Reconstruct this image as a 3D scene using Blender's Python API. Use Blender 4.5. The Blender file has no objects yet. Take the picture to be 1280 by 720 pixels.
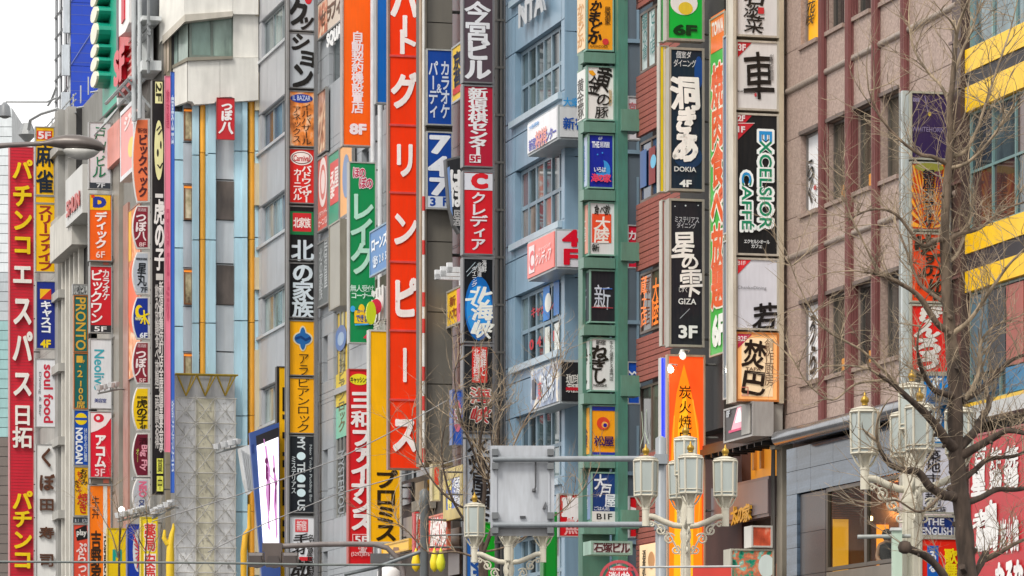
import bpy, math, random
from mathutils import Vector, Matrix
random.seed(7)
S = bpy.context.scene
COL = S.collection
# ------------------------------------------------------------------ camera, sky, sun, exposure
FP, HOR, EYE = 5000.0, 953.0, 1.6          # focal length in photo pixels, horizon row, eye height
cam = bpy.data.cameras.new("camera"); cam.sensor_width = 36; cam.lens = FP/1280*36
cam.shift_y = (HOR-360)/1280; cam.clip_start = 1; cam.clip_end = 3000
co = bpy.data.objects.new("camera", cam); COL.objects.link(co)
co.location = (0, 0, EYE); co.rotation_euler = (math.radians(90), 0, 0); S.camera = co
cam.dof.use_dof = False
W = bpy.data.worlds.new("World"); S.world = W; W.use_nodes = True
nt = W.node_tree; bg = nt.nodes['Background']
sk = nt.nodes.new('ShaderNodeTexSky'); sk.sky_type = 'NISHITA'; sk.sun_disc = False
sk.sun_elevation = math.radians(50); sk.sun_rotation = math.radians(215); sk.dust_density = 8; sk.air_density = 1
hs = nt.nodes.new('ShaderNodeHueSaturation'); hs.inputs['Saturation'].default_value = .12
mx = nt.nodes.new('ShaderNodeMix'); mx.data_type = 'RGBA'; mx.inputs[0].default_value = .8
mx.inputs[7].default_value = (8.75, 8.6, 8.45, 1)      # the flat white cloud deck
nt.links.new(sk.outputs[0], hs.inputs['Color']); nt.links.new(hs.outputs[0], mx.inputs[6])
nt.links.new(mx.outputs[2], bg.inputs[0]); bg.inputs[1].default_value = .12
sl = bpy.data.lights.new("sun", 'SUN'); sl.energy = 1.5; sl.angle = math.radians(14); sl.color = (1, .94, .85)
so = bpy.data.objects.new("sun", sl); COL.objects.link(so)
_el, _az = math.radians(50), math.radians(215)       # the sun stands behind the camera, to its left
so.rotation_euler = Vector((math.sin(_az)*math.cos(_el), math.cos(_az)*math.cos(_el), math.sin(_el))).to_track_quat('Z', 'Y').to_euler()
S.view_settings.view_transform = 'Standard'; S.view_settings.look = 'None'
S.view_settings.exposure = 0.6; S.view_settings.gamma = 1
S.cycles.max_bounces = 5; S.cycles.use_denoising = True
# ------------------------------------------------------------------ materials
def lin(h):
    o = []
    for i in (0, 2, 4):
        c = int(h[i:i+2], 16)/255
        o.append(c/12.92 if c <= .04045 else ((c+.055)/1.055)**2.4)
    return (*o, 1)
_M = {}
def mat(h, kind='paint', rough=.45, emit=0, metal=0):
    """one procedural material per colour and kind"""
    k = (h, kind, rough, emit, metal)
    if k in _M: return _M[k]
    m = bpy.data.materials.new(kind+'_'+h); m.use_nodes = True; _M[k] = m
    n = m.node_tree.nodes; l = m.node_tree.links; b = n['Principled BSDF']
    c = lin(h); b.inputs['Base Color'].default_value = c
    b.inputs['Roughness'].default_value = rough; b.inputs['Metallic'].default_value = metal
    if emit:
        b.inputs['Emission Color'].default_value = c; b.inputs['Emission Strength'].default_value = emit
    tc = n.new('ShaderNodeTexCoord')
    def noise(scale, sc=(1, 1, 1), det=3):
        mp = n.new('ShaderNodeMapping'); mp.inputs['Scale'].default_value = sc
        t = n.new('ShaderNodeTexNoise'); t.inputs['Scale'].default_value = scale; t.inputs['Detail'].default_value = det
        l.new(tc.outputs['Object'], mp.inputs[0]); l.new(mp.outputs[0], t.inputs['Vector']); return t.outputs['Fac']
    def mul(prev, fac, lo, hi, p0=.35, p1=.65, dark='000000'):
        r = n.new('ShaderNodeMapRange'); r.inputs[1].default_value = p0; r.inputs[2].default_value = p1
        r.inputs[3].default_value = lo; r.inputs[4].default_value = hi
        l.new(fac, r.inputs[0])
        x = n.new('ShaderNodeMix'); x.data_type = 'RGBA'; x.inputs[6].default_value = lin(dark)
        l.new(r.outputs[0], x.inputs[0])
        if prev is None: x.inputs[7].default_value = c
        else: l.new(prev, x.inputs[7])
        return x.outputs[2]
    def bump(fac, s, d=.02):
        bm = n.new('ShaderNodeBump'); bm.inputs['Strength'].default_value = s; bm.inputs['Distance'].default_value = d
        l.new(fac, bm.inputs['Height']); l.new(bm.outputs[0], b.inputs['Normal'])
    out = None
    if kind == 'face': b.inputs['Specular IOR Level'].default_value = .22
    if kind == 'face':                       # plastic sign face: faint grime and unevenness
        out = mul(None, noise(1.6, (1, 1, .5)), .9, 1); out = mul(out, noise(9, (2, 1, .25), 5), .93, 1, .3, .6, '60584c')
    elif kind == 'paint':
        out = mul(None, noise(3, (1, 1, .4)), .88, 1)
    elif kind == 'concrete':
        out = mul(None, noise(1.1, (1, 1, 1), 6), .86, 1); out = mul(out, noise(2.2, (1.6, 1.6, .22), 7), .8, 1, .36, .7, '4a4640')
        bump(noise(30), .3, .01)
    elif kind == 'panel':
        out = mul(None, noise(.7, (1, 1, 1), 3), .88, 1); out = mul(out, noise(4, (2, 2, .15), 4), .88, 1, .3, .6, '3a3c40')
    elif kind == 'stone':
        v = n.new('ShaderNodeTexVoronoi'); v.inputs['Scale'].default_value = 26; l.new(tc.outputs['Object'], v.inputs['Vector'])
        sp = n.new('ShaderNodeSeparateColor'); l.new(v.outputs['Color'], sp.inputs[0])
        out = mul(None, sp.outputs[0], .6, 1, 0, 1, '4a3a38'); out = mul(out, noise(1.2, (1, 1, .4), 5), .85, 1, .3, .7, '5a5048')
        bump(sp.outputs[0], .25, .01)
    elif kind == 'marble':
        out = mul(None, noise(1.1, (.5, .5, 5), 8), .35, 1, .4, .6, '3c4a58'); out = mul(out, noise(6, (1, 1, 4), 6), .8, 1)
    elif kind == 'metal':
        out = mul(None, noise(2.5, (1, 1, .4), 6), .78, 1); out = mul(out, noise(11, (2, 2, .3), 5), .85, 1, .3, .6, '4a3826')
    elif kind == 'glass':                    # seen from the street: dim room tones behind reflections
        out = mul(None, noise(.9, (2.2, 2.2, .7), 4), .45, 1, .35, .65)
        b.inputs['Specular IOR Level'].default_value = .7
    elif kind == 'bark':
        out = mul(None, noise(14, (1, 1, .25), 6), .35, 1, .35, .65, '1c1611'); bump(noise(22, (1, 1, .3), 6), .9, .02)
    elif kind == 'photo':                    # printed picture: blotches of warm tones
        t = noise(2.2, (1.4, 1, 1), 6); r = n.new('ShaderNodeValToRGB')
        e = r.color_ramp.elements; e[0].position = .3; e[1].position = .7
        cc = lin(h); e[0].color = (cc[0]*.25, cc[1]*.2, cc[2]*.2, 1); e[1].color = lin('f3e3c4'); q = e.new(.5); q.color = cc
        l.new(t, r.inputs[0]); out = r.outputs[0]
    elif kind == 'mosaic':                   # printed picture with a strong scatter of colours
        t = noise(3.1, (1.6, 1, 1.6), 7); r = n.new('ShaderNodeValToRGB')
        e = r.color_ramp.elements; e[0].position = .34; e[0].color = lin('0d5a48'); e[1].position = .7; e[1].color = lin('f0ead8')
        for p, hh in ((.43, '1f9a7a'), (.5, h), (.56, 'e08a60'), (.62, '6ac0b0')):
            q = e.new(p); q.color = lin(hh)
        l.new(t, r.inputs[0]); out = r.outputs[0]
    elif kind == 'ground':
        out = mul(None, noise(.7, (1, 1, 1), 8), .7, 1); bump(noise(60), .4, .01)
    elif kind == 'glow':                     # backlit printed face, brighter in the middle of its lamps
        out = mul(None, noise(.9, (3, 1, .5), 5), .0, 1, .38, .62, 'ff9a10')
        l.new(out, b.inputs['Emission Color']); b.inputs['Emission Strength'].default_value = emit
    if out is not None:
        l.new(out, b.inputs['Base Color'])
    if kind == 'glass': b.inputs['Roughness'].default_value = min(rough, .12)
    return m
# ------------------------------------------------------------------ frames on the street
T = math.atan2(1280, FP); SN, CS = math.sin(T), math.cos(T)
XR, XL = 28.0, 24.5                        # distance of the right-hand building line from the eye, sideways at the camera
class Frame:
    """kind S faces the camera (across the street); kind F lies along the building line"""
    def __init__(s, kind, px, v=0., X0=XR, z=0.):
        k = (px-640)/FP
        q = (X0-CS*v+SN*k*v)/(SN+CS*k)
        s.kind = kind; s.loc = Vector((X0-SN*q-CS*v, CS*q-SN*v, z))
        s.rot = T if kind == 'S' else T-math.pi/2
        c, d = math.cos(s.rot), math.sin(s.rot); s.ax = (c, d); s.ay = (-d, c)
    def L(s, px, py, y=0.):
        """local x and z where the sight line through a photo pixel meets the plane local y"""
        dx, dz = (px-640)/FP, (HOR-py)/FP
        ox, oy = s.loc.x, s.loc.y
        t = (y+ox*s.ay[0]+oy*s.ay[1])/(dx*s.ay[0]+s.ay[1])
        wx, wy = dx*t-ox, t-oy
        return wx*s.ax[0]+wy*s.ax[1], EYE+dz*t-s.loc.z
class Flat:
    """a frame square to the camera at a given distance"""
    def __init__(s, px, Y, z=0., rot=0.):
        s.loc = Vector(((px-640)/FP*Y, Y, z)); s.rot = rot; c, d = math.cos(rot), math.sin(rot); s.ax = (c, d); s.ay = (-d, c)
    L = Frame.L
def tag(o, label=None, cat=None, group=None, kind=None):
    if label: o['label'] = label
    if cat: o['category'] = cat
    if group: o['group'] = group
    if kind: o['kind'] = kind
    return o
def thing(name, label, cat, fr, group=None):
    o = bpy.data.objects.new(name, None); COL.objects.link(o); o.empty_display_size = .2
    o.location = fr.loc; o.rotation_euler = (0, 0, fr.rot)
    return tag(o, label, cat, group)
class MB:
    """collects shapes of one mesh"""
    def __init__(s): s.v = []; s.f = []; s.sm = False
    def box(s, x0, x1, y0, y1, z0, z1):
        if x1 < x0: x0, x1 = x1, x0
        if z1 < z0: z0, z1 = z1, z0
        if y1 < y0: y0, y1 = y1, y0
        i = len(s.v)
        s.v += [(x0,y0,z0),(x1,y0,z0),(x1,y1,z0),(x0,y1,z0),(x0,y0,z1),(x1,y0,z1),(x1,y1,z1),(x0,y1,z1)]
        s.f += [tuple(i+j for j in q) for q in ((0,1,5,4),(1,2,6,5),(2,3,7,6),(3,0,4,7),(4,5,6,7),(3,2,1,0))]
        return s
    def quad(s, x0, x1, z0, z1, y):
        i = len(s.v); s.v += [(x0,y,z0),(x1,y,z0),(x1,y,z1),(x0,y,z1)]; s.f.append((i,i+1,i+2,i+3)); return s
    def prism(s, pts, y0, y1):
        """a shape in x, z pushed from y0 (front) back to y1"""
        i = len(s.v); n = len(pts)
        a = sum(pts[k][0]*pts[(k+1) % n][1]-pts[(k+1) % n][0]*pts[k][1] for k in range(n))
        if a < 0: pts = pts[::-1]
        s.v += [(x, y0, z) for x, z in pts]; s.f.append(tuple(range(i, i+n)))
        if y1 != y0:
            s.v += [(x, y1, z) for x, z in pts]; s.f.append(tuple(range(i+2*n-1, i+n-1, -1)))
            for k in range(n):
                j = (k+1) % n; s.f.append((i+j, i+k, i+n+k, i+n+j))
        return s
    def tube(s, pts, r, n=6, cap=True):
        pts = [Vector(p) for p in pts]; rs = r if isinstance(r, (list, tuple)) else [r]*len(pts)
        i0 = len(s.v); up = None
        for k, p in enumerate(pts):
            d = (pts[min(k+1, len(pts)-1)]-pts[max(k-1, 0)])
            if d.length < 1e-9: d = Vector((0, 0, 1))
            d.normalize()
            if up is None: up = Vector((0, 0, 1)) if abs(d.z) < .9 else Vector((1, 0, 0))
            a = d.cross(up)
            if a.length < 1e-4: a = d.cross(Vector((.3, .8, .2)))
            a.normalize(); b = a.cross(d); up = b
            for q in range(n):
                t = 2*math.pi*q/n; s.v.append(tuple(p+(a*math.cos(t)+b*math.sin(t))*rs[k]))
        for k in range(len(pts)-1):
            for q in range(n):
                w = (q+1) % n; a = i0+k*n
                s.f.append((a+q, a+w, a+n+w, a+n+q))
        if cap:
            s.f.append(tuple(i0+q for q in range(n))[::-1]); s.f.append(tuple(i0+(len(pts)-1)*n+q for q in range(n)))
        s.sm = True
        return s
    def lathe(s, prof, c=(0, 0), n=12):
        i0 = len(s.v)
        for r, z in prof:
            for q in range(n):
                t = 2*math.pi*q/n; s.v.append((c[0]+r*math.cos(t), c[1]+r*math.sin(t), z))
        for k in range(len(prof)-1):
            for q in range(n):
                w = (q+1) % n; a = i0+k*n; s.f.append((a+q, a+w, a+n+w, a+n+q))
        s.f.append(tuple(i0+q for q in range(n))[::-1]); s.f.append(tuple(i0+(len(prof)-1)*n+q for q in range(n)))
        s.sm = n > 8
        return s
    def mesh(s, name):
        m = bpy.data.meshes.new(name); m.from_pydata(s.v, [], s.f); m.validate()
        if s.sm: m.shade_smooth(); m.set_sharp_from_angle(angle=1.15)
        return m
    def build(s, name, m, parent=None, label=None):
        me = s.mesh(name); me.materials.append(m)
        o = bpy.data.objects.new(name, me); COL.objects.link(o); o.parent = parent
        if label: o['label'] = label
        return o
# ------------------------------------------------------------------ lettering from Blender's built-in font
_gs = bpy.data.scenes.new('glyph_bench')
_G = {}
def glyph(c, off=0.):
    k = c
    if k in _G: return _G[k]
    cu = bpy.data.curves.new('g', 'FONT'); cu.body = c; cu.size = 1; cu.resolution_u = 3
    o = bpy.data.objects.new('g', cu); _gs.collection.objects.link(o)
    vl = _gs.view_layers[0]; vl.update(); e = o.evaluated_get(vl.depsgraph); m = e.to_mesh()
    vs = [(v.co.x, v.co.y) for v in m.vertices]; fs = [tuple(p.vertices) for p in m.polygons]
    e.to_mesh_clear(); bpy.data.objects.remove(o); bpy.data.curves.remove(cu)
    ed = {}
    for f in fs:
        for a, b in zip(f, f[1:]+f[:1]): ed[(a, b)] = 1
    bd = [(a, b) for (a, b) in ed if (b, a) not in ed]
    _G[k] = (vs, fs, bd); return _G[k]
SMALL = 'ァィゥェォッャュョっゃゅょぁぃ'
def put(mb, g, fx, y, thick=0, off=0.):
    vs, fs, bd = g
    if off > .004:                            # heavier weight: a stroke along every outline edge
        for k, (a, b) in enumerate(bd):
            (ax_, ay_), (bx_, by_) = vs[a], vs[b]; dx, dy = bx_-ax_, by_-ay_; ln = math.hypot(dx, dy)
            if ln < 1e-5: continue
            dx, dy = dx/ln*off, dy/ln*off; e = .55
            q = [(ax_-dx*e-dy, ay_-dy*e+dx), (ax_-dx*e+dy, ay_-dy*e-dx), (bx_+dx*e+dy, by_+dy*e-dx), (bx_+dx*e-dy, by_+dy*e+dx)]
            yy = y-thick-.0004-(k % 9)*.0002; j = len(mb.v); Q = [fx(*p) for p in q]
            ar = sum(Q[w][0]*Q[(w+1) % 4][1]-Q[(w+1) % 4][0]*Q[w][1] for w in range(4))
            mb.v += [(x, yy, z) for x, z in Q]; mb.f.append((j, j+1, j+2, j+3) if ar > 0 else (j+3, j+2, j+1, j))
    i = len(mb.v); n = len(vs)
    P = [fx(a, b) for a, b in vs]
    mb.v += [(x, y-thick, z) for x, z in P]
    for f in fs:
        mb.f.append(tuple(i+q for q in f))
    if thick:
        mb.v += [(x, y, z) for x, z in P]
        for a, b in bd: mb.f.append((i+b, i+a, i+n+a, i+n+b))
def letters(mb, text, x0, z0, x1, z1, mode, y, off=.02, brush=0, thick=0, sc=1.12, rnd=None):
    """mode v: one glyph under the other, h: side by side, s: a whole line, r: a whole line turned to read downwards"""
    rnd = rnd or random.Random(sum(map(ord, text)))
    if mode in 'sr':
        vs, fs, bd = glyph(text, off)
        if not vs: return
        ax, bx = min(p[0] for p in vs), max(p[0] for p in vs); ay, by = min(p[1] for p in vs), max(p[1] for p in vs)
        if mode == 's': fx = lambda a, b: (x0+(a-ax)/(bx-ax)*(x1-x0), z0+(b-ay)/(by-ay)*(z1-z0))
        else: fx = lambda a, b: (x0+(b-ay)/(by-ay)*(x1-x0), z1-(a-ax)/(bx-ax)*(z1-z0))
        put(mb, (vs, fs, bd), fx, y, thick, off*.9); return
    n = len(text)
    for i, c in enumerate(text):
        if c in ' 　': continue
        if mode == 'v': cx0, cx1 = x0, x1; cz1 = z1-(z1-z0)*i/n; cz0 = z1-(z1-z0)*(i+1)/n
        else: cz0, cz1 = z0, z1; cx0 = x0+(x1-x0)*i/n; cx1 = x0+(x1-x0)*(i+1)/n
        w, h = cx1-cx0, cz1-cz0
        g = glyph(c); latin = ord(c) < 256
        mx_, my_ = (.5, .38)
        if latin:
            vs = g[0]; mx_ = (min(p[0] for p in vs)+max(p[0] for p in vs))/2; my_ = .35
        if brush:
            an = rnd.uniform(-.12, .12)*brush; sx = rnd.uniform(.85, 1.12); sy = rnd.uniform(.9, 1.12); sh = rnd.uniform(-.05, .2)*brush
            jx = rnd.uniform(-.08, .08)*brush; ph = rnd.uniform(0, 9)
        else: an = sh = jx = ph = 0; sx = sy = 1
        ca, sa = math.cos(an), math.sin(an)
        bar = mode == 'v' and c in 'ー～-'
        sm = c in SMALL and mode == 'v'
        def fx(a, b):
            a -= mx_; b -= my_
            if brush:
                a, b = a+.022*brush*math.sin(7*b+ph), b+.02*brush*math.sin(8*a+ph)
                a += sh*b
                a, b = (a*ca-b*sa)*sx+jx, (a*sa+b*ca)*sy
            if bar: a, b = b, -a
            if sm: a += .08; b += .1
            return (cx0+cx1)/2+a*w*sc, (cz0+cz1)/2+b*h*sc
        put(mb, g, fx, y, thick, off*(.5 if ord(c) >= 0x4e00 else .8))
def deco(parent, fr, items, y=-.012, face='face', rough=.35, emit=0, step=.004):
    """flat print, letters and raised pieces on a face; pixel boxes are read on the face's own plane"""
    for it in items:
        k = it[0]; y -= step
        if k == 't':
            _, text, x0, y0, x1, y1, c, mode = it[:8]; op = it[8] if len(it) > 8 else {}
            xa, zt = fr.L(x0, y0, y); _, zb = fr.L(x0, y1, y); xb, _ = fr.L(x1, y0, y)
            nm = op.get('name', 'lettering')
            a = dict(off=op.get('off', .02), brush=op.get('brush', 0), sc=op.get('sc', 1.12))
            if 'ol' in op:
                mb = MB(); letters(mb, text, xa, zb, xb, zt, mode, y, off=a['off']+op.get('ow', .05), brush=a['brush'], sc=a['sc'])
                mb.build('letter_outline', mat(op['ol'], face, rough, op.get('oe', 0)), parent); y -= step
            mb = MB(); letters(mb, text, xa, zb, xb, zt, mode, y, thick=op.get('thick', 0), **a)
            mb.build(nm, mat(c, face, rough, op.get('emit', emit)), parent)
        elif k == 'r':
            _, x0, y0, x1, y1, c = it[:6]; op = it[6] if len(it) > 6 else {}
            xa, zt = fr.L(x0, y0, y); _, zb = fr.L(x0, y1, y); xb, _ = fr.L(x1, y0, y)
            MB().box(xa, xb, y-op.get('thick', .001), y+.002, zb, zt).build(op.get('name', 'colour_band'), mat(c, op.get('kind', face), rough, op.get('emit', emit)), parent)
        elif k == 'e':
            _, x0, y0, x1, y1, c = it[:6]; op = it[6] if len(it) > 6 else {}
            xa, zt = fr.L(x0, y0, y); _, zb = fr.L(x0, y1, y); xb, _ = fr.L(x1, y0, y)
            n = 24; cx, cz, rx, rz = (xa+xb)/2, (zt+zb)/2, (xb-xa)/2, (zt-zb)/2
            MB().prism([(cx+rx*math.cos(2*math.pi*i/n), cz+rz*math.sin(2*math.pi*i/n)) for i in range(n)], y-op.get('thick', .001), y+.002).build(op.get('name', 'emblem'), mat(c, op.get('kind', face), rough, op.get('emit', emit)), parent)
        elif k == 'p':
            _, pts, c = it[:3]; op = it[3] if len(it) > 3 else {}
            MB().prism([fr.L(a, b, y) for a, b in pts], y-op.get('thick', .001), y+.002).build(op.get('name', 'emblem'), mat(c, op.get('kind', face), rough, op.get('emit', emit)), parent)
        elif k == 'l':                        # brush or ruled strokes
            _, lines, c, wpx = it[:4]; op = it[4] if len(it) > 4 else {}
            mb = MB()
            for pts in lines:
                P = [fr.L(a, b, y) for a, b in pts]; P = [Vector((p[0], p[1])) for p in P]
                ww = abs(fr.L(pts[0][0]+wpx, pts[0][1], y)[0]-P[0][0])/2 if fr.rot > 0 or isinstance(fr, Flat) else abs(fr.L(pts[0][0], pts[0][1]+wpx, y)[1]-P[0][1])/2
                for a, b in zip(P, P[1:]):
                    d = (b-a)
                    if d.length < 1e-6: continue
                    nn = Vector((-d.y, d.x)).normalized()*ww; d = d.normalized()*ww*.5
                    a2, b2 = a-d, b+d
                    mb.prism([tuple(a2-nn), tuple(b2-nn), tuple(b2+nn), tuple(a2+nn)], y-random.random()*.002, y+.002)
            mb.build(op.get('name', 'emblem'), mat(c, face, rough, op.get('emit', emit)), parent)
def sign(label, x0, y0, x1, y1, face, items=(), v=.25, d=.3, X0=XR, kind='S', frame='9a9a98', rim=.035, name='projecting_sign', cat='sign',
         group='signboards on the building fronts', emit=0, fkind='face', arms=True, shape=None, fr=None):
    fr = fr or Frame(kind, x1 if kind == 'S' else x0, v, X0)
    xa, zb = fr.L(x0, y1); xb, _ = fr.L(x1, y0); _, zt = fr.L(x0, y0)
    fr.loc.z = zb; zt -= zb
    o = thing(name, label, cat, fr, group)
    fm = mat(frame, 'metal', .4)
    if shape:                                  # outline given in photo pixels
        P = [fr.L(a, b) for a, b in shape]
        cx = sum(p[0] for p in P)/len(P); cz = sum(p[1] for p in P)/len(P)
        MB().prism(P, 0, d).build('housing', fm, o)
        w, h = xb-xa, zt; q = [(cx+(a-cx)*(1-2.2*rim/w), cz+(b-cz)*(1-2.2*rim/h)) for a, b in P]
        MB().prism(q, -.008, .002).build('face_panel', mat(face, fkind, .35, emit), o)
    else:
        MB().box(xa, xb, .012, d, 0, zt).build('housing', fm, o)
        rb = MB(); r = rim
        rb.box(xa-.004, xb+.004, -.03, .02, -.004, r); rb.box(xa-.004, xb+.004, -.03, .02, zt-r, zt+.004)
        rb.box(xa-.004, xa+r, -.0295, .02, r, zt-r); rb.box(xb-r, xb+.004, -.0295, .02, r, zt-r)
        rb.build('rim', fm, o)
        MB().box(xa+r, xb-r, -.006, .011, r, zt-r).build('face_panel', mat(face, fkind, .35, emit), o)
    if arms and kind == 'S' and v > .05:
        am = MB(); n = max(2, int(zt/1.5)+1)
        for i in range(n):
            z = .2+(zt-.4)*i/(n-1) if zt > .6 else .1+.2*i
            am.tube([(xb-.02, d*.6, z), (xb+v*1.02+.05, d*.6, z)], .03, 6)
        am.build('bracket', mat('6f6f6c', 'metal', .5), o)
    deco(o, fr, items, emit=emit*.0 if emit else 0)
    return o, fr
def rectF(fr, x0, y0, x1, y1, y=0):
    xa, zt = fr.L(x0, y0, y); _, zb = fr.L(x0, y1, y); xb, _ = fr.L(x1, y0, y); return xa, xb, zb, zt
# ------------------------------------------------------------------ walls and windows
def wallgrid(o, xs, zs, holes, m, th=.3, gap=.014, y=0., name='wall_panel', back='2a2a2c'):
    """panels as pieces with open joints between them, leaving the holes free, and a backing wall behind"""
    xs = sorted(set([round(q, 3) for q in xs]+[round(q, 3) for h in holes for q in h[:2]]))
    zs = sorted(set([round(q, 3) for q in zs]+[round(q, 3) for h in holes for q in h[2:4]]))
    cache = {}
    for a, b in zip(xs, xs[1:]):
        for c, d in zip(zs, zs[1:]):
            if b-a < .03 or d-c < .03: continue
            mx_, mz_ = (a+b)/2, (c+d)/2
            if any(h[0] < mx_ < h[1] and h[2] < mz_ < h[3] for h in holes): continue
            k = (round(b-a, 2), round(d-c, 2))
            if k not in cache:
                w, h_ = k; cache[k] = MB().box(gap/2, w-gap/2, 0, th, gap/2, h_-gap/2).mesh(name); cache[k].materials.append(m)
            p = bpy.data.objects.new(name, cache[k]); COL.objects.link(p); p.parent = o
            p.location = (a, y+random.uniform(-.002, .002), c)
    MB().box(xs[0]+.01, xs[-1]-.01, y+th+.02, y+th+.3, zs[0], zs[-1]-.02).build('backing_wall', mat(back, 'concrete', .8), o)
def window(o, xa, xb, za, zb, cols=1, rows=1, y=.16, fm=None, pm=None, t=.05, rowz=None, name='window'):
    """a frame with its mullions; every pane is a piece under it"""
    fm = fm or mat('8a8f92', 'metal', .4); pm = pm or [mat('3a4448', 'glass', .1)]
    m = MB(); zr = [za]+([za+(zb-za)*q for q in rowz] if rowz else [za+(zb-za)*i/rows for i in range(1, rows)])+[zb]
    xr = [xa+(xb-xa)*i/cols for i in range(cols+1)]
    for i, x in enumerate(xr):
        lo = x if i == 0 else x-t/2; hi = x+t if i == 0 else (x if i == cols else x+t/2)
        if i == cols: lo = x-t
        m.box(lo, hi, y-.03, y+.05, za, zb)
    for i, z in enumerate(zr):
        lo = z if i == 0 else z-t/2; hi = z+t if i == 0 else (z if i == len(zr)-1 else z+t/2)
        if i == len(zr)-1: lo = z-t
        m.box(xa+.001, xb-.001, y-.027, y+.047, lo, hi)
    w = m.build(name, fm, o)
    for i in range(cols):
        for j in range(len(zr)-1):
            MB().box(xr[i]+t/2, xr[i+1]-t/2, y+.012, y+.022, zr[j]+t/2, zr[j+1]-t/2).build('pane', random.choice(pm), w)
    return w
GLD = [mat(h, 'glass', .1) for h in ('2c363b', '39464c', '4d5a5e', '5d6a6c')]
GLL = [mat(h, 'glass', .1) for h in ('7e9494', '9aaba8', '66787c')]
GLB = [mat(h, 'glass', .1) for h in ('35506a', '4a6a86', '2d4358')]
def mass(o, xa, xb, y0, y1, z1, h, kind='concrete', z0=0, name='wall', label=None):
    return MB().box(xa, xb, y0, y1, z0, z1).build(name, mat(h, kind, .8), o, label)
# ================================================================== GROUND (below the picture, but real)
def sheet(name, z, x0, x1, y0, y1, h):
    fr = Frame('F', 1280, 0)
    o = MB().box(x0, x1, y0, y1, z-.3, z).build(name, mat(h, 'ground', .9))
    o.location = fr.loc; o.rotation_euler = (0, 0, fr.rot); return tag(o, kind='structure')
MB().box(-1500, 1500, -600, 2500, -.6, -.32).build('ground', mat('6a6864', 'ground', .9)); tag(bpy.data.objects['ground'], kind='structure')
sheet('road', -.0, -400, 90, -45, -7.5, '4a4a4c'); sheet('pavement', .13, -400, 90, -7.5, .2, '8d8781')
sheet('kerb', .14, -400, 90, -7.7, -7.5, 'a5a29b')
_r = sheet('road_marking', .004, -400, 90, -24.2, -24, 'd8d8d4')
# ================================================================== BUILDINGS, from the right
# ---- the granite building with maroon fins
fr = Frame('F', 976); X = lambda p, y=0.: fr.L(p, 0, y)[0]
o = thing('granite_building', 'pinkish granite building with four maroon vertical fins and small windows, at right', 'building', fr)
ST = mat('b39c90', 'stone', .6); ST2 = mat('a08a7e', 'stone', .6)
FL = [9.05+.0, 12.45, 16.04, 19.65, 23.25]
holes = []
cols = [(1001, 1022.5), (1033.5, 1055.5), (1067, 1088.5), (1101, 1123.5)]
for a, b in cols:
    for z in (8.85, 12.45, 16.04, 19.65): holes.append((X(a), X(b), z+.83, z+2.52))
wallgrid(o, [X(976), X(985), X(1137), X(1166), X(1195)], [8.6, 9.1]+FL[1:]+[26.8], holes, ST, th=.3, name='stone_panel')
for z in FL[1:4]:
    MB().tube([(X(985), .0, z), (X(1197), .0, z)], .075, 8).build('string_course', mat('a39488', 'stone', .4), o)
for i, (a, b) in enumerate(cols):
    for j, z in enumerate((8.85, 12.45, 16.04, 19.65)):
        xa, xb = X(a), X(b)
        MB().box(xa-.05, xb+.02, -.06, .1, z+.74, z+.826).build('sill', ST2, o)
        MB().box(xa-.06, xb+.02, -.035, .06, z+2.522, z+2.6).build('shaded_lintel', mat('6f625b', 'stone', .6), o)  # dark tone paints in the shade of the recess at the window head
        if i == 0:
            w = window(o, xa+.02, xb, z+.84, z+2.51, 1, 1, y=.14, fm=mat('77706c', 'metal', .4), pm=[mat('ffb31a' if j == 3 or j == 2 else 'e8e8ea', 'face', .3, .12 if j > 1 else .0)])
        else:
            window(o, xa+.02, xb, z+.84, z+2.51, 1, 1, y=.17, fm=mat('5a5550', 'metal', .4), pm=[mat('3b3a38', 'glass', .1), mat('4c4a46', 'glass', .1), mat('5f5a4d', 'glass', .1)])
            if j in (0, 1) and i in (1, 2): MB().box(xa+.45, xb-.1, .172, .18, z+.9, z+1.15).build('amber_glow', mat('c08038', 'face', .4, .15), o)  # thin glowing box stands in for the amber glow low in the window
deco(o, fr, [('t', 'らく', 1009, 200, 1019, 255, '1c1c1e', 'v', dict(brush=1.6, off=.03)), ('e', 1017, 232, 1020, 238, 'c8203a'),
             ('t', 'うら', 1010, 395, 1020, 470, '1c1c1e', 'v', dict(brush=1.6, off=.04)), ('t', '花咲', 1008, 5, 1018, 34, '33240c', 'v', dict(brush=1.2, off=.03))], y=.125)
for a in (1022.5, 1056, 1089, 1125):
    x = X(a); m = MB()
    x = X(a, -.12); m.box(x, x+.2, -.085, .1, 8.7, 26.6)
    for k in range(3): m.box(x+k*.08, x+.04+k*.08, -.12, -.085, 8.72, 26.58)
    for k in range(3): m.box(x+.2, x+.215, -.08+k*.05, -.055+k*.05, 8.72, 26.58)
    m.build('fin', mat('7e4a48', 'metal', .65), o)
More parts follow.
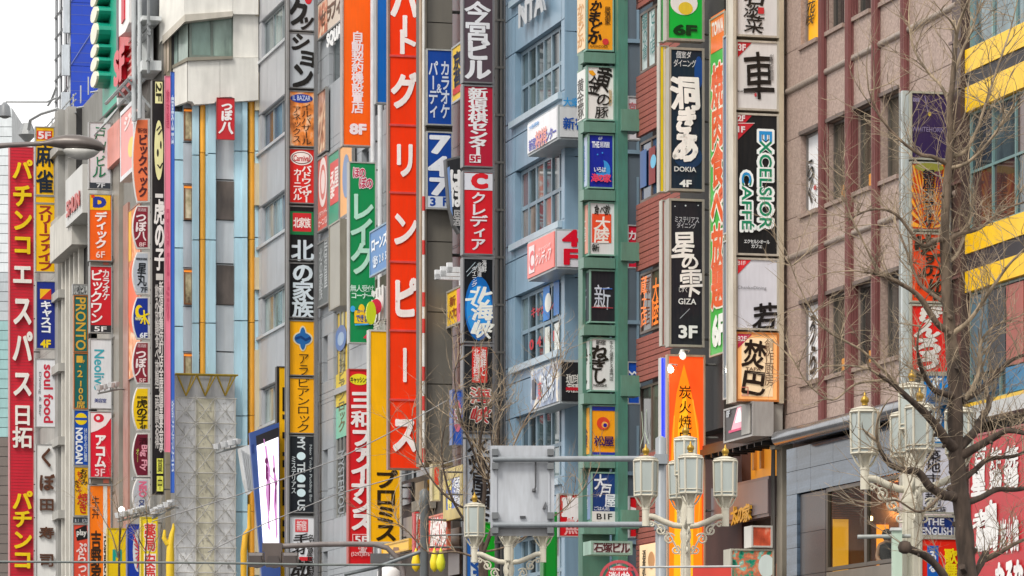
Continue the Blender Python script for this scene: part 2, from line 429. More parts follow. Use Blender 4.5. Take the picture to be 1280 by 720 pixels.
# canopy, blue-grey marble and the restaurant window
m = MB(); xa, xb = X(968, -.5), X(1192, -.3)
m.prism([(0, 0)]*0+[(xa, 8.42), (xb, 8.42), (xb, 8.58), (xa, 8.58)], -.35, .25)
m.tube([(xa, -.4, 8.52), (xb, -.4, 8.52)], .17, 12); m.build('canopy', mat('8f9297', 'metal', .18, metal=.8), o)
zm = [7.35, 7.85, 8.35]; xm = [X(p) for p in (982, 995, 1012, 1040, 1068, 1100, 1124)]
MARB = mat('58697c', 'marble', .12)
wallgrid(o, xm, zm, [], MARB, th=.3, y=.02, gap=.01, name='marble_panel')
wallgrid(o, [X(982), X(995)], [3, 4.2, 5, 5.6, 6.2, 6.7, 7.35], [], MARB, th=.3, y=.02, gap=.01, name='marble_panel')
wallgrid(o, [X(996), X(1027.5)], [3, 4.6, 5.6, 6.5, 7.33], [], mat('38383a', 'stone', .35), th=.3, y=.08, gap=.01, name='stone_panel')
wallgrid(o, [X(1124), X(1195)], [3, 5.4, 6.6, 7.8, 8.35], [], mat('c9b4b0', 'stone', .5), th=.3, y=.0, gap=.014, name='stone_panel')
xa, xb = X(1030), X(1122)
MB().box(xa, xb, .05, .35, 3, 5.58).build('window_apron', mat('6f675c', 'metal', .4), o)
cg = bpy.data.materials.new('clear_glass'); cg.use_nodes = True; n = cg.node_tree.nodes; l = cg.node_tree.links
n.remove(n['Principled BSDF']); t_ = n.new('ShaderNodeBsdfTransparent'); t_.inputs[0].default_value = (.86, .88, .86, 1)
g_ = n.new('ShaderNodeBsdfGlossy'); g_.inputs['Roughness'].default_value = .05; x_ = n.new('ShaderNodeMixShader'); x_.inputs[0].default_value = .02
l.new(t_.outputs[0], x_.inputs[1]); l.new(g_.outputs[0], x_.inputs[2]); l.new(x_.outputs[0], n['Material Output'].inputs[0])
window(o, xa, X(1079), 5.6, 7.34, 1, 1, y=.08, fm=mat('4e463c', 'metal', .4), pm=[cg], t=.08)
window(o, X(1079), xb, 5.6, 7.34, 1, 1, y=.08, fm=mat('4e463c', 'metal', .4), pm=[cg], t=.08)
# the room behind it
r = MB(); r.box(xa-.1, xb+3, .4, 6, 4.6, 4.7); r.box(xa-.1, xb+3, .4, 6, 7.5, 7.6); r.box(xa-.1, xb+3, 5.9, 6, 4.7, 7.5); r.box(xb+2.9, xb+3, .4, 5.9, 4.7, 7.5)
r.build('room_shell', mat('8a4e1c', 'paint', .7), o)
MB().box(xa-.1, xa+.03, .14, 6, 4.6, 7.5).build('room_wall', mat('7a4a20', 'paint', .7), o)
E1 = xa+.03
MB().box(E1, E1+.03, .18, .52, 4.9, 6.7).build('wall_panel', mat('e8a52a', 'paint', .6, .35), o)  # emission puts the lit look of the yellow wall into its material
MB().box(E1, E1+.02, 1.15, 1.42, 5.6, 6.6).build('wall_panel', mat('ff9a1e', 'paint', .6, .9), o)  # lit look of the orange panel comes from its own emission
m = MB()
for k in range(12): m.box(E1+.04, E1+.08, .16, .85, 6.72+k*.05, 6.745+k*.05)
m.build('wooden_blind', mat('8a4a1e', 'paint', .6), o)
MB().box(E1+.2, xb, .5, 1.1, 5.5, 5.62).build('counter', mat('8a6a48', 'paint', .5), o)
for (px, py, y, rr) in ((1037, 606+40, .5, .06), (1088, 648, .75, .05)):
    gx, gz = fr.L(px, py, y)
    b = MB().lathe([(.01, gz-rr), (rr, gz-rr*.7), (rr, gz+rr*.7), (.01, gz+rr)], (gx, y), 10).build('lamp_globe', mat('ffd890', 'paint', .5, 6), o)
    MB().tube([(gx, y, gz+rr), (gx, y, 7.5)], .01, 4).build('lamp_cord', mat('202020'), o)
pl = bpy.data.lights.new('room_lamp', 'POINT'); pl.energy = 230; pl.color = (1, .66, .3); pl.shadow_soft_size = .1
po = bpy.data.objects.new('room_lamp', pl); COL.objects.link(po); po.parent = o; gx, _ = fr.L(1088, 648, .75); po.location = (gx-.8, 1.6, 6.9)
mass(o, X(976), X(1195), .7, 14, 27, '8a7c76', z0=8.5)
mass(o, X(976), X(1027), .7, 14, 8.5, '6a625c')
GR = (o, fr)
# ---- glass building with yellow bands
fr = Frame('F', 1207, -.05); X = lambda p, y=0.: fr.L(p, 0, y)[0]
o = thing('glass_building', 'glass fronted building with bold yellow horizontal bands, at right edge', 'building', fr)
def Z(y, p=1208): return fr.L(p, y)[1]
xa, xb = X(1208), X(1208)+14
for a, b in ((63, 92), (110, 141), (291, 318), (340, 366)):
    MB().box(xa, xb, -.03, .2, Z(b), Z(a)).build('yellow_band', mat('f2c203', 'paint', .4), o)
for a, b in ((92.5, 109.5), (318.5, 339.5)):
    MB().box(xa+.02, xb, -.0, .2, Z(b), Z(a)).build('grey_band', mat('2a282e', 'paint', .6), o)
G3 = [mat(h, 'glass', .05) for h in ('4f6a74', '6b8790', '3c5058')]
window(o, xa, xb, Z(62.5), Z(62.5)+2.5, 12, 1, y=.1, fm=mat('7fa0a0', 'metal', .3), pm=G3[1:2])
window(o, xa, xb, Z(290.5), Z(141.5), 12, 2, y=.1, fm=mat('6f9090', 'metal', .3), pm=[mat(h, 'glass', .05) for h in ('3a4a50', '2f3c42', '4a5a5c', '5a3e3a')])
window(o, xa, xb, Z(506), Z(366.5), 9, 1, y=.1, fm=mat('6f9090', 'metal', .3), pm=[mat('34444a', 'glass', .05)])
for k in range(5):
    c_ = ('4a6a78', '343c40', 'a05a50', 'b8958a', 'a8584c')[k]
    MB().box(xa+.15+k*.9, xa+1.0+k*.9, .04, .07, Z(470), Z(372)).build('window_poster', mat(c_, 'paint', .5), o)
MB().box(xa+.15+1.8, xb, .03, .07, Z(503), Z(472)).build('window_poster', mat('1f6f9a', 'paint', .4), o)
MB().box(xa, xb, -.1, .2, Z(512), Z(506.5)).build('yellow_band', mat('d9b030', 'paint', .4), o)
MB().box(xa, xb, -.2, .2, Z(530), Z(512.5)).build('white_cornice', mat('b8bab8', 'panel', .4), o)
MB().box(X(1196), X(1207), -.1, .3, 3, 27).build('corner_pipe_casing', mat('4a3834', 'metal', .5), o)
m = MB(); 
for z in [9+.9*k for k in range(20)]: m.box(X(1194), X(1208), -.14, -.1, z, z+.05)
m.build('casing_strap', mat('6a5450', 'metal', .5), o)
MB().box(xa, xb, .25, .5, 3, 6.7).build('shop_wall', mat('5a3a38', 'paint'), o)
mass(o, xa, xb, .55, 14, 27, '4a5256', z0=.0)
# ---- brick building
fr = Frame('F', 795); X = lambda p, y=0.: fr.L(p, 0, y)[0]
o = thing('brick_building', 'red brown brick building with horizontal courses behind dark and white signboards', 'building', fr)
BR = mat('a2574a', 'stone', .7); BRK = {}
wins = [(9.05, 10.75), (12.0, 13.5), (15.2, 16.7), (18.35, 19.85)]
xa, xb = X(795), X(850); xw = X(824)
m_b = MB().box(0, xb-xa, -.0, .1, .0, .118).mesh('brick_course'); m_b.materials.append(BR)
m_s = MB().box(0, xb-xw, -.0, .1, .0, .118).mesh('brick_course'); m_s.materials.append(BR)
z = 5.0
while z < 24:
    inw = any(a-.1 < z < b for a, b in wins)
    p = bpy.data.objects.new('brick_course', m_s if inw else m_b); COL.objects.link(p); p.parent = o; p.location = (xw if inw else xa, random.uniform(-.006, .006), z)
    z += .136
mass(o, xa, X(905), .42, 12, 24.2, '5a3a34', z0=0)
PW = [[mat('4a4a44', 'glass'), mat('6a6a5c', 'glass')], [mat('3a3630', 'glass'), mat('55503c', 'glass')], [mat('28456a', 'glass'), mat('3a5a80', 'glass')], [mat('dce4e4', 'face'), mat('c5d4d4', 'face')]]
for (a, b), pm in zip(wins, PW):
    window(o, xa+.03, xw-.01, a+.03, b, 3 if pm is PW[3] else 2, 1, y=.12, fm=mat('6a5a50', 'metal', .4), pm=pm, t=.06)
deco(o, fr, [('t', '銀の倉', 803, 20, 809, 75, '2f7a78', 'v', dict(brush=1)), ('t', 'ビル店', 813, 15, 819, 68, '2f7a78', 'v', dict(brush=1)),
             ('t', '蔵土店', 801, 348, 808, 408, 'f07a1e', 'v', dict(brush=1, emit=.3)), ('t', '大陸', 815, 350, 824, 405, 'f07a1e', 'v', dict(brush=1, emit=.3)),
             ('r', 800, 190, 808, 236, '2a5a9a'), ('r', 811, 186, 819, 232, '8a3a3a'), ('e', 813, 195, 820, 212, '7ac0e0'),
             ('l', [[(802, 515), (804, 545), (800, 560)], [(808, 512), (806, 540), (811, 555)]], 'b8c8b0', 2)], y=.1)
w_ = MB().box(X(801), X(821), -.03, .05, 2.5, fr.L(801, 682)[1]).build('shop_window', mat('e8c8a0', 'face', .4, .35), o)
deco(o, fr, [('t', '酒肴処', 803, 688, 807, 722, '2a2018', 'v', dict(off=.04)), ('e', 810, 690, 818, 712, 'd8a070')], y=-.035)
# dark shop front under the long side sign
MB().box(X(838), X(905), .0, .4, 9.2, 24).build('dark_wall', mat('2c2a28', 'concrete', .7), o)
MB().box(X(880), X(976), .7, 1.0, 2, 9.2).build('dark_wall', mat('3a2e2a', 'concrete', .7), o)
Z = lambda y, p=890: fr.L(p, y)[1]
for k in range(5):
    MB().box(X(884+k*9), X(886+k*9), .55, .62, 8.2, 9.9).build('amber_post', mat('c98a3a', 'metal', .4), o)
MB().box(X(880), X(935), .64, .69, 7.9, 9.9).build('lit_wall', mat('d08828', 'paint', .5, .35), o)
m = MB(); m.box(X(874, -.4), X(962, -.4), -.4, .2, Z(575, 880), Z(567, 880)); m.box(X(878, -.35), X(960, -.35), -.35, .15, Z(567, 880), Z(562, 880))
for k in range(9): m.box(X(880+k*9, -.4), X(880+k*9, -.4)+.05, -.41, .1, Z(580, 880), Z(575, 880))
m.build('canopy', mat('2e2c2c', 'metal', .4), o)
xs = X(889, -.12), X(961, -.12)
MB().box(xs[0], xs[1], -.12, .1, Z(660), Z(612)).build('fascia_box', mat('5b4e50', 'panel', .35), o)
MB().box(xs[0]+.3, xs[1]+.01, -.15, -.12, Z(656), Z(616)).build('fascia_panel', mat('6b5c5c', 'panel', .35), o)
fs = Frame('S', 966, .7, XR); 
deco(o, fr, [('t', '太の家', 917, 634, 940, 656, 'c9942c', 'h', dict(brush=1, off=.05, thick=.06))], y=-.16, face='metal')
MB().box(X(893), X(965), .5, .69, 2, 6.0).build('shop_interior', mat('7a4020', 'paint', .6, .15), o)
# ---- bare wall strip and pipe between the brick and the granite building
fr = Frame('F', 955, .0); X = lambda p, y=0.: fr.L(p, 0, y)[0]
o = thing('narrow_building', 'narrow bare concrete building squeezed between dark signs and granite front', 'building', fr)
mass(o, X(940), X(975), .3, 12, 25, 'a29a8a', z0=9.3); mass(o, X(968), X(975), .05, .29, 25, '8f8779', z0=5)
for zc in (8.4, 12.4, 15.9, 19.4):
    MB().box(X(968), X(974), -.1, .04, zc, zc+.9).build('meter_box', mat('a8a294', 'metal', .5), o)
m = MB()
for dx in (0, .12): 
    P_ = [(X(969)+dx+random.uniform(-.04, .04), -.06, 3+k*.8) for k in range(9)]; m.tube(P_, .03, 5)
m.build('cable_bundle', mat('3c3834', 'metal', .6), o)
# ---- blue-grey panelled building with window bands
fr = Frame('F', 632); X = lambda p, y=0.: fr.L(p, 0, y)[0]
o = thing('blue_panel_building', 'blue grey metal panelled building with long window bands, behind green sign mast', 'building', fr)
BP = mat('7f9bb0', 'panel', .35)
bands = [(5.75, 7.7), (9.05, 11.0), (12.4, 14.3), (15.75, 17.7), (19.1, 20.95), (22.4, 24.2)]
wx = [X(p) for p in (644, 655.5, 667, 679, 690.5, 701.5)]
holes = [(wx[0], wx[-1], a, b) for a, b in bands]
wallgrid(o, [X(632), X(640), wx[-1], X(706)], [3, 5.2]+[q for a, b in bands for q in (a-.45, a, b)]+[26.4], holes, BP, th=.28, gap=.03, name='wall_panel', back='39424c')
for i, (a, b) in enumerate(bands):
    pm = [mat(h, 'glass', .06) for h in (('44565a', '66787a', '2e3c42') if i != 3 else ('7a5a58', '4a5a60', '93857c'))]
    window(o, wx[0], wx[-1], a, b, 6, 2, y=.2, fm=mat('8299a8', 'metal', .35), pm=pm, t=.1, rowz=(.47,))
    MB().box(wx[0]-.3, wx[-1]+.1, -.12, .05, a-.2, a-.03).build('sill', mat('a3b6c2', 'panel', .3), o)
deco(o, fr, [('t', 'キャッシング', 664, 385, 699, 398, 'c03038', 'h', dict(off=.03)), ('t', '0401', 660, 425, 697, 440, 'c03038', 'h', dict(off=.05)),
             ('r', 679, 360, 687, 402, '2f7fd0'), ('e', 681, 368, 689, 392, 'e8e8e0'), ('r', 692, 352, 699, 395, '2f7fd0'), ('r', 693, 405, 699, 440, 'd8dcd8'), ('r', 681, 410, 687, 446, 'd0d4cc')], y=.17)
# the end wall that faces the camera across the side street
fe = Frame('S', 706, 0); ox_ = fr.L(706, 0)[0]
def eb(x0, x1, y0, y1, z0, z1, nm, m):   # box in the end wall's own frame, turned into the building's
    b = MB().box(x0, x1, y0, y1, z0, z1); b.v = [(ox_-y, x, z) for x, y, z in b.v]; b.f = [f for f in b.f]
    return b.build(nm, m, o)
XE = lambda p: fe.L(p, 0)[0]
we = (XE(783), XE(806))
for (a, b) in ((3, 5.2), (5.23, 7.7), (7.73, 10.95), (10.98, 14.2), (14.23, 17.35), (17.38, 20.6), (20.63, 24.2), (24.23, 26.4)):
    eb(.015, XE(745), .0, .2, a, b, 'wall_panel', BP); eb(XE(745)+.03, we[0], .0, .2, a, b, 'wall_panel', BP)
eb(.03, 9, .21, .3, 0, 26.3, 'backing_wall', mat('2c343c', 'concrete', .8))
for (a, b, h, e) in ((20.5, 21.8, '34424c', 0), (17.6, 19.4, '3a4a54', 0), (15.6, 16.9, 'cfc8b8', 0), (13.15, 14.6, 'e0d8a0', .35), (11.9, 13.1, 'b8a84c', .2), (9.2, 10.4, '2a3c48', 0), (7.4, 8.6, '283640', 0)):
    eb(we[0]+.05, we[1]+.4, .1, .2, a, b, 'pane', mat(h, 'glass' if not e else 'paint', .2, e))
    eb(we[0], we[1]+.4, .02, .12, a-.1, a, 'sill', mat('7f97a8', 'panel', .3)); eb(we[0]+.3, we[0]+.36, .04, .12, a, b, 'mullion', mat('7f97a8', 'panel', .3))
mass(o, X(632), X(705), .6, 14, 26.2, '5a6874', z0=0)
# three box signs wrapped round its corner
def corner_box(label, fx0, fx1, y0a, y1a, sx1, ys0, ys1, fcol, scol, fit, sit, fk='face'):
    fF = Frame('F', fx0, .55); xa, zt = fF.L(fx0, y0a); _, zb = fF.L(fx0, y1a); xb, _ = fF.L(fx1, y0a)
    fF.loc.z = zb; zt -= zb
    t = thing('wall_sign', label, 'sign', fF, 'box signs wrapped around the corner')
    fm = mat('a8b0b4', 'metal', .35)
    dep = (sx1-fx1)/FP*Frame('S', fx1, .55).loc.y/CS
    MB().box(xa, xb, .02, min(dep, 2.6), 0, zt).build('housing', fm, t)
    MB().box(xa+.06, xb-.06, -.01, .019, .06, zt-.06).build('face_panel', mat(fcol, fk, .35), t)
    e = MB().box(.06, dep-.06, -.03, -.001, .06, zt-.06); e.v = [(xb-y, x, z) for x, y, z in e.v]; e.build('end_panel', mat(scol, 'face', .35), t)
    deco(t, fF, fit, y=-.02)
    fS = Frame('S', fx1, .55); 
    tmp = bpy.data.objects.new('front_print', None); COL.objects.link(tmp); tmp.parent = t; tmp.location = (xb+.03, 0, 0); tmp.rotation_euler = (0, 0, math.pi/2)
    fS.loc.z = zb; deco(tmp, fS, sit, y=-.012)
    return t
corner_box('white corner box sign with blue and pink writing, topmost on blue grey building', 659, 697, 154, 196, 738, 118, 175, 'e6e6ea', 'c9cccf',
  [('t', '新宿将棋センター', 661, 176, 695, 190, '4a4ab0', 'h', dict(off=.03)), ('t', '将棋', 669, 166, 683, 187, 'e89a90', 'h', dict(off=.04)), ('t', '大衆酒場', 661, 158, 673, 163, '4a9ad8', 'h')],
  [('t', '大衆', 704, 122, 724, 133, '1e8ed0', 'h', dict(off=.03)), ('t', '新宿', 703, 146, 733, 162, '1450a8', 'h', dict(off=.04, sc=1.0))])
corner_box('pink and white corner box sign reading 4F in red, on blue grey building', 659, 693.5, 303, 352, 731, 279, 337, 'ee8078', 'd6d4dc',
  [('r', 661, 309, 668, 343, 'f0d8da'), ('t', 'C', 662, 316, 667, 338, 'e05a60', 's', dict(off=.04)), ('t', 'クレディア', 669, 318, 689, 333, 'f6dcdc', 'h', dict(off=.03)), ('t', 'キャッシング', 673, 310, 688, 315, 'f6dcdc', 'h')],
  [('t', '4', 704, 288, 722, 307, 'd8142e', 's', dict(off=.05)), ('t', 'F', 706, 312, 721, 330, 'd8142e', 's', dict(off=.05))])
corner_box('black corner box sign with white characters and red bar, on blue grey building', 663, 699, 463, 516, 727, 452, 505, '7f92b0', '24262a',
  [('t', '珈琲', 677, 470, 693, 502, 'd8e0ea', 'h', dict(brush=1)), ('r', 665, 475, 669, 500, '2b2430'), ('t', '東', 672, 478, 677, 500, 'c84048', 'v')],
  [('t', '珈琲', 708, 468, 725, 479, 'e8e6e0', 'h', dict(brush=.5)), ('t', '家園', 707, 480, 725, 490, 'e8e6e0', 'h', dict(brush=.5)), ('r', 707, 484, 724, 488, 'c02030')], fk='photo')
# a strip of chrome emblem high on the panels
tC, f_ = Frame('F', 652, .12), None
t = thing('channel_letters', 'silver raised letters high on the blue grey panels', 'letters', tC)
deco(t, tC, [('t', 'NTA', 653, 8, 683, 34, 'b4b8bc', 's', dict(thick=.1, off=.06))], y=-.02, face='metal')
# ---- the black drain pipes beside it
fr = Frame('S', 631, .15)
t = thing('drain_pipe', 'two dark vertical drain pipes running beside the blue grey building', 'pipe', fr)
m = MB(); r_ = .07
for p in (622.5, 628): 
    x = fr.L(p, 0)[0]; m.tube([(x, .1, 0), (x, .1, 25)], r_, 8)
m.build('pipe', mat('3c3a38', 'metal', .4), t)
m = MB()
for z in [5+1.3*k for k in range(16)]: m.box(fr.L(619, 0)[0], fr.L(631, 0)[0], .02, .12, z, z+.06)
m.build('pipe_clamp', mat('55524e', 'metal', .4), t)
# ---- dark slender building carrying the 576-617 column, and grey tower at 530-576
fr = Frame('F', 578); X = lambda p, y=0.: fr.L(p, 0, y)[0]
o = thing('dark_grey_building', 'narrow dark grey building hidden behind the column of red and black signs', 'building', fr)
wallgrid(o, [X(578), X(592), X(606), X(620), X(631)], [2+2.4*k for k in range(11)], [], mat('56565a', 'panel', .5), th=.2, name='wall_panel')
mass(o, X(578), X(631), .5, 12, 25.8, '4a4a4c')
fr = Frame('S', 567, .3); x0, x1 = fr.L(529, 0)[0], fr.L(566, 0)[0]; zb = fr.L(529, 577)[1]
t = thing('sign_tower', 'tall blank dark grey steel tower, its face split into plain panels', 'sign tower', fr)
MB().box(x0, x1, .05, .9, zb, 26).build('core', mat('4e4a44', 'metal', .5), t)
yy = [577, 480, 390, 302, 262, 160, 62, 28, -30]
for a, b in zip(yy, yy[1:]): MB().box(x0+.12, x1-.02, -.01, .04, fr.L(540, a)[1]+.015, fr.L(540, b)[1]-.015).build('tower_panel', mat('6c6860', 'panel', .4), t)
MB().box(x0, x0+.1, -.03, .049, zb, 26).build('corner_post', mat('8c8478', 'metal', .4), t)
MB().box(x0, x1, -.03, .9, zb-.1, zb-.01).build('base_frame', mat('8a7a5c', 'metal', .4), t)
for z in (zb+.6, zb+6, zb+13): MB().tube([(x1-.02, .5, z), (x1+.9, .5, z)], .05, 6).build('bracket', mat('55534f', 'metal'), t)
# ---- grey building behind the orange and red columns
fr = Frame('F', 398); X = lambda p, y=0.: fr.L(p, 0, y)[0]
o = thing('grey_office_building', 'pale grey office building with slit windows behind orange, green and red vertical signs', 'building', fr)
PG = mat('a3a8ad', 'panel', .45)
Z = lambda y, p=405: fr.L(p, y)[1]
holes = [(X(404), X(409.5), Z(478), Z(421)), (X(404), X(409.5), Z(622), Z(563)), (X(404), X(409.5), Z(740), Z(690)),
         (X(417), X(436), Z(492), Z(395)), (X(417), X(436), Z(652), Z(500)), (X(411), X(428), Z(112), Z(40)),
         (X(452), X(461), 15, 17.2), (X(452), X(461), 19, 21.2), (X(465), X(480), 22, 24.5), (X(500), X(522), 10, 13), (X(466), X(480), 8, 10)]
wallgrid(o, [X(p) for p in (398, 404, 416.9, 437, 450, 462, 475, 500, 524, 545, 577)], [2+2.9*k for k in range(12)], holes, PG, th=.25, name='wall_panel', back='3a3c40')
for h in holes[:3]: window(o, *h, 1, 1, y=.2, fm=mat('7a7e82', 'metal'), pm=[GLD[0]])
window(o, *holes[3], 4, 1, y=.12, fm=mat('8a8c88', 'metal'), pm=[mat('d9b840', 'face'), mat('c9c08a', 'face')], t=.12)
window(o, *holes[4], 4, 2, y=.12, fm=mat('8a8c88', 'metal'), pm=[mat('4a4c4e', 'glass')], t=.12)
for h in holes[5:]: window(o, *h, 2, 1, y=.18, fm=mat('7a7e82', 'metal'), pm=GLD)
deco(o, fr, [('r', 418, 512, 434, 550, '7fc0a8', dict(name='window_sticker')), ('r', 418, 470, 434, 510, 'd8c04a', dict(name='window_sticker')), ('t', 'アラビアンロック', 423, 440, 431, 540, '6a6a50', 'v', dict(brush=.3)), ('e', 419, 410, 433, 442, '5a7ab0'), ('e', 422, 417, 430, 434, '9fb6d0'),
             ('t', 'MYSTERIOUS', 423, 565, 430, 650, '9aa0a4', 'r')], y=.09)
mass(o, X(398), X(577), .6, 14, 33, '7a7c80')
MB().box(X(502), X(576), -.25, -.02, 0, Z(600, 520)).build('shop_front', mat('4a423c', 'concrete', .7), o)
for k, (p, q, ya, yb_, c_) in enumerate(((504, 516, 606, 632, '2c2a2a'), (520, 531, 604, 640, '8f8a80'), (535, 541, 600, 640, '3a2c28'), (505, 517, 648, 690, '9a9488'), (561, 575, 662, 720, '5c4a40'))):
    MB().box(X(p, -.3), X(q, -.3), -.32, -.25, fr.L(p, yb_, -.3)[1], fr.L(p, ya, -.3)[1]).build('front_panel', mat(c_, 'glass' if k in (0, 2) else 'panel', .3), o)
m = MB(); xa, xb = X(500, -.9), X(520, -.9); za = fr.L(500, 640, -.9)[1]
m.prism([(xa, za), (xb, za), (xb, za+.3), (xa, za+.3)], -.55, -.3); m.build('awning', mat('8f8a80', 'panel', .6), o)
# ---- silver ribbed building left of the black-and-yellow column
fr = Frame('F', 322); X = lambda p, y=0.: fr.L(p, 0, y)[0]
o = thing('silver_office_building', 'silver panelled office building with blue tinted strip windows, left of black sign column', 'building', fr)
bands = [(13.8, 15.1), (17.07, 18.4), (20.35, 21.7), (23.75, 25.05), (27.05, 28.4)]
wallgrid(o, [X(p) for p in (322, 334, 346, 358, 372, 385, 397)], [2, 5, 8, 11]+[q for a, b in bands for q in (a-.08, b+.04)]+[31.5], [(X(327), X(397), a, b) for a, b in bands], mat('b3b5ba', 'panel', .3), th=.22, gap=.03, back='4a4c50')
for i, (a, b) in enumerate(bands):
    window(o, X(327), X(397), a, b, 6, 1, y=.14, fm=mat('9aa2a6', 'metal'), pm=(GLB if i == 3 else [mat('5f7f9f', 'glass'), mat('9ab4be', 'glass')] if i == 2 else GLL), t=.06)
    MB().box(X(322), X(397), -.08, .05, a-.14, a-.04).build('sill', mat('c4c8cc', 'panel', .3), o)
for z in (25.2, 18.6, 22.0):
    pass
for a, b in ((95, 142), (325, 365), (440, 720), (208, 260), (0, 25)):
    zz = [fr.L(319, q)[1] for q in (b, a)]
    MB().box(X(318), X(324), -.15, .3, zz[0], zz[1]).build('corner_casing', mat('cfc3a4', 'paint', .5), o)
mass(o, X(322), X(397), .6, 14, 33, '7d7f84')
# ---- white ornate tower with pale blue and orange vertical bars
fr = Frame('S', 322, 0); L = fr.L
o = thing('white_tower_building', 'white concrete building with pale blue pilasters and orange pipes, windows near its rounded top', 'building', fr)
WC = mat('e6e4dd', 'concrete', .7); LB = mat('bde0ee', 'panel', .4); OP = mat('eeaa34', 'paint', .35)
def xz(px, py, y=0.): return L(px, py, y)
def bent(nm, m, pts, parent=o):
    """pts: (px, y local, top row, bottom row) along a bent wall, given thickness behind"""
    b = MB()
    for (p, y0, t0, b0), (q, y1, t1, b1) in zip(pts, pts[1:]):
        xa, za = xz(p, t0, y0); _, zb = xz(p, b0, y0); xb, zc = xz(q, t1, y1); _, zd = xz(q, b1, y1)
        i = len(b.v); b.v += [(xa, y0, zb), (xb, y1, zd), (xb, y1, zc), (xa, y0, za), (xa+.05, y0+.5, zb), (xb+.05, y1+.5, zd), (xb+.05, y1+.5, zc), (xa+.05, y0+.5, za)]
        b.f += [tuple(i+j for j in q_) for q_ in ((0,1,2,3),(4,7,6,5),(0,4,5,1),(3,2,6,7),(0,3,7,4),(1,5,6,2))]
    return b.build(nm, m, parent)
bent('roof_wall', WC, [(200, .6, -60, 53), (230, -.5, -60, 23)]); bent('roof_wall', WC, [(230, -.5, -60, 23), (291, -.5, -60, 17)]); bent('roof_wall', WC, [(291.3, -.5, -60, 17.5), (323, -.5, -60, 18)])
bent('ledge', mat('c4beb2', 'concrete', .7), [(203, .45, 45, 55), (231, -.62, 18, 27), (291, -.62, 14, 20)])
bent('wall_pier', WC, [(291.5, -.3, 18, 72), (323, -.3, 18, 72)])
bent('wall_pier', mat('c9b9a8', 'concrete', .7), [(202, .7, 54, 96), (211, .4, 46, 88)])
bent('spandrel', WC, [(212, .7, 84, 135), (234, -.45, 74, 127)]); 
# spandrel with two notches over the bays
b = MB(); P = [(234.5, 73), (268, 72.5), (268, 129), (243, 129), (241, 126), (234.5, 127)]
for P in ([(234.7, 72.5), (274.8, 72.5), (274.8, 122.5), (271.5, 124.5), (268, 129), (252, 130), (243, 130.5), (240.5, 127), (234.7, 126)],
          [(275.2, 72.5), (323, 72.5), (323, 125), (294, 127), (292, 122.5), (289, 121), (275.2, 121.5)]):
    MB().prism([L(a, b_, -.45) for a, b_ in P], -.45, .05).build('spandrel', WC, o)
bent('window_ledge', mat('8f8a7c', 'concrete', .7), [(213, .6, 83, 87), (234, -.56, 71.5, 76), (291, -.56, 70, 73.5)])
xa, zb = L(236, 72, -.1); xb, zt = L(292, 19, -.1)
window(o, xa, xb, zb, zt, 2, 1, y=-.2, fm=mat('6d7a72', 'metal'), pm=[mat('8fa59a', 'glass', .15), mat('7d958c', 'glass', .15)], t=.09)
bent('side_glass', mat('8ea19c', 'glass', .1), [(211, .75, 46, 88), (222, .3, 36, 80)]); bent('side_glass', mat('a5b5ae', 'glass', .1), [(223, .25, 34, 79), (235, -.15, 23, 73)])
# shaft below, piece by piece between the joint lines
rows = [124, 192, 300, 404, 520, 640, 760]
def strip(nm, m, p, q, y, rws, yb=.1, top=None):
    for a, b_ in zip(rws, rws[1:]):
        xa, za = L(p, a, y); xb, zb_ = L(q, b_, y)
        MB().box(xa, xb-.008, y, yb, zb_+.02, za-.012).build(nm, m, o)
strip('pilaster', LB, 217, 229, .35, [139, 200, 310, 408, 520, 640, 760], .6)
strip('pilaster', mat('86b0c2', 'panel', .4), 228.5, 230, .4, [132, 760], .6)
strip('pilaster', LB, 241, 249, -.1, [129, 194]+rows[2:])
strip('pilaster', LB, 257, 260.5, -.1, [126, 194]+rows[2:]); strip('pilaster', LB, 260.5, 270, -.22, [126, 192]+rows[2:])
strip('pilaster', LB, 293.5, 303, -.15, [127, 189]+[297, 401]+rows[4:]); strip('pilaster', LB, 303, 309.5, -.28, [127, 189]+[297, 401]+rows[4:])
strip('pilaster', LB, 318.5, 324, -.1, [124, 189, 297, 401]+rows[4:])
for p, q in ((249.5, 256.5), (309.8, 318.2)):
    for a, b_ in zip(rows, rows[1:]):
        xa, za = L(p, a); xb, zb_ = L(q, b_); MB().tube([(xa/2+xb/2, -.05, zb_+.015), (xa/2+xb/2, -.05, za)], (xb-xa)/2, 12).build('orange_pipe', OP, o)
strip('bay_panel', mat('ccd0d4', 'panel', .3), 270.3, 293.2, .06, [120, 173, 174, 225, 275, 330, 381, 440, 520, 620, 760], .2)
for a, b_ in ((226, 275), (331, 381)):
    xa, za = L(271, a); xb, zb_ = L(293, b_); MB().box(xa, xb, .0, .06, zb_, za).build('bay_window', mat('6a5f58', 'glass', .3), o)
strip('bay_panel', mat('c6ccd4', 'panel', .3), 229.5, 241, .25, [128, 178, 230, 276, 335, 383, 440, 520, 620, 760], .4)
for a, b_ in ((135, 176), (231, 275), (336, 381), (441, 470)):
    x0, z1 = L(229.8, a, .2); x1, z0 = L(240.8, b_, .2)
    w = MB(); w.box(x0, x1, .17, .24, z0, z0+.06); w.box(x0, x1, .17, .24, z1-.06, z1); w.box(x0, x0+.05, .171, .24, z0, z1); w.box(x1-.05, x1, .171, .24, z0, z1)
    w = w.build('window', mat('8a5a34', 'metal'), o); MB().box(x0+.05, x1-.05, .19, .23, z0+.06, z1-.06).build('pane', mat('c8b890', 'photo', .3), w)
    MB().box(x0, x1, .14, .17, z1-.12, z1-.06).build('lamp_strip', mat('f08a2a', 'face', .4, .4), w)
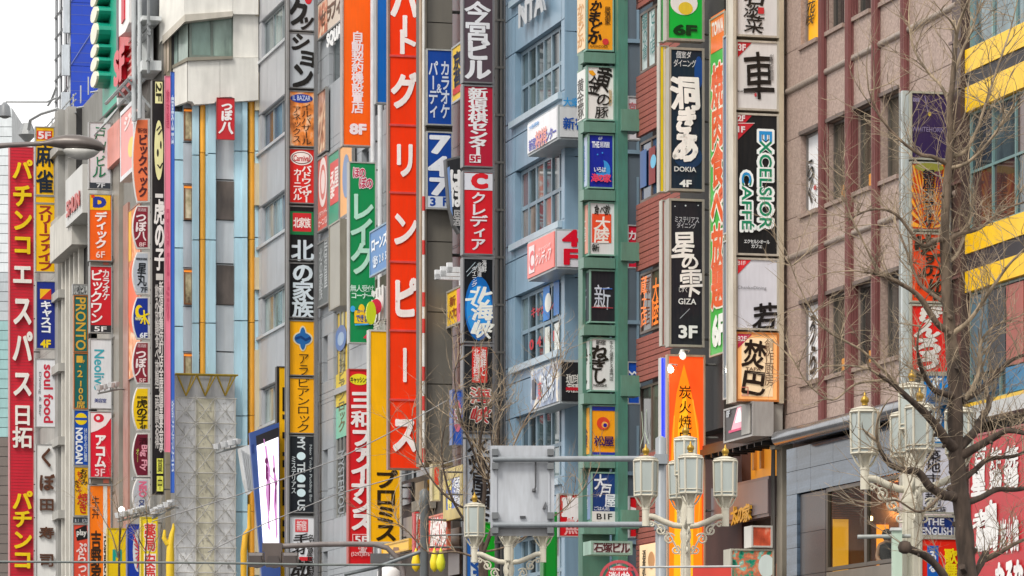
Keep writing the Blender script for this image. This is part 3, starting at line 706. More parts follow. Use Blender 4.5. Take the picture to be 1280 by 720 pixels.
mass(o, L(206, 0)[0], L(324, 0)[0], .61, 12, 34, '8c8a84')
# silver truss column in front of its lower half
fr = Frame('S', 295, .9); L = fr.L
t = thing('lattice_column', 'tall silver column of welded square truss cells with gold triangles at its top', 'column', fr)
X_ = [L(p, 0)[0] for p in (219, 244.5, 268.5, 294)]
zt = L(219, 497)[1]; zc = [zt-k*(L(219, 497)[1]-L(219, 528.2)[1]) for k in range(18)]
gm = mat('e2e3e4', 'metal', .35); cm = mat('d8d3bc', 'metal', .4); bm_ = mat('c0beb8', 'metal', .4)
for i in range(3):
    for j in range(17):
        xa, xb, za, zb = X_[i], X_[i+1], zc[j+1], zc[j]
        if zb < 0: continue
        MB().box(xa+.012, xb-.012, .06, .16, za+.012, zb-.012).build('cell_panel', cm if i == 1 else gm, t)
        b = MB(); cx, cz = (xa+xb)/2, (za+zb)/2
        b.tube([(xa+.03, .0, za+.03), (cx, -.16, cz), (xb-.03, .0, zb-.03)], .016, 4)
        b.tube([(xa+.03, .0, zb-.03), (cx-.08, -.1, cz+.1)], .014, 4) if (i+j) % 2 else b.tube([(xb-.03, .0, za+.03), (cx, -.16, cz)], .014, 4)
        for q in range(12): 
            ax_, az_ = cx+random.uniform(-.22, .22), cz+random.uniform(-.3, .3); b.box(ax_, ax_+.03, .02, .06, az_, az_+.03)
        b.tube([(xa+.03, .0, zb-.03), (xb-.03, .0, za+.03)], .009, 4); b.tube([(xa+.03, .02, cz), (cx, -.12, cz), (xb-.03, .02, cz)], .008, 4)
        b.build('truss_bar', bm_, t)
b = MB()
for x in X_: b.tube([(x, -.02, 0), (x, -.02, zt+.02)], .028, 5)
for z in zc: b.tube([(X_[0]-.05, -.03, z), (X_[3]+.05, -.03, z)], .022, 5)
for x in X_[1:3]:
    for z in zc:
        for k in range(8): a = k*math.pi/4; b.tube([(x, -.04, z), (x+.11*math.cos(a), -.12, z+.11*math.sin(a))], .01, 4)
b.build('truss_frame', bm_, t)
x0, za = L(219, 496); x1, zb = L(294, 470)
MB().box(x0, x1, .1, .2, za, zb).build('crown_panel', mat('b8b9bb', 'metal', .4), t)
b = MB(); gp = mat('b59a3c', 'metal', .35, metal=.6)
for p in (232, 256, 281):
    c = L(p, 495)
    for q in (-12, -8.5, 8.5, 12): e = L(p+q, 470); b.tube([(c[0], -.1, c[1]), (e[0], -.3 if abs(q) > 9 else .05, e[1])], .03, 5)
b.tube([(x0-.05, -.3, zb), (x1+.05, -.3, zb)], .035, 6); b.tube([(x0-.05, .02, zb), (x1+.05, .02, zb)], .03, 6); b.build('gold_triangle', gp, t)
MB().box(x0, x1, .2, 1.0, 0, za).build('core', mat('8b8a88', 'metal', .5), t)
# white hanging truss arm
fr = Frame('S', 292, .8); L = fr.L; t = thing('lighting_truss', 'short white horizontal lighting frame jutting out above the silver lattice column', 'frame', fr)
b = MB(); A = [L(237, 441), L(290, 439), L(290, 449), L(237, 452)]
for i in range(4): b.tube([(A[i][0], 0, A[i][1]), (A[(i+1) % 4][0], 0, A[(i+1) % 4][1])], .03, 5)
for p in (253, 271): a_, c_ = L(p, 440), L(p, 450.5); b.tube([(a_[0], 0, a_[1]), (c_[0], 0, c_[1])], .025, 5)
for p in (241, 246, 250): a_ = L(p, 447); b.lathe([(.02, a_[1]-.08), (.09, a_[1]-.06), (.09, a_[1]+.1), (.02, a_[1]+.12)], (a_[0], -.1), 8)
b.tube([(A[1][0], 0, A[1][1]), (A[1][0], 1.2, A[1][1])], .03, 5)
b.build('frame', mat('d8dcdc', 'metal', .4), t)
# ================================================================== LEFT GROUP (building line nearer the camera axis)
fr = Frame('F', 139, 0, XL); X = lambda p, y=0.: fr.L(p, 0, y)[0]
o = thing('beige_office_building', 'dark fronted building with beige concrete pillars behind the column of bulging signs', 'building', fr)
Z = lambda y, p: fr.L(p, y)[1]
mass(o, X(139), X(196), .7, 14, Z(22, 190), '8a8478')
DK = mat('4c443c', 'glass', .2)
zt = Z(125, 178); 
wallgrid(o, [X(p) for p in (150, 158, 166)], [2+2.3*k for k in range(8)], [], DK, th=.2, y=.2, name='dark_panel')
wallgrid(o, [X(p) for p in (178, 186, 196, 204)], [2+2.6*k for k in range(12)], [], mat('8f8572', 'panel', .5), th=.2, y=.1, name='wall_panel')
for p, q in ((140, 144.5), (145.5, 150)):
    MB().box(X(p), X(q), -.15, .2, 0, Z(110, 145)).build('pillar', mat('b5a994', 'concrete', .7), o)
MB().box(X(150), X(172), -.0, .5, Z(110, 150), Z(100, 150)+1).build('beam', mat('9a9284', 'concrete', .7), o)
for k in range(7): MB().box(X(139), X(150), -.2, -.16, 3+k*3, 3.12+k*3).build('pillar_band', mat('8a8070', 'concrete', .7), o)
MB().box(X(157), X(163), -.1, .18, 4, Z(258, 157)).build('door_frame', mat('b08478', 'metal', .4), o)
fr = Frame('F', 12, 0, XL); X = lambda p, y=0.: fr.L(p, 0, y)[0]
o = thing('grey_concrete_building', 'grey concrete building with ledges and short white columns between the leftmost sign columns', 'building', fr)
Z = lambda y, p=70: fr.L(p, y)[1]
mass(o, X(12), X(139), .6, 14, Z(172, 50), '8b8a86')
wallgrid(o, [X(p) for p in (12, 30, 50, 68, 73, 85)], [1+3.1*k for k in range(9)]+[Z(172, 50)], [(X(74.5), X(80), 4+3.1*k, 5.4+3.1*k) for k in range(8)], mat('a9a7a2', 'concrete', .7), th=.35)
for k in range(9): MB().box(X(60), X(86), -.45, -.0, 2.6+3.1*k, 2.95+3.1*k).build('ledge', mat('b4b2ac', 'concrete', .7), o)
MB().box(X(77), X(81), -.3, .0, 0, Z(172, 50)).build('pillar', mat('9f9e9a', 'concrete', .7), o)
zt, zb = Z(285, 83), Z(330, 83)
MB().box(X(83), X(111), -.7, .1, zb, zt).build('balcony_wall', mat('cfccc4', 'concrete', .7), o)
for p in (84, 88.5, 93.5, 99, 105): MB().box(X(p), X(p)+.3, -.25, -.05, 2, zb).build('column', mat('d4d0c6', 'concrete', .7), o)
MB().box(X(84), X(111), .0, .1, 2, zb).build('dark_wall', mat('3e3c3a', 'concrete', .7), o)
m = MB()
for y0 in (165, 150, 143):
    m.tube([(X(40), .3, Z(y0+15, 50)), (X(86), .3, Z(y0+15, 50))], .03, 5)
for k in range(9): m.tube([(X(40)+k*2.2, .3, Z(176, 50)), (X(40)+k*2.2, .3, Z(155, 50))], .03, 5)
for k in range(5): m.tube([(X(40)+k*4, .3, Z(176, 50)), (X(40)+k*4, 2.3, Z(165, 50))], .04, 5)
m.build('roof_railing', mat('b4b8ba', 'metal', .4), o)
# red raised letters on a white box
fF = Frame('F', 82, .8, XL); t = thing('wall_sign', 'white box sign with raised red letters on grey concrete wall at far left', 'sign', fF, 'box signs on walls')
xa, zt = fF.L(82, 226); xb, _ = fF.L(103, 0); _, zb = fF.L(82, 285)
MB().box(xa, xb, 0, .7, zb, zt).build('housing', mat('c6c6c2', 'panel'), t); deco(t, fF, [('t', '5HUN', 84, 254, 100, 272, 'c0443c', 's', dict(off=.05, thick=.04))], y=-.02)
# tall buildings and billboards behind
fS = Frame('F', 88, 0, XL); X = lambda p, y=0.: fS.L(p, 0, y)[0]
fr = Frame('F', 70, -1.2, XL); X = lambda p, y=0.: fr.L(p, 0, y)[0]; Z = lambda y, p=78: fr.L(p, y)[1]
o = thing('blue_billboard_tower', 'huge blue netted rooftop billboard tower with silver scaffold along its left side', 'billboard', fr)
xb = X(88); zt, zb = 62, Z(172)
m = MB()
for k in range(26):
    z = zb+k*.95; m.tube([(X(70.5), -.05, z), (xb, -.05, z)], .06, 4)
    m.tube([(X(70.5), 1.1, z), (xb, 1.1, z)], .05, 4)
for p in (70.5, 76, 82, 87.8): m.tube([(X(p), 0, zb), (X(p), 0, zb+25)], .07, 4); m.tube([(X(p), 1.1, zb), (X(p), 1.1, zb+25)], .06, 4)
m.build('scaffold', mat('a8acb0', 'metal', .4), o)
MB().box(X(70.6), xb, .5, .6, zb, zb+25).build('scaffold_backing', mat('73767c', 'metal', .5), o)
m = MB()
for k in range(6): m.box(X(80)+.1, X(82), .3, .4, zb+1.5+k*4, zb+3+k*4)
m.build('red_board', mat('c0403c', 'paint'), o)
fb = Frame('S', 126, 0, XL); fb.loc = fr.loc.copy(); 
px0 = xb
def fx(a, b, c, d, e, f_, nm, m_):       # a box facing the camera, at the near end of the scaffold
    return MB().box(px0+a, px0+b, c, d, e, f_).build(nm, m_, o)
for k in range(9):
    for j in range(2):
        fx(.0, .05, -.0+j*1.05+.01, 1.05+j*1.05, zb+k*2.8, zb+k*2.8+2.78, 'net_panel', mat('0a3fb8', 'panel', .5))
fx(-.1, -.02, 0, 2.2, zb-1, zb+25, 'net_backing', mat('143a80', 'paint'))
m = MB()
for k in range(9):
    m.tube([(px0+.07, 0, zb+k*2.8), (px0+.07, 1.0, zb+k*2.8+1.6)], .025, 4)
for k in range(60): m.box(px0+.05, px0+.056, 0, 2.1, zb+k*.42, zb+k*.42+.018)
m.build('net_tie', mat('5566a8', 'metal'), o)
b = MB(); rr = random.Random(3); 
for k in range(12): z = zb+k*2.1; b.box(px0-.1, px0+.12, -.35+rr.uniform(-.1, .1), -.05, z+rr.uniform(0, .4), z+1.6)
b.build('raised_letters', mat('c4ccd4', 'metal', .3), o)
MB().box(X(70), xb, .2, 8, 2, zb).build('podium', mat('8b8d90', 'concrete'), o)
# green billboard with huge raised bubbles
fr = Frame('F', 122, .5, XL); X = lambda p, y=0.: fr.L(p, 0, y)[0]; Z = lambda y, p=124: fr.L(p, y)[1]
o = thing('green_billboard', 'green rooftop billboard carrying huge raised cream and green scalloped shape', 'billboard', fr)
zb = Z(148); MB().box(X(125), X(146), .1, .5, zb, zb+9).build('board', mat('17a284', 'panel'), o)
MB().box(X(146), X(148), .0, .5, zb-.2, zb+9).build('frame', mat('cfd4d4', 'metal'), o)
fsd = Frame('F', 122, .5, XL)
for k, (ya, yb_) in enumerate(((0, 17), (18, 37), (38, 64), (65, 80), (81, 97), (98, 117))):
    z0, z1 = Z(yb_, 124), Z(ya, 124); rz = (z1-z0)/2; P = []
    cx, cz = X(131), (z0+z1)/2; n = 16
    P = [(cx+.95*math.cos(2*math.pi*i/n), cz+rz*1.04*math.sin(2*math.pi*i/n)) for i in range(n)]
    MB().prism(P, -.36, .1).build('raised_bubble', mat('14927a', 'panel', .3), o)
    P = [(cx+.85*math.cos(2*math.pi*i/n), cz+rz*.95*math.sin(2*math.pi*i/n)) for i in range(n)]
    MB().prism(P, -.44, -.36).build('bubble_face', mat('ece6cf', 'panel', .4), o)
m = MB()
for k in range(7): m.tube([(X(124)+k*.8, .3, zb), (X(122)+k*.8, -.4, zb-.9)], .04, 4)
m.tube([(X(122), -.4, zb-.9), (X(146), -.4, zb-.9)], .04, 4); m.tube([(X(122), .1, zb), (X(146), .1, zb)], .04, 4)
m.build('catwalk', mat('a8acac', 'metal'), o)
MB().box(X(112), X(139), .3, 5, 2, zb).build('podium', mat('9a948a', 'concrete'), o)
MB().box(X(122), X(146), .1, .3, zb-2.2, zb-.7).build('lower_board', mat('eb9a8c', 'panel'), o)
# red billboard
fr = Frame('F', 147, .6, XL); X = lambda p, y=0.: fr.L(p, 0, y)[0]; Z = lambda y, p=149: fr.L(p, y)[1]
o = thing('red_billboard', 'red rooftop billboard studded with bulbs and raised red letters with white edges', 'billboard', fr)
zb = Z(120); MB().box(X(149), X(172), .0, .4, zb, zb+8).build('board', mat('c64848', 'face', .4), o)
m = MB()
for i in range(16):
    for j in range(24): m.box(X(161)+i*.19, X(161)+i*.19+.05, -.05, 0, zb+.3+j*.25, zb+.36+j*.25)
m.build('bulb', mat('e8c4bc', 'paint'), o)
MB().box(X(172), X(178), -.05, .4, zb-.1, zb+8).build('frame', mat('d4d8d8', 'metal'), o); MB().box(X(147), X(149), -.05, .4, zb, zb+8).build('frame', mat('5a5c60', 'metal'), o)
deco(o, fr, [('t', 'SF', 150, 70, 162, 108, 'd02034', 's', dict(off=.06, thick=.22))], y=-.02)
P = [(150, -20), (163, -20), (163, 28), (158, 40), (150, 46)]
MB().prism([fr.L(a, b_, -.4) for a, b_ in P], -.45, 0).build('raised_letter', mat('f0ecea', 'paint'), o)
P = [(151.5, -20), (155, -20), (155, 24), (151.5, 30)]; MB().prism([fr.L(a, b_, -.5) for a, b_ in P], -.5, -.45).build('raised_letter', mat('c82034', 'paint'), o)
m = MB()
m.tube([(X(149), -.5, zb-.3), (X(180), -.5, zb-.3)], .07, 5); m.tube([(X(148), .0, zb-.35), (X(180), .0, zb-.35)], .07, 5)
for p in (166, 172, 178): m.tube([(X(p), -.5, zb-.35), (X(p), .3, zb-1.3)], .05, 5)
zq = Z(150, 180); m.tube([(X(178), -.3, zq), (X(178), -.3, zb+8)], .1, 6); m.tube([(X(181.5), -.2, zq), (X(181.5), -.2, zb+8)], .08, 6)
m.build('support_frame', mat('b9bec0', 'metal', .4), o)
# rooftop gear between the red billboard and the white tower
fr = Frame('F', 184, .3, XL); X = lambda p, y=0.: fr.L(p, 0, y)[0]; Z = lambda y, p=188: fr.L(p, y)[1]
t = thing('rooftop_unit', 'grey air handling drum with pipes high beside the white tower', 'machine', fr)
MB().lathe([(.35, Z(24)), (.6, Z(20)), (.6, Z(-6)), (.3, Z(-10))], (X(187), .0), 14).build('drum', mat('70757a', 'metal'), t)
m = MB()
for y in (40, 48, 52, 84): m.tube([(X(183), -.3, Z(y)), (X(197), -.3, Z(y))], .07, 5)
m.tube([(X(196), -.3, Z(-10)), (X(196), -.3, Z(100))], .06, 5); m.build('pipe', mat('8a8e90', 'metal'), t)
MB().box(X(184), X(195), -.5, .2, Z(95), Z(83)).build('tray', mat('d4d8d8', 'metal'), t)
MB().box(X(184), X(195), -.5, .2, Z(33), Z(28)).build('tray', mat('d4d8d8', 'metal'), t)
# far white slatted building
fr = Flat(-6, 330, 0, .02); L = fr.L
o = thing('white_slatted_building', 'distant white building clad in horizontal slats, cut off by left edge', 'building', fr)
x0, zt = L(-60, 134); x1, _ = L(14.6, 134); 
n = 0; z = zt
while z > 1:
    yy = 953-(z-EYE)/330*5000
    h, nm = ('d4dadd', 'slat_panel') if yy < 330 else (('b0b8bc', 'slat_panel') if yy < 400 else (('8fb4b4', 'window_band') if yy < 540 else ('6a605a', 'slat_panel')))
    MB().box(x0, x1, 0, .3, z-.78, z-.03).build(nm, mat(h, 'panel'), o); z -= .8
mass(o, x0, x1, .3, 12, zt, 'c4c8ca')
t = thing('flood_lamp', 'small dark flood lamp on a bracket at the upper left edge', 'lamp', Flat(5, 200)); fr = Flat(5, 200)
a_ = fr.L(6, 138); MB().lathe([(.1, a_[1]-.4), (.32, a_[1]-.3), (.25, a_[1]+.2), (.08, a_[1]+.4)], (a_[0], 0), 10).build('lamp_head', mat('7c8084', 'metal'), t)
e = fr.L(4, 132); MB().tube([(a_[0], 0, a_[1]), (e[0], 0, e[1]), (fr.L(-8, 128)[0], 0, e[1])], .05, 5).build('arm', mat('8c9094', 'metal'), t)
m = MB(); 
fr = Frame('F', 40, 1, XL)
t = thing('roof_antenna', 'thin roof rail with small flood lamp above the yellow column at left', 'rail', fr)
P = [fr.L(a, b_) for a, b_ in ((8, 127), (60, 127), (71, 122))]; m.tube([(x, 0, z) for x, z in P], .05, 4)
P = [fr.L(a, b_) for a, b_ in ((60, 132), (64, 126), (71, 108))]; m.tube([(x, 0, z) for x, z in P], .05, 4)
P = [fr.L(a, b_) for a, b_ in ((36, 162), (38, 150), (52, 142), (72, 136))]; m.tube([(x, 0, z) for x, z in P], .07, 4); m.build('rail', mat('b0b4b6', 'metal'), t)
a_ = fr.L(34, 163); MB().lathe([(.1, a_[1]-.5), (.4, a_[1]-.2), (.2, a_[1]+.3)], (a_[0], 0), 8).build('lamp_head', mat('8c9092', 'metal'), t)
# ================================================================== SIGNS. item boxes are in photo pixels
def t(s, a, b, c, d, h, m='v', **k): return ('t', s, a, b, c, d, h, m, k)
GC = 'leftmost sign columns'
# ---- left columns
o, f = sign('tall red panel with yellow and white raised letters, leftmost sign', 12, 183, 42, 735, 'c8283a', [], X0=XL, v=.3, d=.5, frame='c05a60', rim=.03)
m = MB(); xa, _ = f.L(12.5, 0); xb, _ = f.L(41.5, 0); zt = f.L(12, 183)[1]; z = .2
while z < zt: m.box(xa, xb, -.016, -.007, z, z+.02); z += .14
m.build('grid_line', mat('b02434'), o)
for s_, a, b, h in (('パ', 200, 224, 'e8c81c'), ('チ', 231, 258, 'e8c81c'), ('ン', 262, 288, 'e8c81c'), ('コ', 293, 318, 'e8c81c'), ('エ', 329, 356, 'e8e4de'), ('ス', 370, 406, 'e8e4de'), ('パ', 415, 452, 'e8e4de'), ('ス', 463, 495, 'e8e4de'), ('日', 506, 531, 'e8e4de'), ('拓', 534, 559, 'e8e4de'),
                    ('パ', 614, 637, 'e8c81c'), ('チ', 638, 659, 'e8c81c'), ('ン', 663, 686, 'e8c81c'), ('コ', 688, 711, 'e8c81c')):
    deco(o, f, [t(s_, 16, a, 39, b, h, thick=.14, off=.045, name='raised_letter')], y=-.01)
S2 = 'second sign column from left'
sign('yellow sign with 5F on red and large dark mahjong characters, top of second column', 44, 158, 68, 244, 'f4bc12', [('r', 46, 163, 65, 174, 'd8382c'), t('5F', 48, 164.5, 63, 173, 'f0e0e0', 's', off=.04), t('麻', 46, 182, 66, 207, '1c2838', off=.05), t('雀', 46, 213, 66, 240, '1c2838', off=.05)], X0=XL, group=S2)
sign('plain small yellow panel between the two yellow signs in second column', 44, 245, 69, 253.5, 'f0b80e', X0=XL, group=S2, rim=.02)
sign('yellow sign with dark red vertical katakana in second column', 44, 254, 69, 340, 'f2bc10', [t('スリーファイブ', 48, 256, 66, 338, '9a2c28', off=.045)], X0=XL, group=S2)
sign('navy sign with white katakana, yellow red square and 4F at foot', 45, 351, 70, 436, '1e2f86', [('r', 50, 361, 64, 374, 'e8b820'), ('p', [(50, 374), (64, 361), (64, 374)], 'c8342c'), t('キャスコ', 51, 376, 64, 416, 'eef0f4', off=.05), t('4F', 51, 425, 63, 434, 'f0d020', 's', off=.05)], X0=XL, group=S2)
sign('white sign with downward red script and small grey lettering in second column', 44, 448, 70, 534, 'dfe0e4', [t('soul food', 55, 456, 66, 528, 'c82c44', 'r', off=.03), t('Dining & Bar', 48, 465, 51.5, 520, '8a8c90', 'r')], X0=XL, group=S2)
o, f = sign('white board with five raised dark brown sushi shop characters, foot of second column', 45, 555, 71, 735, 'e2e2e0', X0=XL, group=S2)
for s_, a, b in (('く', 560, 583), ('ぼ', 593, 613), ('田', 623, 638), ('寿', 659, 673), ('司', 692, 708)): deco(o, f, [t(s_, 49, a, 67, b, '5a3a2c', thick=.1, off=.04, name='raised_letter')], y=-.01)
S3 = 'third sign column from left'
sign('small pale grey building name plate on top of green sign column', 91, 355, 110, 368, 'c4c6c4', [t('小松ビル', 93, 357, 108, 367, '33363a', 'h', off=.03)], X0=XL, group=S3, rim=.03)
sign('teal sign with gold capital letters running down', 92, 369, 110, 440, '1f6a66', [t('PRONTO', 95, 372, 107, 437, 'e0b040', 'r', off=.02)], X0=XL, group=S3, frame='b0682c')
sign('teal sign with gold floor numbers and 100 seats', 92, 441, 110, 511, '1f6a66', [t('1', 97, 445, 102, 453, 'e0b040', 's', off=.03), ('e', 99, 457, 101, 459, 'e0b040'), t('2', 97, 463, 103, 471, 'e0b040', 's', off=.03), t('F', 104, 450, 106, 454, 'e0b040', 's'), t('100席', 96, 475, 106, 510, 'e0b040', off=.03)], X0=XL, group=S3, frame='b0682c')
sign('blue sign with yellow disc on top and white letters running down', 92, 512, 111, 582, '1450b4', [('e', 94, 516, 109, 531, 'f2d21c'), ('r', 94, 522, 109, 525, '1450b4'), t('NOLOAN', 95, 535, 103, 579, 'eef2f6', 'r', off=.05), t('はじめての方に最適', 105, 535, 109, 577, 'd8e4f0', off=.02)], X0=XL, group=S3)
sign('yellow sign with red and black hand lettered savoury pancake writing', 92, 583, 111, 645, 'f0b416', [t('お好み', 101, 586, 109, 606, '30241c', brush=1, off=.03), t('もんじゃ', 96, 589, 102, 617, 'c8342c', brush=1), t('焼き', 97, 617, 109, 641, 'c8342c', brush=1, off=.03), t('たこ', 93, 600, 99, 614, '3a2a20', brush=1)], X0=XL, group=S3)
sign('tiny dark plate with pale basement floor lettering', 91, 646, 111, 654, '3c424c', [t('B1 ビル', 93, 648, 109, 653, 'd0d4d8', 'h')], X0=XL, group=S3, rim=.02)
sign('coral red sign with tilted black square and white kana', 91, 655, 111, 735, 'e4503c', [('p', [(94, 662), (108, 656), (110, 673), (96, 676)], '221e20'), t('play', 96, 662, 108, 671, 'e8e4e0', 's', off=.03), t('ぷらっと', 96, 678, 108, 730, 'f4dcd8', off=.04)], X0=XL, group=S3)
S4 = 'fourth sign column from left'
sign('white sign with green characters and dark 7F foot, behind the street lamp head', 111, 152, 139, 236, 'd8d8dc', [t('戸', 118, 159, 132, 174, '1c7a54', brush=.7, off=.01), t('川', 118, 176, 132, 190, '1c7a54', brush=.7, off=.01), t('ビ', 118, 194, 132, 208, '1c7a54', brush=.7, off=.02), t('ル', 118, 207, 132, 222, '1c7a54', brush=.7, off=.02), ('r', 112, 228, 138, 235, '3a4048'), t('7F', 121, 229, 131, 234, 'd8dce0', 's', off=.03)], X0=XL, group=S4)
sign('orange sign with blue D on yellow top and white 6F at foot', 111, 242, 140, 326, 'f4641a', [('r', 112, 243, 138, 262, 'f4be18'), t('D', 118, 247, 131, 258, '2a3c9c', 's', off=.1), ('r', 114, 243.5, 118, 247, 'e04020'), t('ディック', 119, 265, 133, 310, 'f6ece8', off=.05), t('6F', 120, 314, 131, 322, 'f6d8cc', 's', off=.02)], X0=XL, group=S4)
sign('crimson karaoke sign with white katakana in two columns and 5F on dark foot', 112, 332, 140, 416, 'c8202c', [t('カラオケ', 128, 337, 137, 375, 'f0e4e4', off=.03), t('ビックワン', 113, 337, 128, 404, 'f4eeee', off=.03), ('r', 113, 406, 139, 415, '2e3034'), t('5F', 118, 408, 133, 414, 'e8e8e8', 's', off=.02)], X0=XL, group=S4)
sign('white sign with turquoise script running down, small blue salon characters', 112, 423, 140, 511, 'd8dade', [t('Neolive', 118, 437, 130, 487, '3aa4b4', 'r'), t('美容室', 118, 498, 133, 503, '3a4a90', 'h')], X0=XL, group=S4)
sign('red sign with white katakana, pale rounded top and 3F at foot', 112, 514, 140, 597, 'd81c34', [('p', [(113, 516), (139, 516), (139, 522), (132, 532), (122, 538), (113, 541)], 'ece0e2'), ('e', 117, 517, 130, 528, 'd02038'), ('e', 120, 520, 125, 525, 'ece0e2'), t('アコム', 119, 543, 132, 584, 'f4ecec', off=.06), t('3F', 119, 586, 131, 595, 'f0c8cc', 's')], X0=XL, group=S4)
sign('small grey and salmon plate between two signs of fourth column', 113, 327, 139, 331.5, 'a8a49c', [('r', 129, 328, 136, 331, 'e88070')], X0=XL, group=S4, rim=.01)
sign('small brown and salmon plate between two red and white signs of fourth column', 113, 598, 139, 604.5, '8a847c', [('r', 129, 599, 136, 604, 'e8806a')], X0=XL, group=S4, rim=.01)
sign('orange beef bowl sign with black characters and white right stripe', 111, 606, 139, 735, 'f47a12', [('r', 129, 607, 134, 734, 'e0dcd4'), t('牛丼', 115, 620, 124, 648, '3a2a20', off=.0), t('吉野家', 114, 664, 126, 730, '33241a', off=.05), t('YOSHINOYA', 130, 668, 133.5, 730, '2a2a30', 'r', off=.05)], X0=XL, group=S4)
# ---- facade billboards left of bulging column
sign('white framed pink billboard with red characters lying along the wall', 151, 141, 168, 228, 'e88f88', [t('ジナ', 155, 148, 172, 165, 'f4dcd8', 'h', off=.06), ('e', 160, 175, 168, 200, 'e8c84a')], X0=XL, kind='F', v=.8, frame='dfe1e4', rim=.16, d=.38, group='billboards along the walls', name='wall_sign')
sign('tall orange and yellow picture poster lying along the dark wall', 157, 268, 176, 478, 'f0904a', [('r', 158, 268, 164, 330, 'f2c040'), ('e', 160, 330, 172, 420, 'f06a3a')], X0=XL, kind='F', v=.05, frame='b08478', d=.1, group='billboards along the walls', name='wall_sign', fkind='photo')
SB = 'bulging signs in one column'
def bulge(x0, y0, x1, y1): 
    P = [(x1, y0), (x1, y1)]; n = 12
    for i in range(n+1):
        a = i/n; P.append((x0+6-6*math.sin(math.pi*a)**.8, y1-(y1-y0)*a))
    return P
def bs(label, y0, y1, c, items, fr_='d8d4d0', x0=166, x1=187.5):
    return sign(label, x0, y0, x1, y1, c, items, X0=XL, shape=bulge(x0, y0, x1, y1), frame=fr_, group=SB, rim=.05, v=.3, d=.25)
bs('salmon orange bulging sign with brown katakana, top of bulging column', 148, 253, 'f07c50', [t('新宿', 172, 160, 184, 166, '6a3030', 'h', off=.02), t('ビックペック', 173, 168, 184, 246, '5c2c30', off=.05)])
bs('maroon bulging sign marked 8F with white characters, second of bulging column', 257, 311, '8c2838', [t('居酒屋', 172, 260, 183, 264, 'd8b8b8', 'h'), t('つぼ八', 170, 266, 183, 300, 'f0e0e0', off=.05, brush=.5), t('8F', 174, 303, 182, 308, 'e8c0c0', 's', off=.03)])
bs('pale grey bulging sign with two black characters and 7F', 315, 368, 'b6bcc6', [t('個室居酒屋', 170, 322, 184, 325, '30343a', 'h', off=.03), t('星丸', 171, 328, 183, 356, '22262c', off=.04, brush=.5), t('7F', 176, 359, 184, 365, '30343a', 's', off=.03)])
bs('blue bulging sign with yellow moon and 6F', 371, 424, '1c3490', [('e', 169, 381, 179, 398, 'f2d41c'), ('e', 173, 384, 180, 394, '1c3490'), ('l', [[(180, 388), (181, 405)], [(176, 396), (186, 392)], [(181, 396), (186, 405)], [(180, 396), (176, 404)]], 'f2d41c', 2), t('HoHoHo', 169, 396, 178, 400, 'e8e0a0', 's', off=.05), t('6F', 175, 416, 184, 422, 'e8ecf4', 's', off=.04)])
bs('maroon bulging sign marked 5F with white characters, lower twin in bulging column', 427, 480, '8c2838', [t('居酒屋', 172, 430, 183, 434, 'd8b8b8', 'h'), t('つぼ八', 170, 437, 183, 470, 'f0e0e0', off=.05, brush=.5), t('5F', 174, 473, 182, 478, 'e8c0c0', 's', off=.03)])
bs('yellow bulging sign with black tiger characters and 4F', 484, 538, 'ecc418', [t('居酒屋', 171, 495, 184, 498, '40381c', 'h', off=.03), t('虎の子', 171, 499, 184, 530, '2a2414', off=.04), t('4F', 175, 531, 183, 536, '40381c', 's', off=.03)])
bs('dark wine bulging sign with pink script', 541, 596, '6c1c30', [t('Big Fly', 175, 556, 184, 588, 'e8a0b0', 'r', off=.03), t('酒', 174, 547, 184, 556, '3c0c18', off=.02), t('オー', 170, 560, 174, 578, 'c0d060', off=.0)])
bs('silver bulging sign with pink and blue letters running down, lowest of bulging column', 598, 642, 'b4b6be', [t('NEO', 174, 602, 183, 621, 'e06a8c', 'r', off=.05), t('DUST', 174, 625, 180, 642, '3a4a80', 'r', off=.03)])
# ---- tiger column and stripes
sign('tall black sign with cream tiger face and white characters', 190, 100, 205, 618, '201e20', [('r', 194, 102, 203, 129, 'e8e4a8'), t('2F', 195, 104, 202, 126, '30301c', 'r', off=.03), ('e', 193, 150, 204, 225, 'e8e4a8'), ('e', 196, 186, 198.5, 196, '201e20'), ('e', 200, 176, 202, 186, '201e20'), ('l', [[(196, 163), (200, 158)], [(198, 168), (202, 162)], [(197, 206), (200, 210), (203, 204)]], '201e20', 1.5), ('r', 194, 242, 204, 247, 'd8d4d0'), t('虎の子', 194, 250, 205, 338, 'e8e4e0', off=.06, brush=.4), ('r', 195, 342, 204, 350, 'cac6c0'),
     t('新宿歌舞伎町店全席個室宴会承', 199, 352, 204, 565, 'dcd8d4', off=.05), t('飲み放題食べ放題二時間お得', 194, 356, 198.5, 560, 'c4c0bc', off=.04), ('r', 196, 573, 204, 592, 'dcdc5c'), t('営業', 197, 574, 203, 590, '3a3a20'), ('r', 196, 595, 204, 614, 'dcdc5c'), t('中', 197, 597, 203, 612, '3a3a20')], X0=XL, v=.3, frame='48443f', rim=.02)
sign('narrow tall pink banner panel beside the tiger sign', 206, 95, 213, 565, 'ee8296', [t('飲放題', 208, 112, 211.5, 160, 'd0506c'), t('団体様', 208, 260, 211.5, 400, 'd05a74')], X0=XL, v=.22, frame='e890a0', rim=.01, d=.1, arms=False)
sign('narrow tall blue banner panel right of the pink one', 213.5, 90, 218, 616, '3f6cc8', [t('宴会', 214, 120, 217.5, 180, 'c8d8f0', off=.04), t('歓送迎会', 214.5, 500, 217.5, 590, 'c8d8f0')], X0=XL, v=.1, frame='3050a0', rim=.005, d=.1, arms=False)
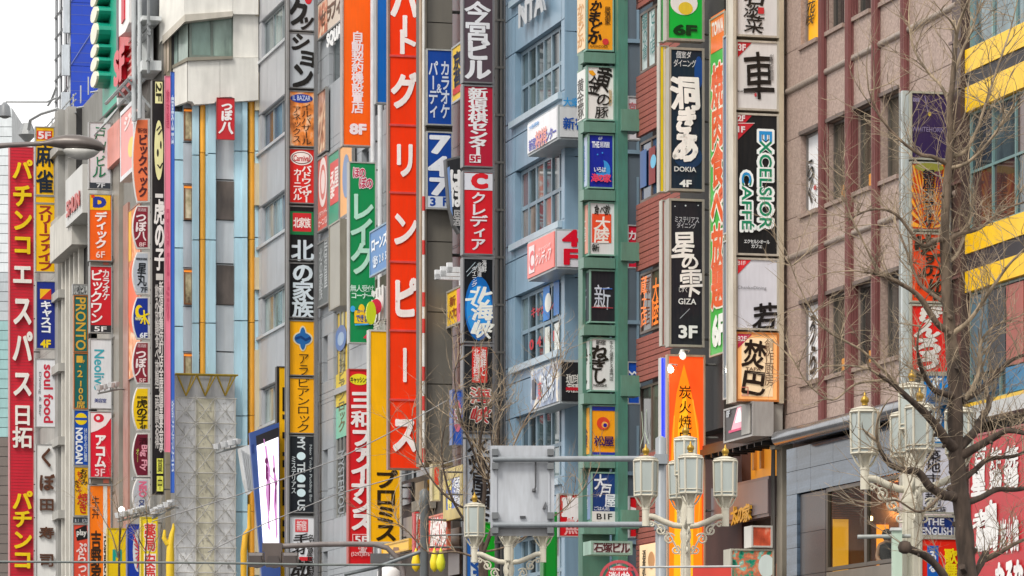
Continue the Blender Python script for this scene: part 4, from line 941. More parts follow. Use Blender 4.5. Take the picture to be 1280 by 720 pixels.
# ---- on the white tower
sign('small red banner with white characters under the white tower roof', 271, 122, 293, 174, 'c83038', [t('つ', 276, 128, 290, 138, 'f4ecec', off=.07, brush=.7), t('ぼ', 276, 138, 290, 150, 'f4ecec', off=.07, brush=.7), t('八', 274, 151, 292, 167, 'f4ecec', off=.07, brush=.7)], fr=Frame('S', 322, .12), d=.12, frame='b04040', rim=.01, arms=False)
# ---- LED screen
fr = Frame('S', 350, 1.2); L = fr.L
o = thing('video_screen', 'tall blue framed video screen showing pink figure, leaning beside black column', 'screen', fr)
P = [L(a, b) for a, b in ((312, 541), (349, 528), (351, 735), (329, 735))]
MB().prism(P, .03, .22).build('frame', mat('3a5698', 'paint', .4), o)
MB().prism([L(a, b) for a, b in ((320, 545), (348, 534), (348, 546), (321, 557))], .0, .03).build('hood', mat('25222a', 'paint'), o)
MB().prism([L(a, b) for a, b in ((321, 557), (348, 546), (349, 679), (329, 679))], .01, .031).build('display', mat('fbf3fb', 'face', .3, .75), o)
MB().prism([L(a, b) for a, b in ((314.5, 556), (317.5, 555), (318, 566), (315, 567))], .015, .035).build('vent', mat('1c3a80', 'paint'), o)
PK, PD = 'c48ac0', '7a2c6c'
deco(o, fr, [('p', [(331, 558), (333, 556), (335, 572), (338, 588), (337, 600), (333, 604), (333, 584)], PK, dict(emit=.35)), ('p', [(333, 600), (338, 600), (338, 624), (336, 646), (338, 664), (335, 660), (334, 634), (332, 616)], PK, dict(emit=.35)),
  ('p', [(341, 568), (343, 570), (344, 590), (347, 604), (344, 612), (342, 598)], PK, dict(emit=.35)), ('p', [(343, 610), (346, 612), (346, 640), (347, 668), (345, 676), (344, 650), (342, 630)], PK, dict(emit=.35)), ('e', 331, 572, 335, 580, PD), ('e', 341, 584, 344, 591, PD),
  ('p', [(332, 580), (335, 584), (335, 602), (332, 598)], PD, dict(emit=.1)), ('p', [(336, 604), (338, 606), (337, 640), (336, 636)], PD, dict(emit=.1)), ('p', [(344, 600), (346, 602), (345, 632), (344, 626)], PD, dict(emit=.1)), ('l', [[(331, 556), (330, 549)], [(335, 590), (340, 598), (344, 600)]], PK, 1.2, dict(emit=.3))], y=.005)
# ---- yellow and black sign half hidden
sign('yellow sign with large black characters half hidden behind black column', 346, 458, 372, 735, 'f4b814', [('r', 346.5, 459, 349, 734, '2a2620')]+[('r', 353, a, 362, b, '1e1a18') for a, b in ((484, 514), (518, 524), (540, 548), (565, 570), (575, 584), (600, 609), (612, 632), (650, 658), (664, 672))], v=.5, frame='2c2824')
# ---- fifth column (358-397)
S5 = 'black column signs with many tenants'
fr = Frame('S', 397, .15); xa, xb = fr.L(358.5, 0)[0], fr.L(397, 0)[0]
tt = thing('sign_mast', 'tall grey steel mast framing the column of cushion, karaoke and black tenant signs', 'mast', fr)
MB().box(xa, xb, .3, .38, 0, 27.3).build('spine', mat('6c6c6c', 'metal'), tt)
MB().box(xa-.02, xa+.06, -.05, .06, 0, 27.3).build('edge_post', mat('8c8c8c', 'metal'), tt); MB().box(xb-.11, xb, -.05, .299, 0, 27.3).build('edge_post', mat('77787a', 'metal'), tt)
def c5(label, y0, y1, c, items, **k): return sign(label, 361, y0, 393.5, y1, c, items, v=.22, group=S5, frame='7a7a7a', arms=False, d=.28, **k)
c5('pale grey sign with huge brushed katakana and red dot, top of black column', -30, 38, 'bcc2c8', [('e', 381, -8, 390, 5, 'd02c34'), t('ク', 361, 0, 386, 30, '22201f', off=.06, brush=1), t('ッ', 371, 18, 391, 38, '22201f', off=.05, brush=1)])
c5('pale grey sign with large brushed katakana running on from the one above', 40, 110, 'bcc2c8', [t('シ', 363, 40, 387, 64, '22201f', off=.06, brush=1), t('ョ', 370, 60, 394, 84, '22201f', off=.05, brush=1), t('ン', 364, 80, 392, 110, '22201f', off=.06, brush=1)])
c5('orange picture sign with blue oval and thin dark katakana', 113, 183, 'e88a3c', [('e', 363, 117, 391, 128, '24409c'), t('IL BAZAR', 366, 119, 388, 125, 'c8d0e8', 's', off=.02), t('イルバザール', 377, 129, 389, 181, '2e2420', off=.0), t('アネックス', 366, 132, 376, 178, '2e2420', off=.0)], fkind='photo')
c5('red sign with white oval and white katakana, above the black one', 185, 254, 'dc2c28', [('e', 363, 188, 391, 206, 'f0e8e4'), ('e', 364.5, 189.5, 389.5, 204.5, '6c2a28'), ('e', 365.5, 190.5, 388.5, 203.5, 'f0e8e4'), t('Carnival', 367, 194, 387, 201, 'c03438', 's', off=.03), t('バドワイザー', 377, 207, 389, 253, 'f4ecea', off=.04), t('カーニバル', 367, 211, 377, 250, 'f4ecea', off=.04)])
c5('black sign with green framed red square and one large white character', 257, 325, '15171b', [('r', 362.5, 264, 392, 293, '1a7a48'), ('r', 366, 266, 389, 289, 'c82c34'), t('北家族', 367, 272, 388, 284, 'f0e8e4', 'h', off=.05), t('北', 365, 300, 391, 325, 'd4e0e8', off=.05)])
c5('black sign with three stacked white characters', 328, 397, '15171b', [t('の家族', 366, 329, 391, 397, 'd4e0e8', off=.05)])
c5('yellow sign with blue lobed emblem above thin katakana', 400, 469.5, 'f6ae12', [('e', 366, 414, 391, 432, 'd8d4b8'), ('e', 373, 407, 384, 439, 'd8d4b8'), ('e', 368, 415.5, 389, 430.5, '2466a8'), ('e', 374.5, 409, 382.5, 437, '2466a8'), ('l', [[(370, 423), (376, 421), (382, 425), (388, 422)]], '123c78', 3), t('アラ', 373, 441, 386, 469, '3c2c14', off=.0)])
c5('amber yellow sign with thin black katakana down its middle', 471.5, 542, 'f6ae12', [t('ビアンロック', 371, 473, 387, 540, '3c2c14', off=.0)])
c5('black sign with white letters and glowing dots running down', 544, 641, '20252c', [t('MY', 372, 546, 381, 562, 'd0d8dc', 'r', off=.03), ('e', 371, 565, 382, 575, 'd8eef4'), t('TE', 372, 578, 381, 590, 'd0d8dc', 'r', off=.03), ('e', 371, 593, 382, 603, 'd8eef4'), t('I', 372, 606, 381, 608.5, 'd0d8dc', 'r', off=.02), ('e', 371, 611, 382, 621, 'd8eef4'), t('US', 372, 625, 381, 638, 'd0d8dc', 'r', off=.03), t('ミステリアス', 364, 570, 370, 617, 'c8d0d4', off=.02), t('Neo Tokyo Pudding Bar', 386, 556, 390, 628, 'a8b0b4', 'r')])
c5('white sign with red seal and brushed black characters, lowest of black column', 645, 740, 'e0e2e6', [('r', 369, 649, 385, 665, 'd84a50'), t('新宿', 371, 651, 383, 663, 'f0d8d8', 'h', off=.03), t('手羽', 367, 667, 384, 692, '201c1c', off=.05, brush=1.3), ('r', 374, 696, 390, 701, 'd02c34'), t('郎', 367, 700, 386, 722, '201c1c', off=.05, brush=1.3), t('名古屋居酒屋', 384, 668, 392, 722, '201c1c', off=.03, brush=1.2)])
# ---- on the grey office facade
WB = 'boards along the grey office wall'
def wf(label, x0, y0, x1, y1, c, items=(), **k):
    k.setdefault('v', .14); k.setdefault('d', .08); k.setdefault('frame', '8c8c8a'); return sign(label, x0, y0, x1, y1, c, items, kind='F', group=WB, name='wall_sign', rim=k.pop('rim', .05), **k)
wf('pale wall board with brown characters at top, above grey office slit window', 397, 5, 430, 52, 'd8c8b8', [('p', [(398, 8), (409, -2), (409, 40), (398, 48)], 'c87a5c', dict(kind='photo')), t('セラフィ', 401, 14, 427, 36, '6a4a38', 'h', off=.05, brush=1)])
wf('brown picture poster with diagonal bottle along the grey wall', 397, 117, 408, 196, 'b88a74', [('l', [[(398, 190), (405, 130)]], 'd8b8a0', 6)], fkind='photo')
wf('pink picture poster with white round crest along the grey wall', 397, 200, 410, 292, 'd86a60', [('e', 398.5, 200, 408.5, 262, 'f0e4e0'), ('e', 400, 208, 407, 252, 'd8827c'), ('e', 401.3, 214, 406, 244, 'f0e4e0'), t('バドワイザー', 398, 266, 409, 274, 'f4dcd8', 'h', off=.03), t('カーニバル', 398, 276, 409, 285, 'f4dcd8', 'h', off=.03)])
wf('green edged red poster with white brush kana along the grey wall', 411, 194, 424.5, 286, '3f9a7c', [('r', 412.5, 205, 423, 258, 'd85a58'), t('えま', 413, 216, 418.5, 250, 'f4e8e4', off=.06, brush=1), t('屋', 418, 210, 423, 235, 'f4e8e4', off=.04)])
wf('orange poster with blue blossom along the grey wall', 425.2, 184, 441, 276, 'eeb070', [('e', 428, 196, 437, 250, '7a94b8')])
wf('dark grey wall board with rows of small white writing', 397, 305, 411, 386, '6c7070', [t('北の家族', 399, 312, 403, 375, 'c8ccce', brush=.5), t('居酒屋', 405, 300, 409, 360, 'c8ccce', brush=.5)], d=.2)
wf('deep grey beige box frame board seen end on beside green sign', 412, 282, 426, 389, '9a978c', [], v=.9, d=.8, frame='8f8a7c')
wf('white and pink narrow poster beside the green sign', 426.5, 272, 441, 375, 'e4dce4', [t('新宿店', 429, 285, 434, 330, 'c8506c'), t('生活', 434, 330, 439, 370, '3a3030', brush=1)])
o = thing('channel_letters', 'white raised capital letters above slit window of grey office wall', 'letters', Frame('F', 411, .7)); deco(o, Frame('F', 411, .7), [t('SQUARE', 411.5, 44, 437, 62, 'e8e8e8', 's', thick=.08, off=.06)], y=-.02)
# ---- orange, blue, green, yellow, red verticals
V = 'tall vertical signs in the middle'
sign('tall orange sign with small white characters ending in 8F', 428, -30, 464, 182, 'fb6412', [t('自動契約機設置店', 440, 39, 454, 141, 'f4e4e8', off=.055, sc=1.1), t('8F', 438, 155, 457, 167, 'f4e4e8', 's', off=.06)], group=V, frame='a89a94', rim=.035, d=.35)
sign('tall plain blue sign hanging right behind the orange one', 470, -30, 485, 129, '1264b8', [('r', 470.5, -29, 472, 128, 'b8bcc0')], group=V, frame='9a9a9c', d=.3, v=1.0)
o, f = sign('tall green loan sign with pink kana and large pale mint katakana', 436, 202, 470, 429, '138c50', [t('ほの', 441, 209, 457, 222, 'c83058', 'h', ol='f0dce0', ow=.08, off=.03), t('ぼの', 449, 222, 466, 235, 'c83058', 'h', ol='f0dce0', ow=.08, off=.03),
   t('レ', 438, 240, 467, 275, 'b4e0cc', off=.04), t('イ', 438, 272, 467, 306, 'b4e0cc', off=.04), t('ク', 438, 304, 467, 342, 'b4e0cc', off=.04), t('無人受付', 438, 356, 467, 364, 'd0ece0', 'h', off=.02), t('コーナー', 439, 365, 466, 373, 'd0ece0', 'h', off=.03),
   ('r', 443, 388, 466, 404, 'f0c424'), ('e', 448, 380, 456, 394, 'f0c424'), ('e', 438, 382, 444, 390, '3aa4e0'), t('できます', 445, 393, 465, 402, '2a50a0', 'h', off=.03), t('カードも', 446, 386, 462, 391, '2a50a0', 'h'), ('l', [[(444, 406), (465, 405)]], '3aa4e0', 2), t('4F', 455, 417, 466, 425, 'e0405c', 's', off=.05)], group=V, d=.3, frame='b4b4b0')
wf('blue wall sign with white loan lettering slanting toward the red sign', 463, 290, 487, 347, '3f7cb8', [t('ローンズ', 464, 300, 484, 316, 'eaf0f6', 'h', off=.05), t('☎5285', 466, 322, 484, 334, 'd8e4f0', 'h', off=.03)], v=1.1, d=.08, frame='7ea0b8')
# round and raised things by the green sign
fr = Frame('F', 458, 1.2); L = fr.L
o = thing('round_sign', 'lime green disc sign with red drum behind, hanging beside green sign', 'sign', Frame('S', 474, .6)); fS = Frame('S', 474, .6)
deco(o, fS, [('e', 461, 375, 474, 394, 'e0304c', dict(thick=.35, name='drum'))], y=.4); deco(o, fS, [('e', 457, 377, 469, 406, 'c8d428', dict(thick=.12, name='disc')), ('e', 459, 383, 467, 393, '4a8a30'), ('t', 'カラ', 459, 384, 467, 392, 'f0f0e0', 'h')], y=-.05)
o = thing('channel_letters', 'large silver white raised kanji on dark wall left of the red sign', 'letters', Frame('F', 469, .3)); f_ = Frame('F', 469, .3)
deco(o, f_, [('t', '洲', 469, 365, 484, 404, 'e8e6e4', 'h', dict(thick=.12, off=.08)), ('t', '新橋', 471, 404, 485, 419, 'd0ccc4', 'h', dict(thick=.1, off=.05))], y=-.02)
MB().box(f_.L(468, 0)[0], f_.L(486, 0)[0], .02, .2, f_.L(468, 425)[1], f_.L(468, 350)[1]).build('back_board', mat('4a3a34', 'paint'), o)
sign('tall red finance sign with large white characters, 5F and phone digits', 435.5, 461, 466, 706, 'd81e26', [('e', 437, 467, 461, 481, 'e8dc2c'), t('キャッシング', 438, 471, 461, 478, '3a3020', 'h', off=.04), ('l', [[(441, 492), (460, 492)], [(443, 500), (459, 500)], [(440, 508), (461, 508)]], 'f2eaea', 4, dict(name='lettering')), t('和', 440, 514, 463, 533, 'f2eaea', off=.07), t('ファイナンス', 440, 536, 464, 662, 'f2eaea', off=.07, sc=1.15), ('l', [[(441, 668), (462, 668), (462, 681), (441, 681), (441, 668)]], 'f0d0d0', .8), t('5F', 444, 670, 459, 679, 'f2eaea', 's', off=.03), t('☎', 448, 683, 456, 690, 'f2d8d8'), t('(5292)8761', 439, 690, 464, 696, 'f0c8c8', 's')], group=V, frame='b04038', d=.3, v=.9)
sign('tall yellow loan sign with black katakana low down', 461, 412, 501.5, 679, 'fbb80e', [t('プロミス', 470, 588, 495, 676, '322410', off=.05, sc=1.12)], group=V, frame='c8c8c0', d=.3, v=.5, rim=.05)
fm_ = [t('ハ', 489, -22, 522, 22, 'fbf0ec', off=.06), t('ー', 491, 18, 521, 46, 'fbf0ec', off=.05), t('ト', 492, 36, 522, 67, 'fbf0ec', off=.05),
 t('グ', 490, 92, 521, 133, 'fbf0ec', off=.055), t('リ', 492, 178, 520, 220, 'fbf0ec', off=.045), t('ン', 491, 264, 521, 306, 'fbf0ec', off=.045), t('ピ', 491, 348, 521, 396, 'fbf0ec', off=.055), t('ー', 494, 434, 518, 478, 'fbf0ec', off=.045), t('ス', 491, 520, 521, 564, 'fbf0ec', off=.06)]
o, f = sign('tallest bright red orange sign with six big white katakana and thin pink dividers', 485, -30, 525.5, 587, 'fb3c12', fm_, group=V, frame='8c6a5c', d=.22, v=.55, rim=.055)
m = MB(); xa, xb = f.L(486.5, 0)[0], f.L(524, 0)[0]
for y in (-16, 69.5, 156, 240.5, 327, 413, 499.5): z = f.L(487, y)[1]; m.box(xa, xb, -.035, -.0, z-.03, z+.03)
m.build('divider', mat('e0504c', 'metal'), o)
# poles behind it
fr = Frame('S', 567, .3); fr.loc = fr.loc-Vector((fr.ay[0], fr.ay[1], 0))*.35; L = fr.L
for lab, px, h1, st, r in (('slim red and white striped pole standing right of the red sign', 530.2, 'e4e4e0', 1, .055), ('thin beige pole touching right edge of tallest red sign', 527, 'b09a84', 0, .05)):
    tt = thing('striped_pole' if st else 'slim_pole', lab, 'pole', fr); x = L(px, 0)[0]; zb = L(px, 582)[1]
    MB().tube([(x, .1, zb), (x, .1, 25)], r, 8).build('shaft', mat(h1, 'metal'), tt)
    if st:
        for y in (245, 300, 365, 398, 458, 495, 560): z1, z0 = L(px, y)[1], L(px, y+18)[1]; MB().tube([(x, .1, z0), (x, .1, z1)], r*1.08, 8).build('red_band', mat('d03a34'), tt)
for k, p in enumerate((467, 476)):
    fr = Frame('S', p, .25); tt = thing('wall_pipe', ('white vertical wall pipe visible between orange and blue signs', 'white vertical wall pipe just left of the tall red sign')[k], 'pipe', fr); MB().tube([(0, .1, 8), (0, .1, 26)], .08, 8).build('shaft', mat('d4d6d8', 'metal'), tt)
# ---- blue pair on the tower
TB = 'blue signs fixed on dark tower'
def ahead(fr, d):
    fr.loc = fr.loc-Vector((fr.ay[0], fr.ay[1], 0))*d; return fr
sign('deep blue karaoke and party sign with pale katakana, upper on dark tower', 533, 61, 565.5, 156, '14459c', [t('カラオケ', 551, 76, 562, 148, 'd4dcec', off=.03), t('パーティ', 536, 76, 547, 148, 'd4dcec', off=.03), t('&', 546, 105, 552, 116, 'd4dcec', 's')], fr=ahead(Frame('S', 567, .3), .26), group=TB, frame='a8aaa8', arms=False, d=.2)
sign('blue sign with huge white digits 747, lower on dark tower', 533, 164, 565.5, 261, '14459c', [t('7', 539, 170, 561, 191, 'e4e8f0', 's', off=.05), t('4', 537, 196, 560, 219, 'e4e8f0', 's', off=.05), t('7', 539, 223, 561, 243, 'e4e8f0', 's', off=.05), ('r', 535, 245, 564, 259, 'd0d8e4'), t('3', 538, 247, 544, 257, '14459c', 's', off=.04), t('F', 554, 247, 559, 257, '14459c', 's', off=.04)], fr=ahead(Frame('S', 567, .3), .26), group=TB, frame='a8aaa8', arms=False, d=.2)
wf('yellow red and black patterned board seen edge on beside purple sign', 565.5, 60, 578, 131, 'e8c040', [t('京', 567, 68, 576, 88, '1c1c30', off=.08), t('苔', 567, 90, 576, 110, '1c1c30', off=.08), ('r', 566, 112, 576, 120, 'c83a30')], v=.6, d=.06, frame='b8bcc0')
fS = Frame('S', 578, .25); o = thing('projecting_sign', 'tilted black curved sign with big white kana beside 747', 'sign', fS, TB)
P = [(557, 199), (577, 194), (578, 290), (574, 292), (567, 281), (561, 255)]; MB().prism([fS.L(a, b) for a, b in P], 0, .3).build('housing', mat('6c6e70', 'metal'), o)
P = [(559, 201), (576.5, 197), (577, 287), (574, 288), (568, 278), (562.5, 254)]; MB().prism([fS.L(a, b, -.01) for a, b in P], -.01, .01).build('face_panel', mat('2e3034', 'face'), o)
deco(o, fS, [t('は', 562, 212, 578, 238, 'f0f0f0', off=.08), t('ば', 564, 236, 578, 258, 'f0f0f0', off=.06), ('p', [(559, 210), (562, 208), (566, 270), (563, 262)], '7a9ad0'), t('居酒', 567, 262, 575, 282, 'c8c8c8')], y=-.015)
wf('yellow and pink board sign with white bracket lamps above', 559, 365, 581, 411, 'f4c422', [('r', 571, 362, 580, 404, 'f08098'), t('新', 562, 372, 569, 384, '9a4a20', off=.03), t('ハブロ', 561, 388, 571, 400, '9a4a20', 'h', off=.04), t('ロ', 573, 378, 579, 392, 'd04868', 'h')], v=.5, d=.08, frame='a8a49c')
o = thing('bracket_lamps', 'row of three white bracket arms above the yellow and pink board', 'lamp', Frame('F', 560, 1.0)); f_ = Frame('F', 560, 1.0)
m = MB()
for p in (556, 563, 571): a_, b_ = f_.L(p, 350-(p-556)*.6), f_.L(p, 338-(p-556)*.6); m.box(a_[0], a_[0]+.12, -.3, .8, a_[1], a_[1]+.15); m.box(a_[0], a_[0]+.12, -.3, -.15, a_[1], b_[1])
a_ = f_.L(552, 352); m.box(a_[0], a_[0]+2.6, .5, .7, a_[1]-.1, a_[1]+.1); m.build('arm', mat('e8eaec', 'metal'), o)
# ---- column 578-617
S6 = 'column of signs beside the drain pipes'
def c6(label, y0, y1, c, items, x0=578.5, x1=617, **k): k.setdefault('frame', '77777a'); return sign(label, x0, y0, x1, y1, c, items, v=.25, group=S6, **k)
c6('dark purple grey building name sign with bold white characters', -30, 103, '55464f', [t('今宮ビル', 582, 2, 612, 98, 'e4e4e8', off=.06)])
c6('crimson sign with bold white chess centre characters and boxed 5F', 106, 208.5, 'b8203a', [t('新宿将棋センター', 587, 110, 608, 194, 'ece8ea', off=.06, sc=1.2), ('r', 587, 193, 601, 203, 'ece8ea'), t('5F', 588, 194.5, 600, 201.5, 'b8203a', 's', off=.05)])
c6('red sign with white top holding red C and white katakana', 213.5, 318, 'd8202c', [('r', 580, 216, 616, 237, 'dcdce4'), t('C', 591, 218, 608, 234, 'd8202c', 's', off=.09), t('クレディア', 588, 240, 608, 312, 'ece4e8', off=.03, brush=.3)])
c6('glowing blue and black seafood sign with white brush characters', 322, 428, '14161c', [('e', 581, 345, 616, 425, '1464b0', dict(emit=.05)), ('e', 583, 356, 615, 418, '2c90dc', dict(emit=.05)), t('北', 586, 358, 612, 380, 'f4f4ec', off=.06, brush=1.4, emit=.0), t('海', 588, 379, 614, 400, 'f4f4ec', off=.06, brush=1.2, emit=.0), t('峡', 588, 400, 614, 422, 'f4f4ec', off=.06, brush=1.2, emit=.0), t('ダイニング', 590, 333, 596, 358, 'e8e8e8', brush=.5), t('北海道', 597, 328, 602, 346, 'e8e8e8', brush=.5), t('海鮮', 603, 325, 608, 340, 'e8e8e8', brush=.5), ('l', [[(583, 340), (594, 328)], [(584, 345), (598, 330)]], 'b8c8d0', .7)])
c6('black sign with small red label and red white outlined brush characters', 431, 540, '27282b', [('r', 590, 433, 609, 478, 'd8302c'), t('北海道料理', 592, 436, 599, 476, 'f4e8e4', off=.03, brush=.5), t('海鮮と', 601, 436, 607, 470, 'f4e8e4', off=.03, brush=.5), t('海', 587, 484, 611, 504, 'c82c34', ol='f0ece6', ow=.09, off=.04, brush=1), t('峡', 587, 508, 611, 528, 'c82c34', ol='f0ece6', ow=.09, off=.04, brush=1)])
c6('pale grey sign with bold black brush lettered characters behind twigs', 541, 664, 'c0c4cc', [t('水炊屋酒店', 588, 544, 612, 662, '2a2628', off=.05, brush=1.2)], x0=582, x1=616)
c6('blue edged white banner with blue letters running down beneath the street lamp', 664.5, 740, 'dce4ec', [('r', 583, 665, 588, 739, '2a6ac0'), t('MyMa', 589, 688, 600, 738, '2858a8', 'r', off=.06)], x0=582, x1=603)
sign('plain vivid green panel low behind the street lamp arm', 604, 653, 622, 740, '0ea01e', group=S6, v=.12, frame='108a1c')
sign('plain dark green panel at foot of the blue grey building', 679, 640, 696, 740, '0f8a2c', group=S6, v=1.6, frame='0f7a28', arms=False)
sign('small blue sign with red circle half hidden by twigs', 565, 487, 578, 556, '2c58b4', [('e', 567, 500, 577, 540, 'c86a80'), t('国', 568, 510, 576, 530, 'd8d8e0', off=.04)], group=S6, v=1.3, frame='5068a0')
wf('blue wall sign with gold frame and yellow and white brush writing', 555, 588, 579, 652, '4a68b4', [t('やき', 559, 600, 565, 640, 'e8d85c', off=.08, brush=1), t('居酒屋', 567, 592, 575, 640, 'e4e8f0', off=.05, brush=1)], v=.9, d=.1, frame='c8b060', rim=.3)
sign('white and red sign with white characters low behind bare twigs', 518, 640, 535, 692, 'e8dcd8', [t('鮮魚', 521, 648, 531, 688, 'c8402c', off=.06)], v=1.5, group=S6, frame='d03a3c')
wf('orange red sign with thick white characters low behind bare twigs', 536, 646, 560, 692, 'e4402c', [t('鮮和食', 538, 650, 558, 684, 'f4eae6', 'h', off=.08)], v=.8, d=.08, frame='d87050')
sign('narrow yellow and red vertical strip sign under dark tower', 540, 580, 550, 626, 'ecdca0', [('r', 543, 584, 549, 606, 'e0442c')], v=1.6, group=S6, frame='c8b88c')
wf('small yellow sign with brown triangle under the yellow loan sign', 478, 681, 512, 695, 'f4bc1c', [('p', [(492, 684), (498, 684), (500, 692), (490, 692)], '7a4a1c')], v=1.2, d=.1, frame='e0ac20')
# ---- green mast column
S7 = 'box signs on the green mast'
fr = Frame('S', 796, -.0); L = fr.L
tt = thing('green_mast', 'tall square green steel mast with side beams, carrying a column of box signs', 'mast', fr)
GM = mat('4c8272', 'metal', .4)
x = [L(p, 0)[0] for p in (735, 746, 758, 769, 771, 783)]
MB().box(x[0], x[3], .5, .9, 0, 25).build('backing_plate', mat('4e7868', 'metal', .4), tt)
MB().box(x[4], x[5], -.12, .45, 0, 25).build('square_post', GM, tt)
for (a, b) in ((138, 165), (304, 327), (470, 496), (638, 661), (-30, -5)): MB().box(L(773, 0)[0]+.02, L(797, 0)[0], -.2, .35, L(783, b)[1], L(783, a)[1]).build('beam', mat('64907e', 'metal', .4), tt)
for y in (63, 150, 235, 320, 404, 490, 570, 653): MB().box(L(731, 0)[0], x[4]-.01, .1, .49, L(735, y+14)[1], L(735, y+1)[1]).build('shelf_plate', mat('648c7c', 'metal', .4), tt)
def c7(label, x0, y0, x1, y1, c, items, side=None):
    v = (796-x1)/FP*97.5/CS
    o, f = sign(label, x0, y0, x1, y1, c, items, v=v-.05, d=.85, group=S7, frame='7fa898', rim=.032, arms=False)
    # left side face of the deep box
    xa = f.L(x0, y1)[0]; zt = f.L(x0, y0)[1]; b = MB().box(xa-.015, xa-.003, .07, .8, .06, zt-.06); b.build('side_panel', mat(side or c, 'face', .35), o)
    return o, f
def side_text(o, f, s, x0, y0, y1, c, **k):
    xa = f.L(x0, 0)[0]; z1, z0 = f.L(x0, y0)[1], f.L(x0, y1)[1]
    mb = MB(); letters(mb, s, .75, z0, .2, z1, 'v', 0, off=.03, **k); mb.v = [(xa-.02, .95-x_, z_) for x_, y_, z_ in mb.v]
    mb.v = [(a, .95-(b-.0), c_) for a, b, c_ in mb.v]; mb.build('side_lettering', mat(c, 'face'), o)
o, f = c7('orange sign with black brush kana, topmost on green mast', 733, -12, 767, 63, 'f2a024', [t('かまどか', 737, 0, 752, 54, '2a2018', off=.05, brush=1.2), t('居酒家', 756, 8, 763, 31, '3c2c1c', off=.02), ('e', 753, 48, 761, 56, 'd03a3c'), t('KAMADOKA', 738, 56, 760, 59, '6a4a20', 's')], 'e8c9a0'); side_text(o, f, 'かまどか', 733, 0, 55, 'e8b070')
o, f = c7('white sign with black brush characters and gold leaf mark on green mast', 733, 82, 768, 150, 'e4e2de', [('p', [(736, 88), (741, 88), (745, 93), (741, 95), (737, 92)], 'e8a024'), t('黄', 746, 82, 764, 112, '22201e', off=.04, brush=1.3), t('金', 735, 96, 750, 117, '22201e', off=.02, brush=1.2), t('の豚', 744, 116, 762, 148, '22201e', off=.02, brush=1), t('新宿西口', 761, 112, 765, 132, 'c8a060')], 'e0e0dc'); side_text(o, f, '黄金豚', 733, 95, 145, '55504c')
o, f = c7('deep blue tavern sign with light blue fish and pink kana on green mast', 735, 167, 767, 235, '1a2a9c', [t('6F', 748, 171, 753, 175, 'c8d4ec', 's'), t('THE', 740, 177, 749, 184, 'e4e8f4', 's', off=.05), t('居酒屋', 750, 177, 762, 184, 'e4e8f4', 'h', off=.03), ('e', 745, 200, 763, 226, '3a94dc'), ('e', 742, 195, 755, 216, '1a2a9c'), ('e', 746, 192, 748, 194, '3a94dc'), ('e', 752, 190, 754, 192, '3a94dc'), t('いろは', 742, 208, 758, 215, 'e8ecf4', 'h', off=.03, brush=1), t('海の家', 739, 217, 763, 227, 'f04a68', 'h', off=.06, brush=.8)], 'b8c4dc'); side_text(o, f, '居酒屋', 735, 180, 225, '7a94c8')
o, f = c7('white sign with orange red square and white brush characters on green mast', 736, 252, 769, 319, 'd9dada', [('r', 740, 267, 764, 303, 'e8502c'), t('大陸', 743, 271, 763, 302, 'f0e8e0', off=.05, brush=1), t('食べ飲', 742, 256, 763, 268, '26221e', 'h', off=.03, brush=1), t('新', 740, 305, 749, 314, '26221e', off=.04)], 'e0a090'); side_text(o, f, '大陸', 736, 270, 300, 'e8e0dc')
o, f = c7('black sign with thin white brush character on green mast', 737, 337, 770, 403, '23242a', [t('新', 741, 358, 763, 384, 'c4ccd8', off=.0, brush=.8), t('ARATA', 742, 381, 757, 384, 'e8e4e4', 's', off=.02), ('l', [[(752, 361), (765, 361)]], '3a6ac0', 1), ('l', [[(740, 384), (766, 385)]], 'b04048', 1)], '3c4048'); side_text(o, f, '新', 737, 360, 385, '8a9098')
o, f = c7('white sign with thick black brush kana on green mast', 738, 422, 770, 489, 'dcdddc', [t('新宿', 745, 425, 757, 431, '26241f', 'h', off=.02), t('ねぎし', 739, 432, 759, 478, '26241f', off=.05, brush=1.1), t('牛たん焼麦とろ専門店', 762, 426, 766.5, 476, '26241f', off=.01), t('NEGISHI', 742, 480, 758, 483, '26241f', 's', off=.03)], 'd4d6d4'); side_text(o, f, 'ねぎし', 738, 430, 480, '4a4844')
o, f = c7('orange yellow sign with red swirl disc and purple characters on green mast', 738, 506, 771, 570, 'f4a01c', [('r', 739, 508, 770.5, 513, '2a3a9c'), ('r', 739, 565, 770.5, 569, '2a3a9c'), ('e', 746, 521, 762, 537, 'd8442c'), ('e', 752, 527, 760, 535, 'f4b04c'), ('e', 754, 529, 759, 534, '30208c'), t('松屋', 743, 545, 767, 557, '3c1c5c', 'h', off=.04)], 'f0a838'); side_text(o, f, '松屋', 738, 535, 558, '5a3060')
o, f = c7('navy sign with slanting white characters over white basement floor strip on green mast', 739, 590, 771, 652, '1c3c78', [t('大', 743, 594, 757, 610, 'e4e8ee', off=.04, brush=1), t('戸', 749, 605, 764, 620, 'e4e8ee', off=.04, brush=1), t('屋', 756, 617, 770, 634, 'e4e8ee', off=.04, brush=1), t('ごはん処', 742, 633, 762, 638, 'd8dce4', 'h', off=.02), ('r', 740, 639, 770, 652, 'd8d8d4'), t('B1F', 746, 642, 765, 649, '303030', 's', off=.02)], '8a9cc0'); side_text(o, f, '大戸屋', 739, 600, 635, 'd0d8e4')
sign('wide low white building name sign with brown characters below green mast', 738.5, 676, 790, 693, 'ccd0cc', [t('石塚ビル', 743, 678, 787, 691, '5c3034', 'h', off=.045)], v=.5, d=.7, frame='8fb0a0', group=S7, rim=.05, arms=False)
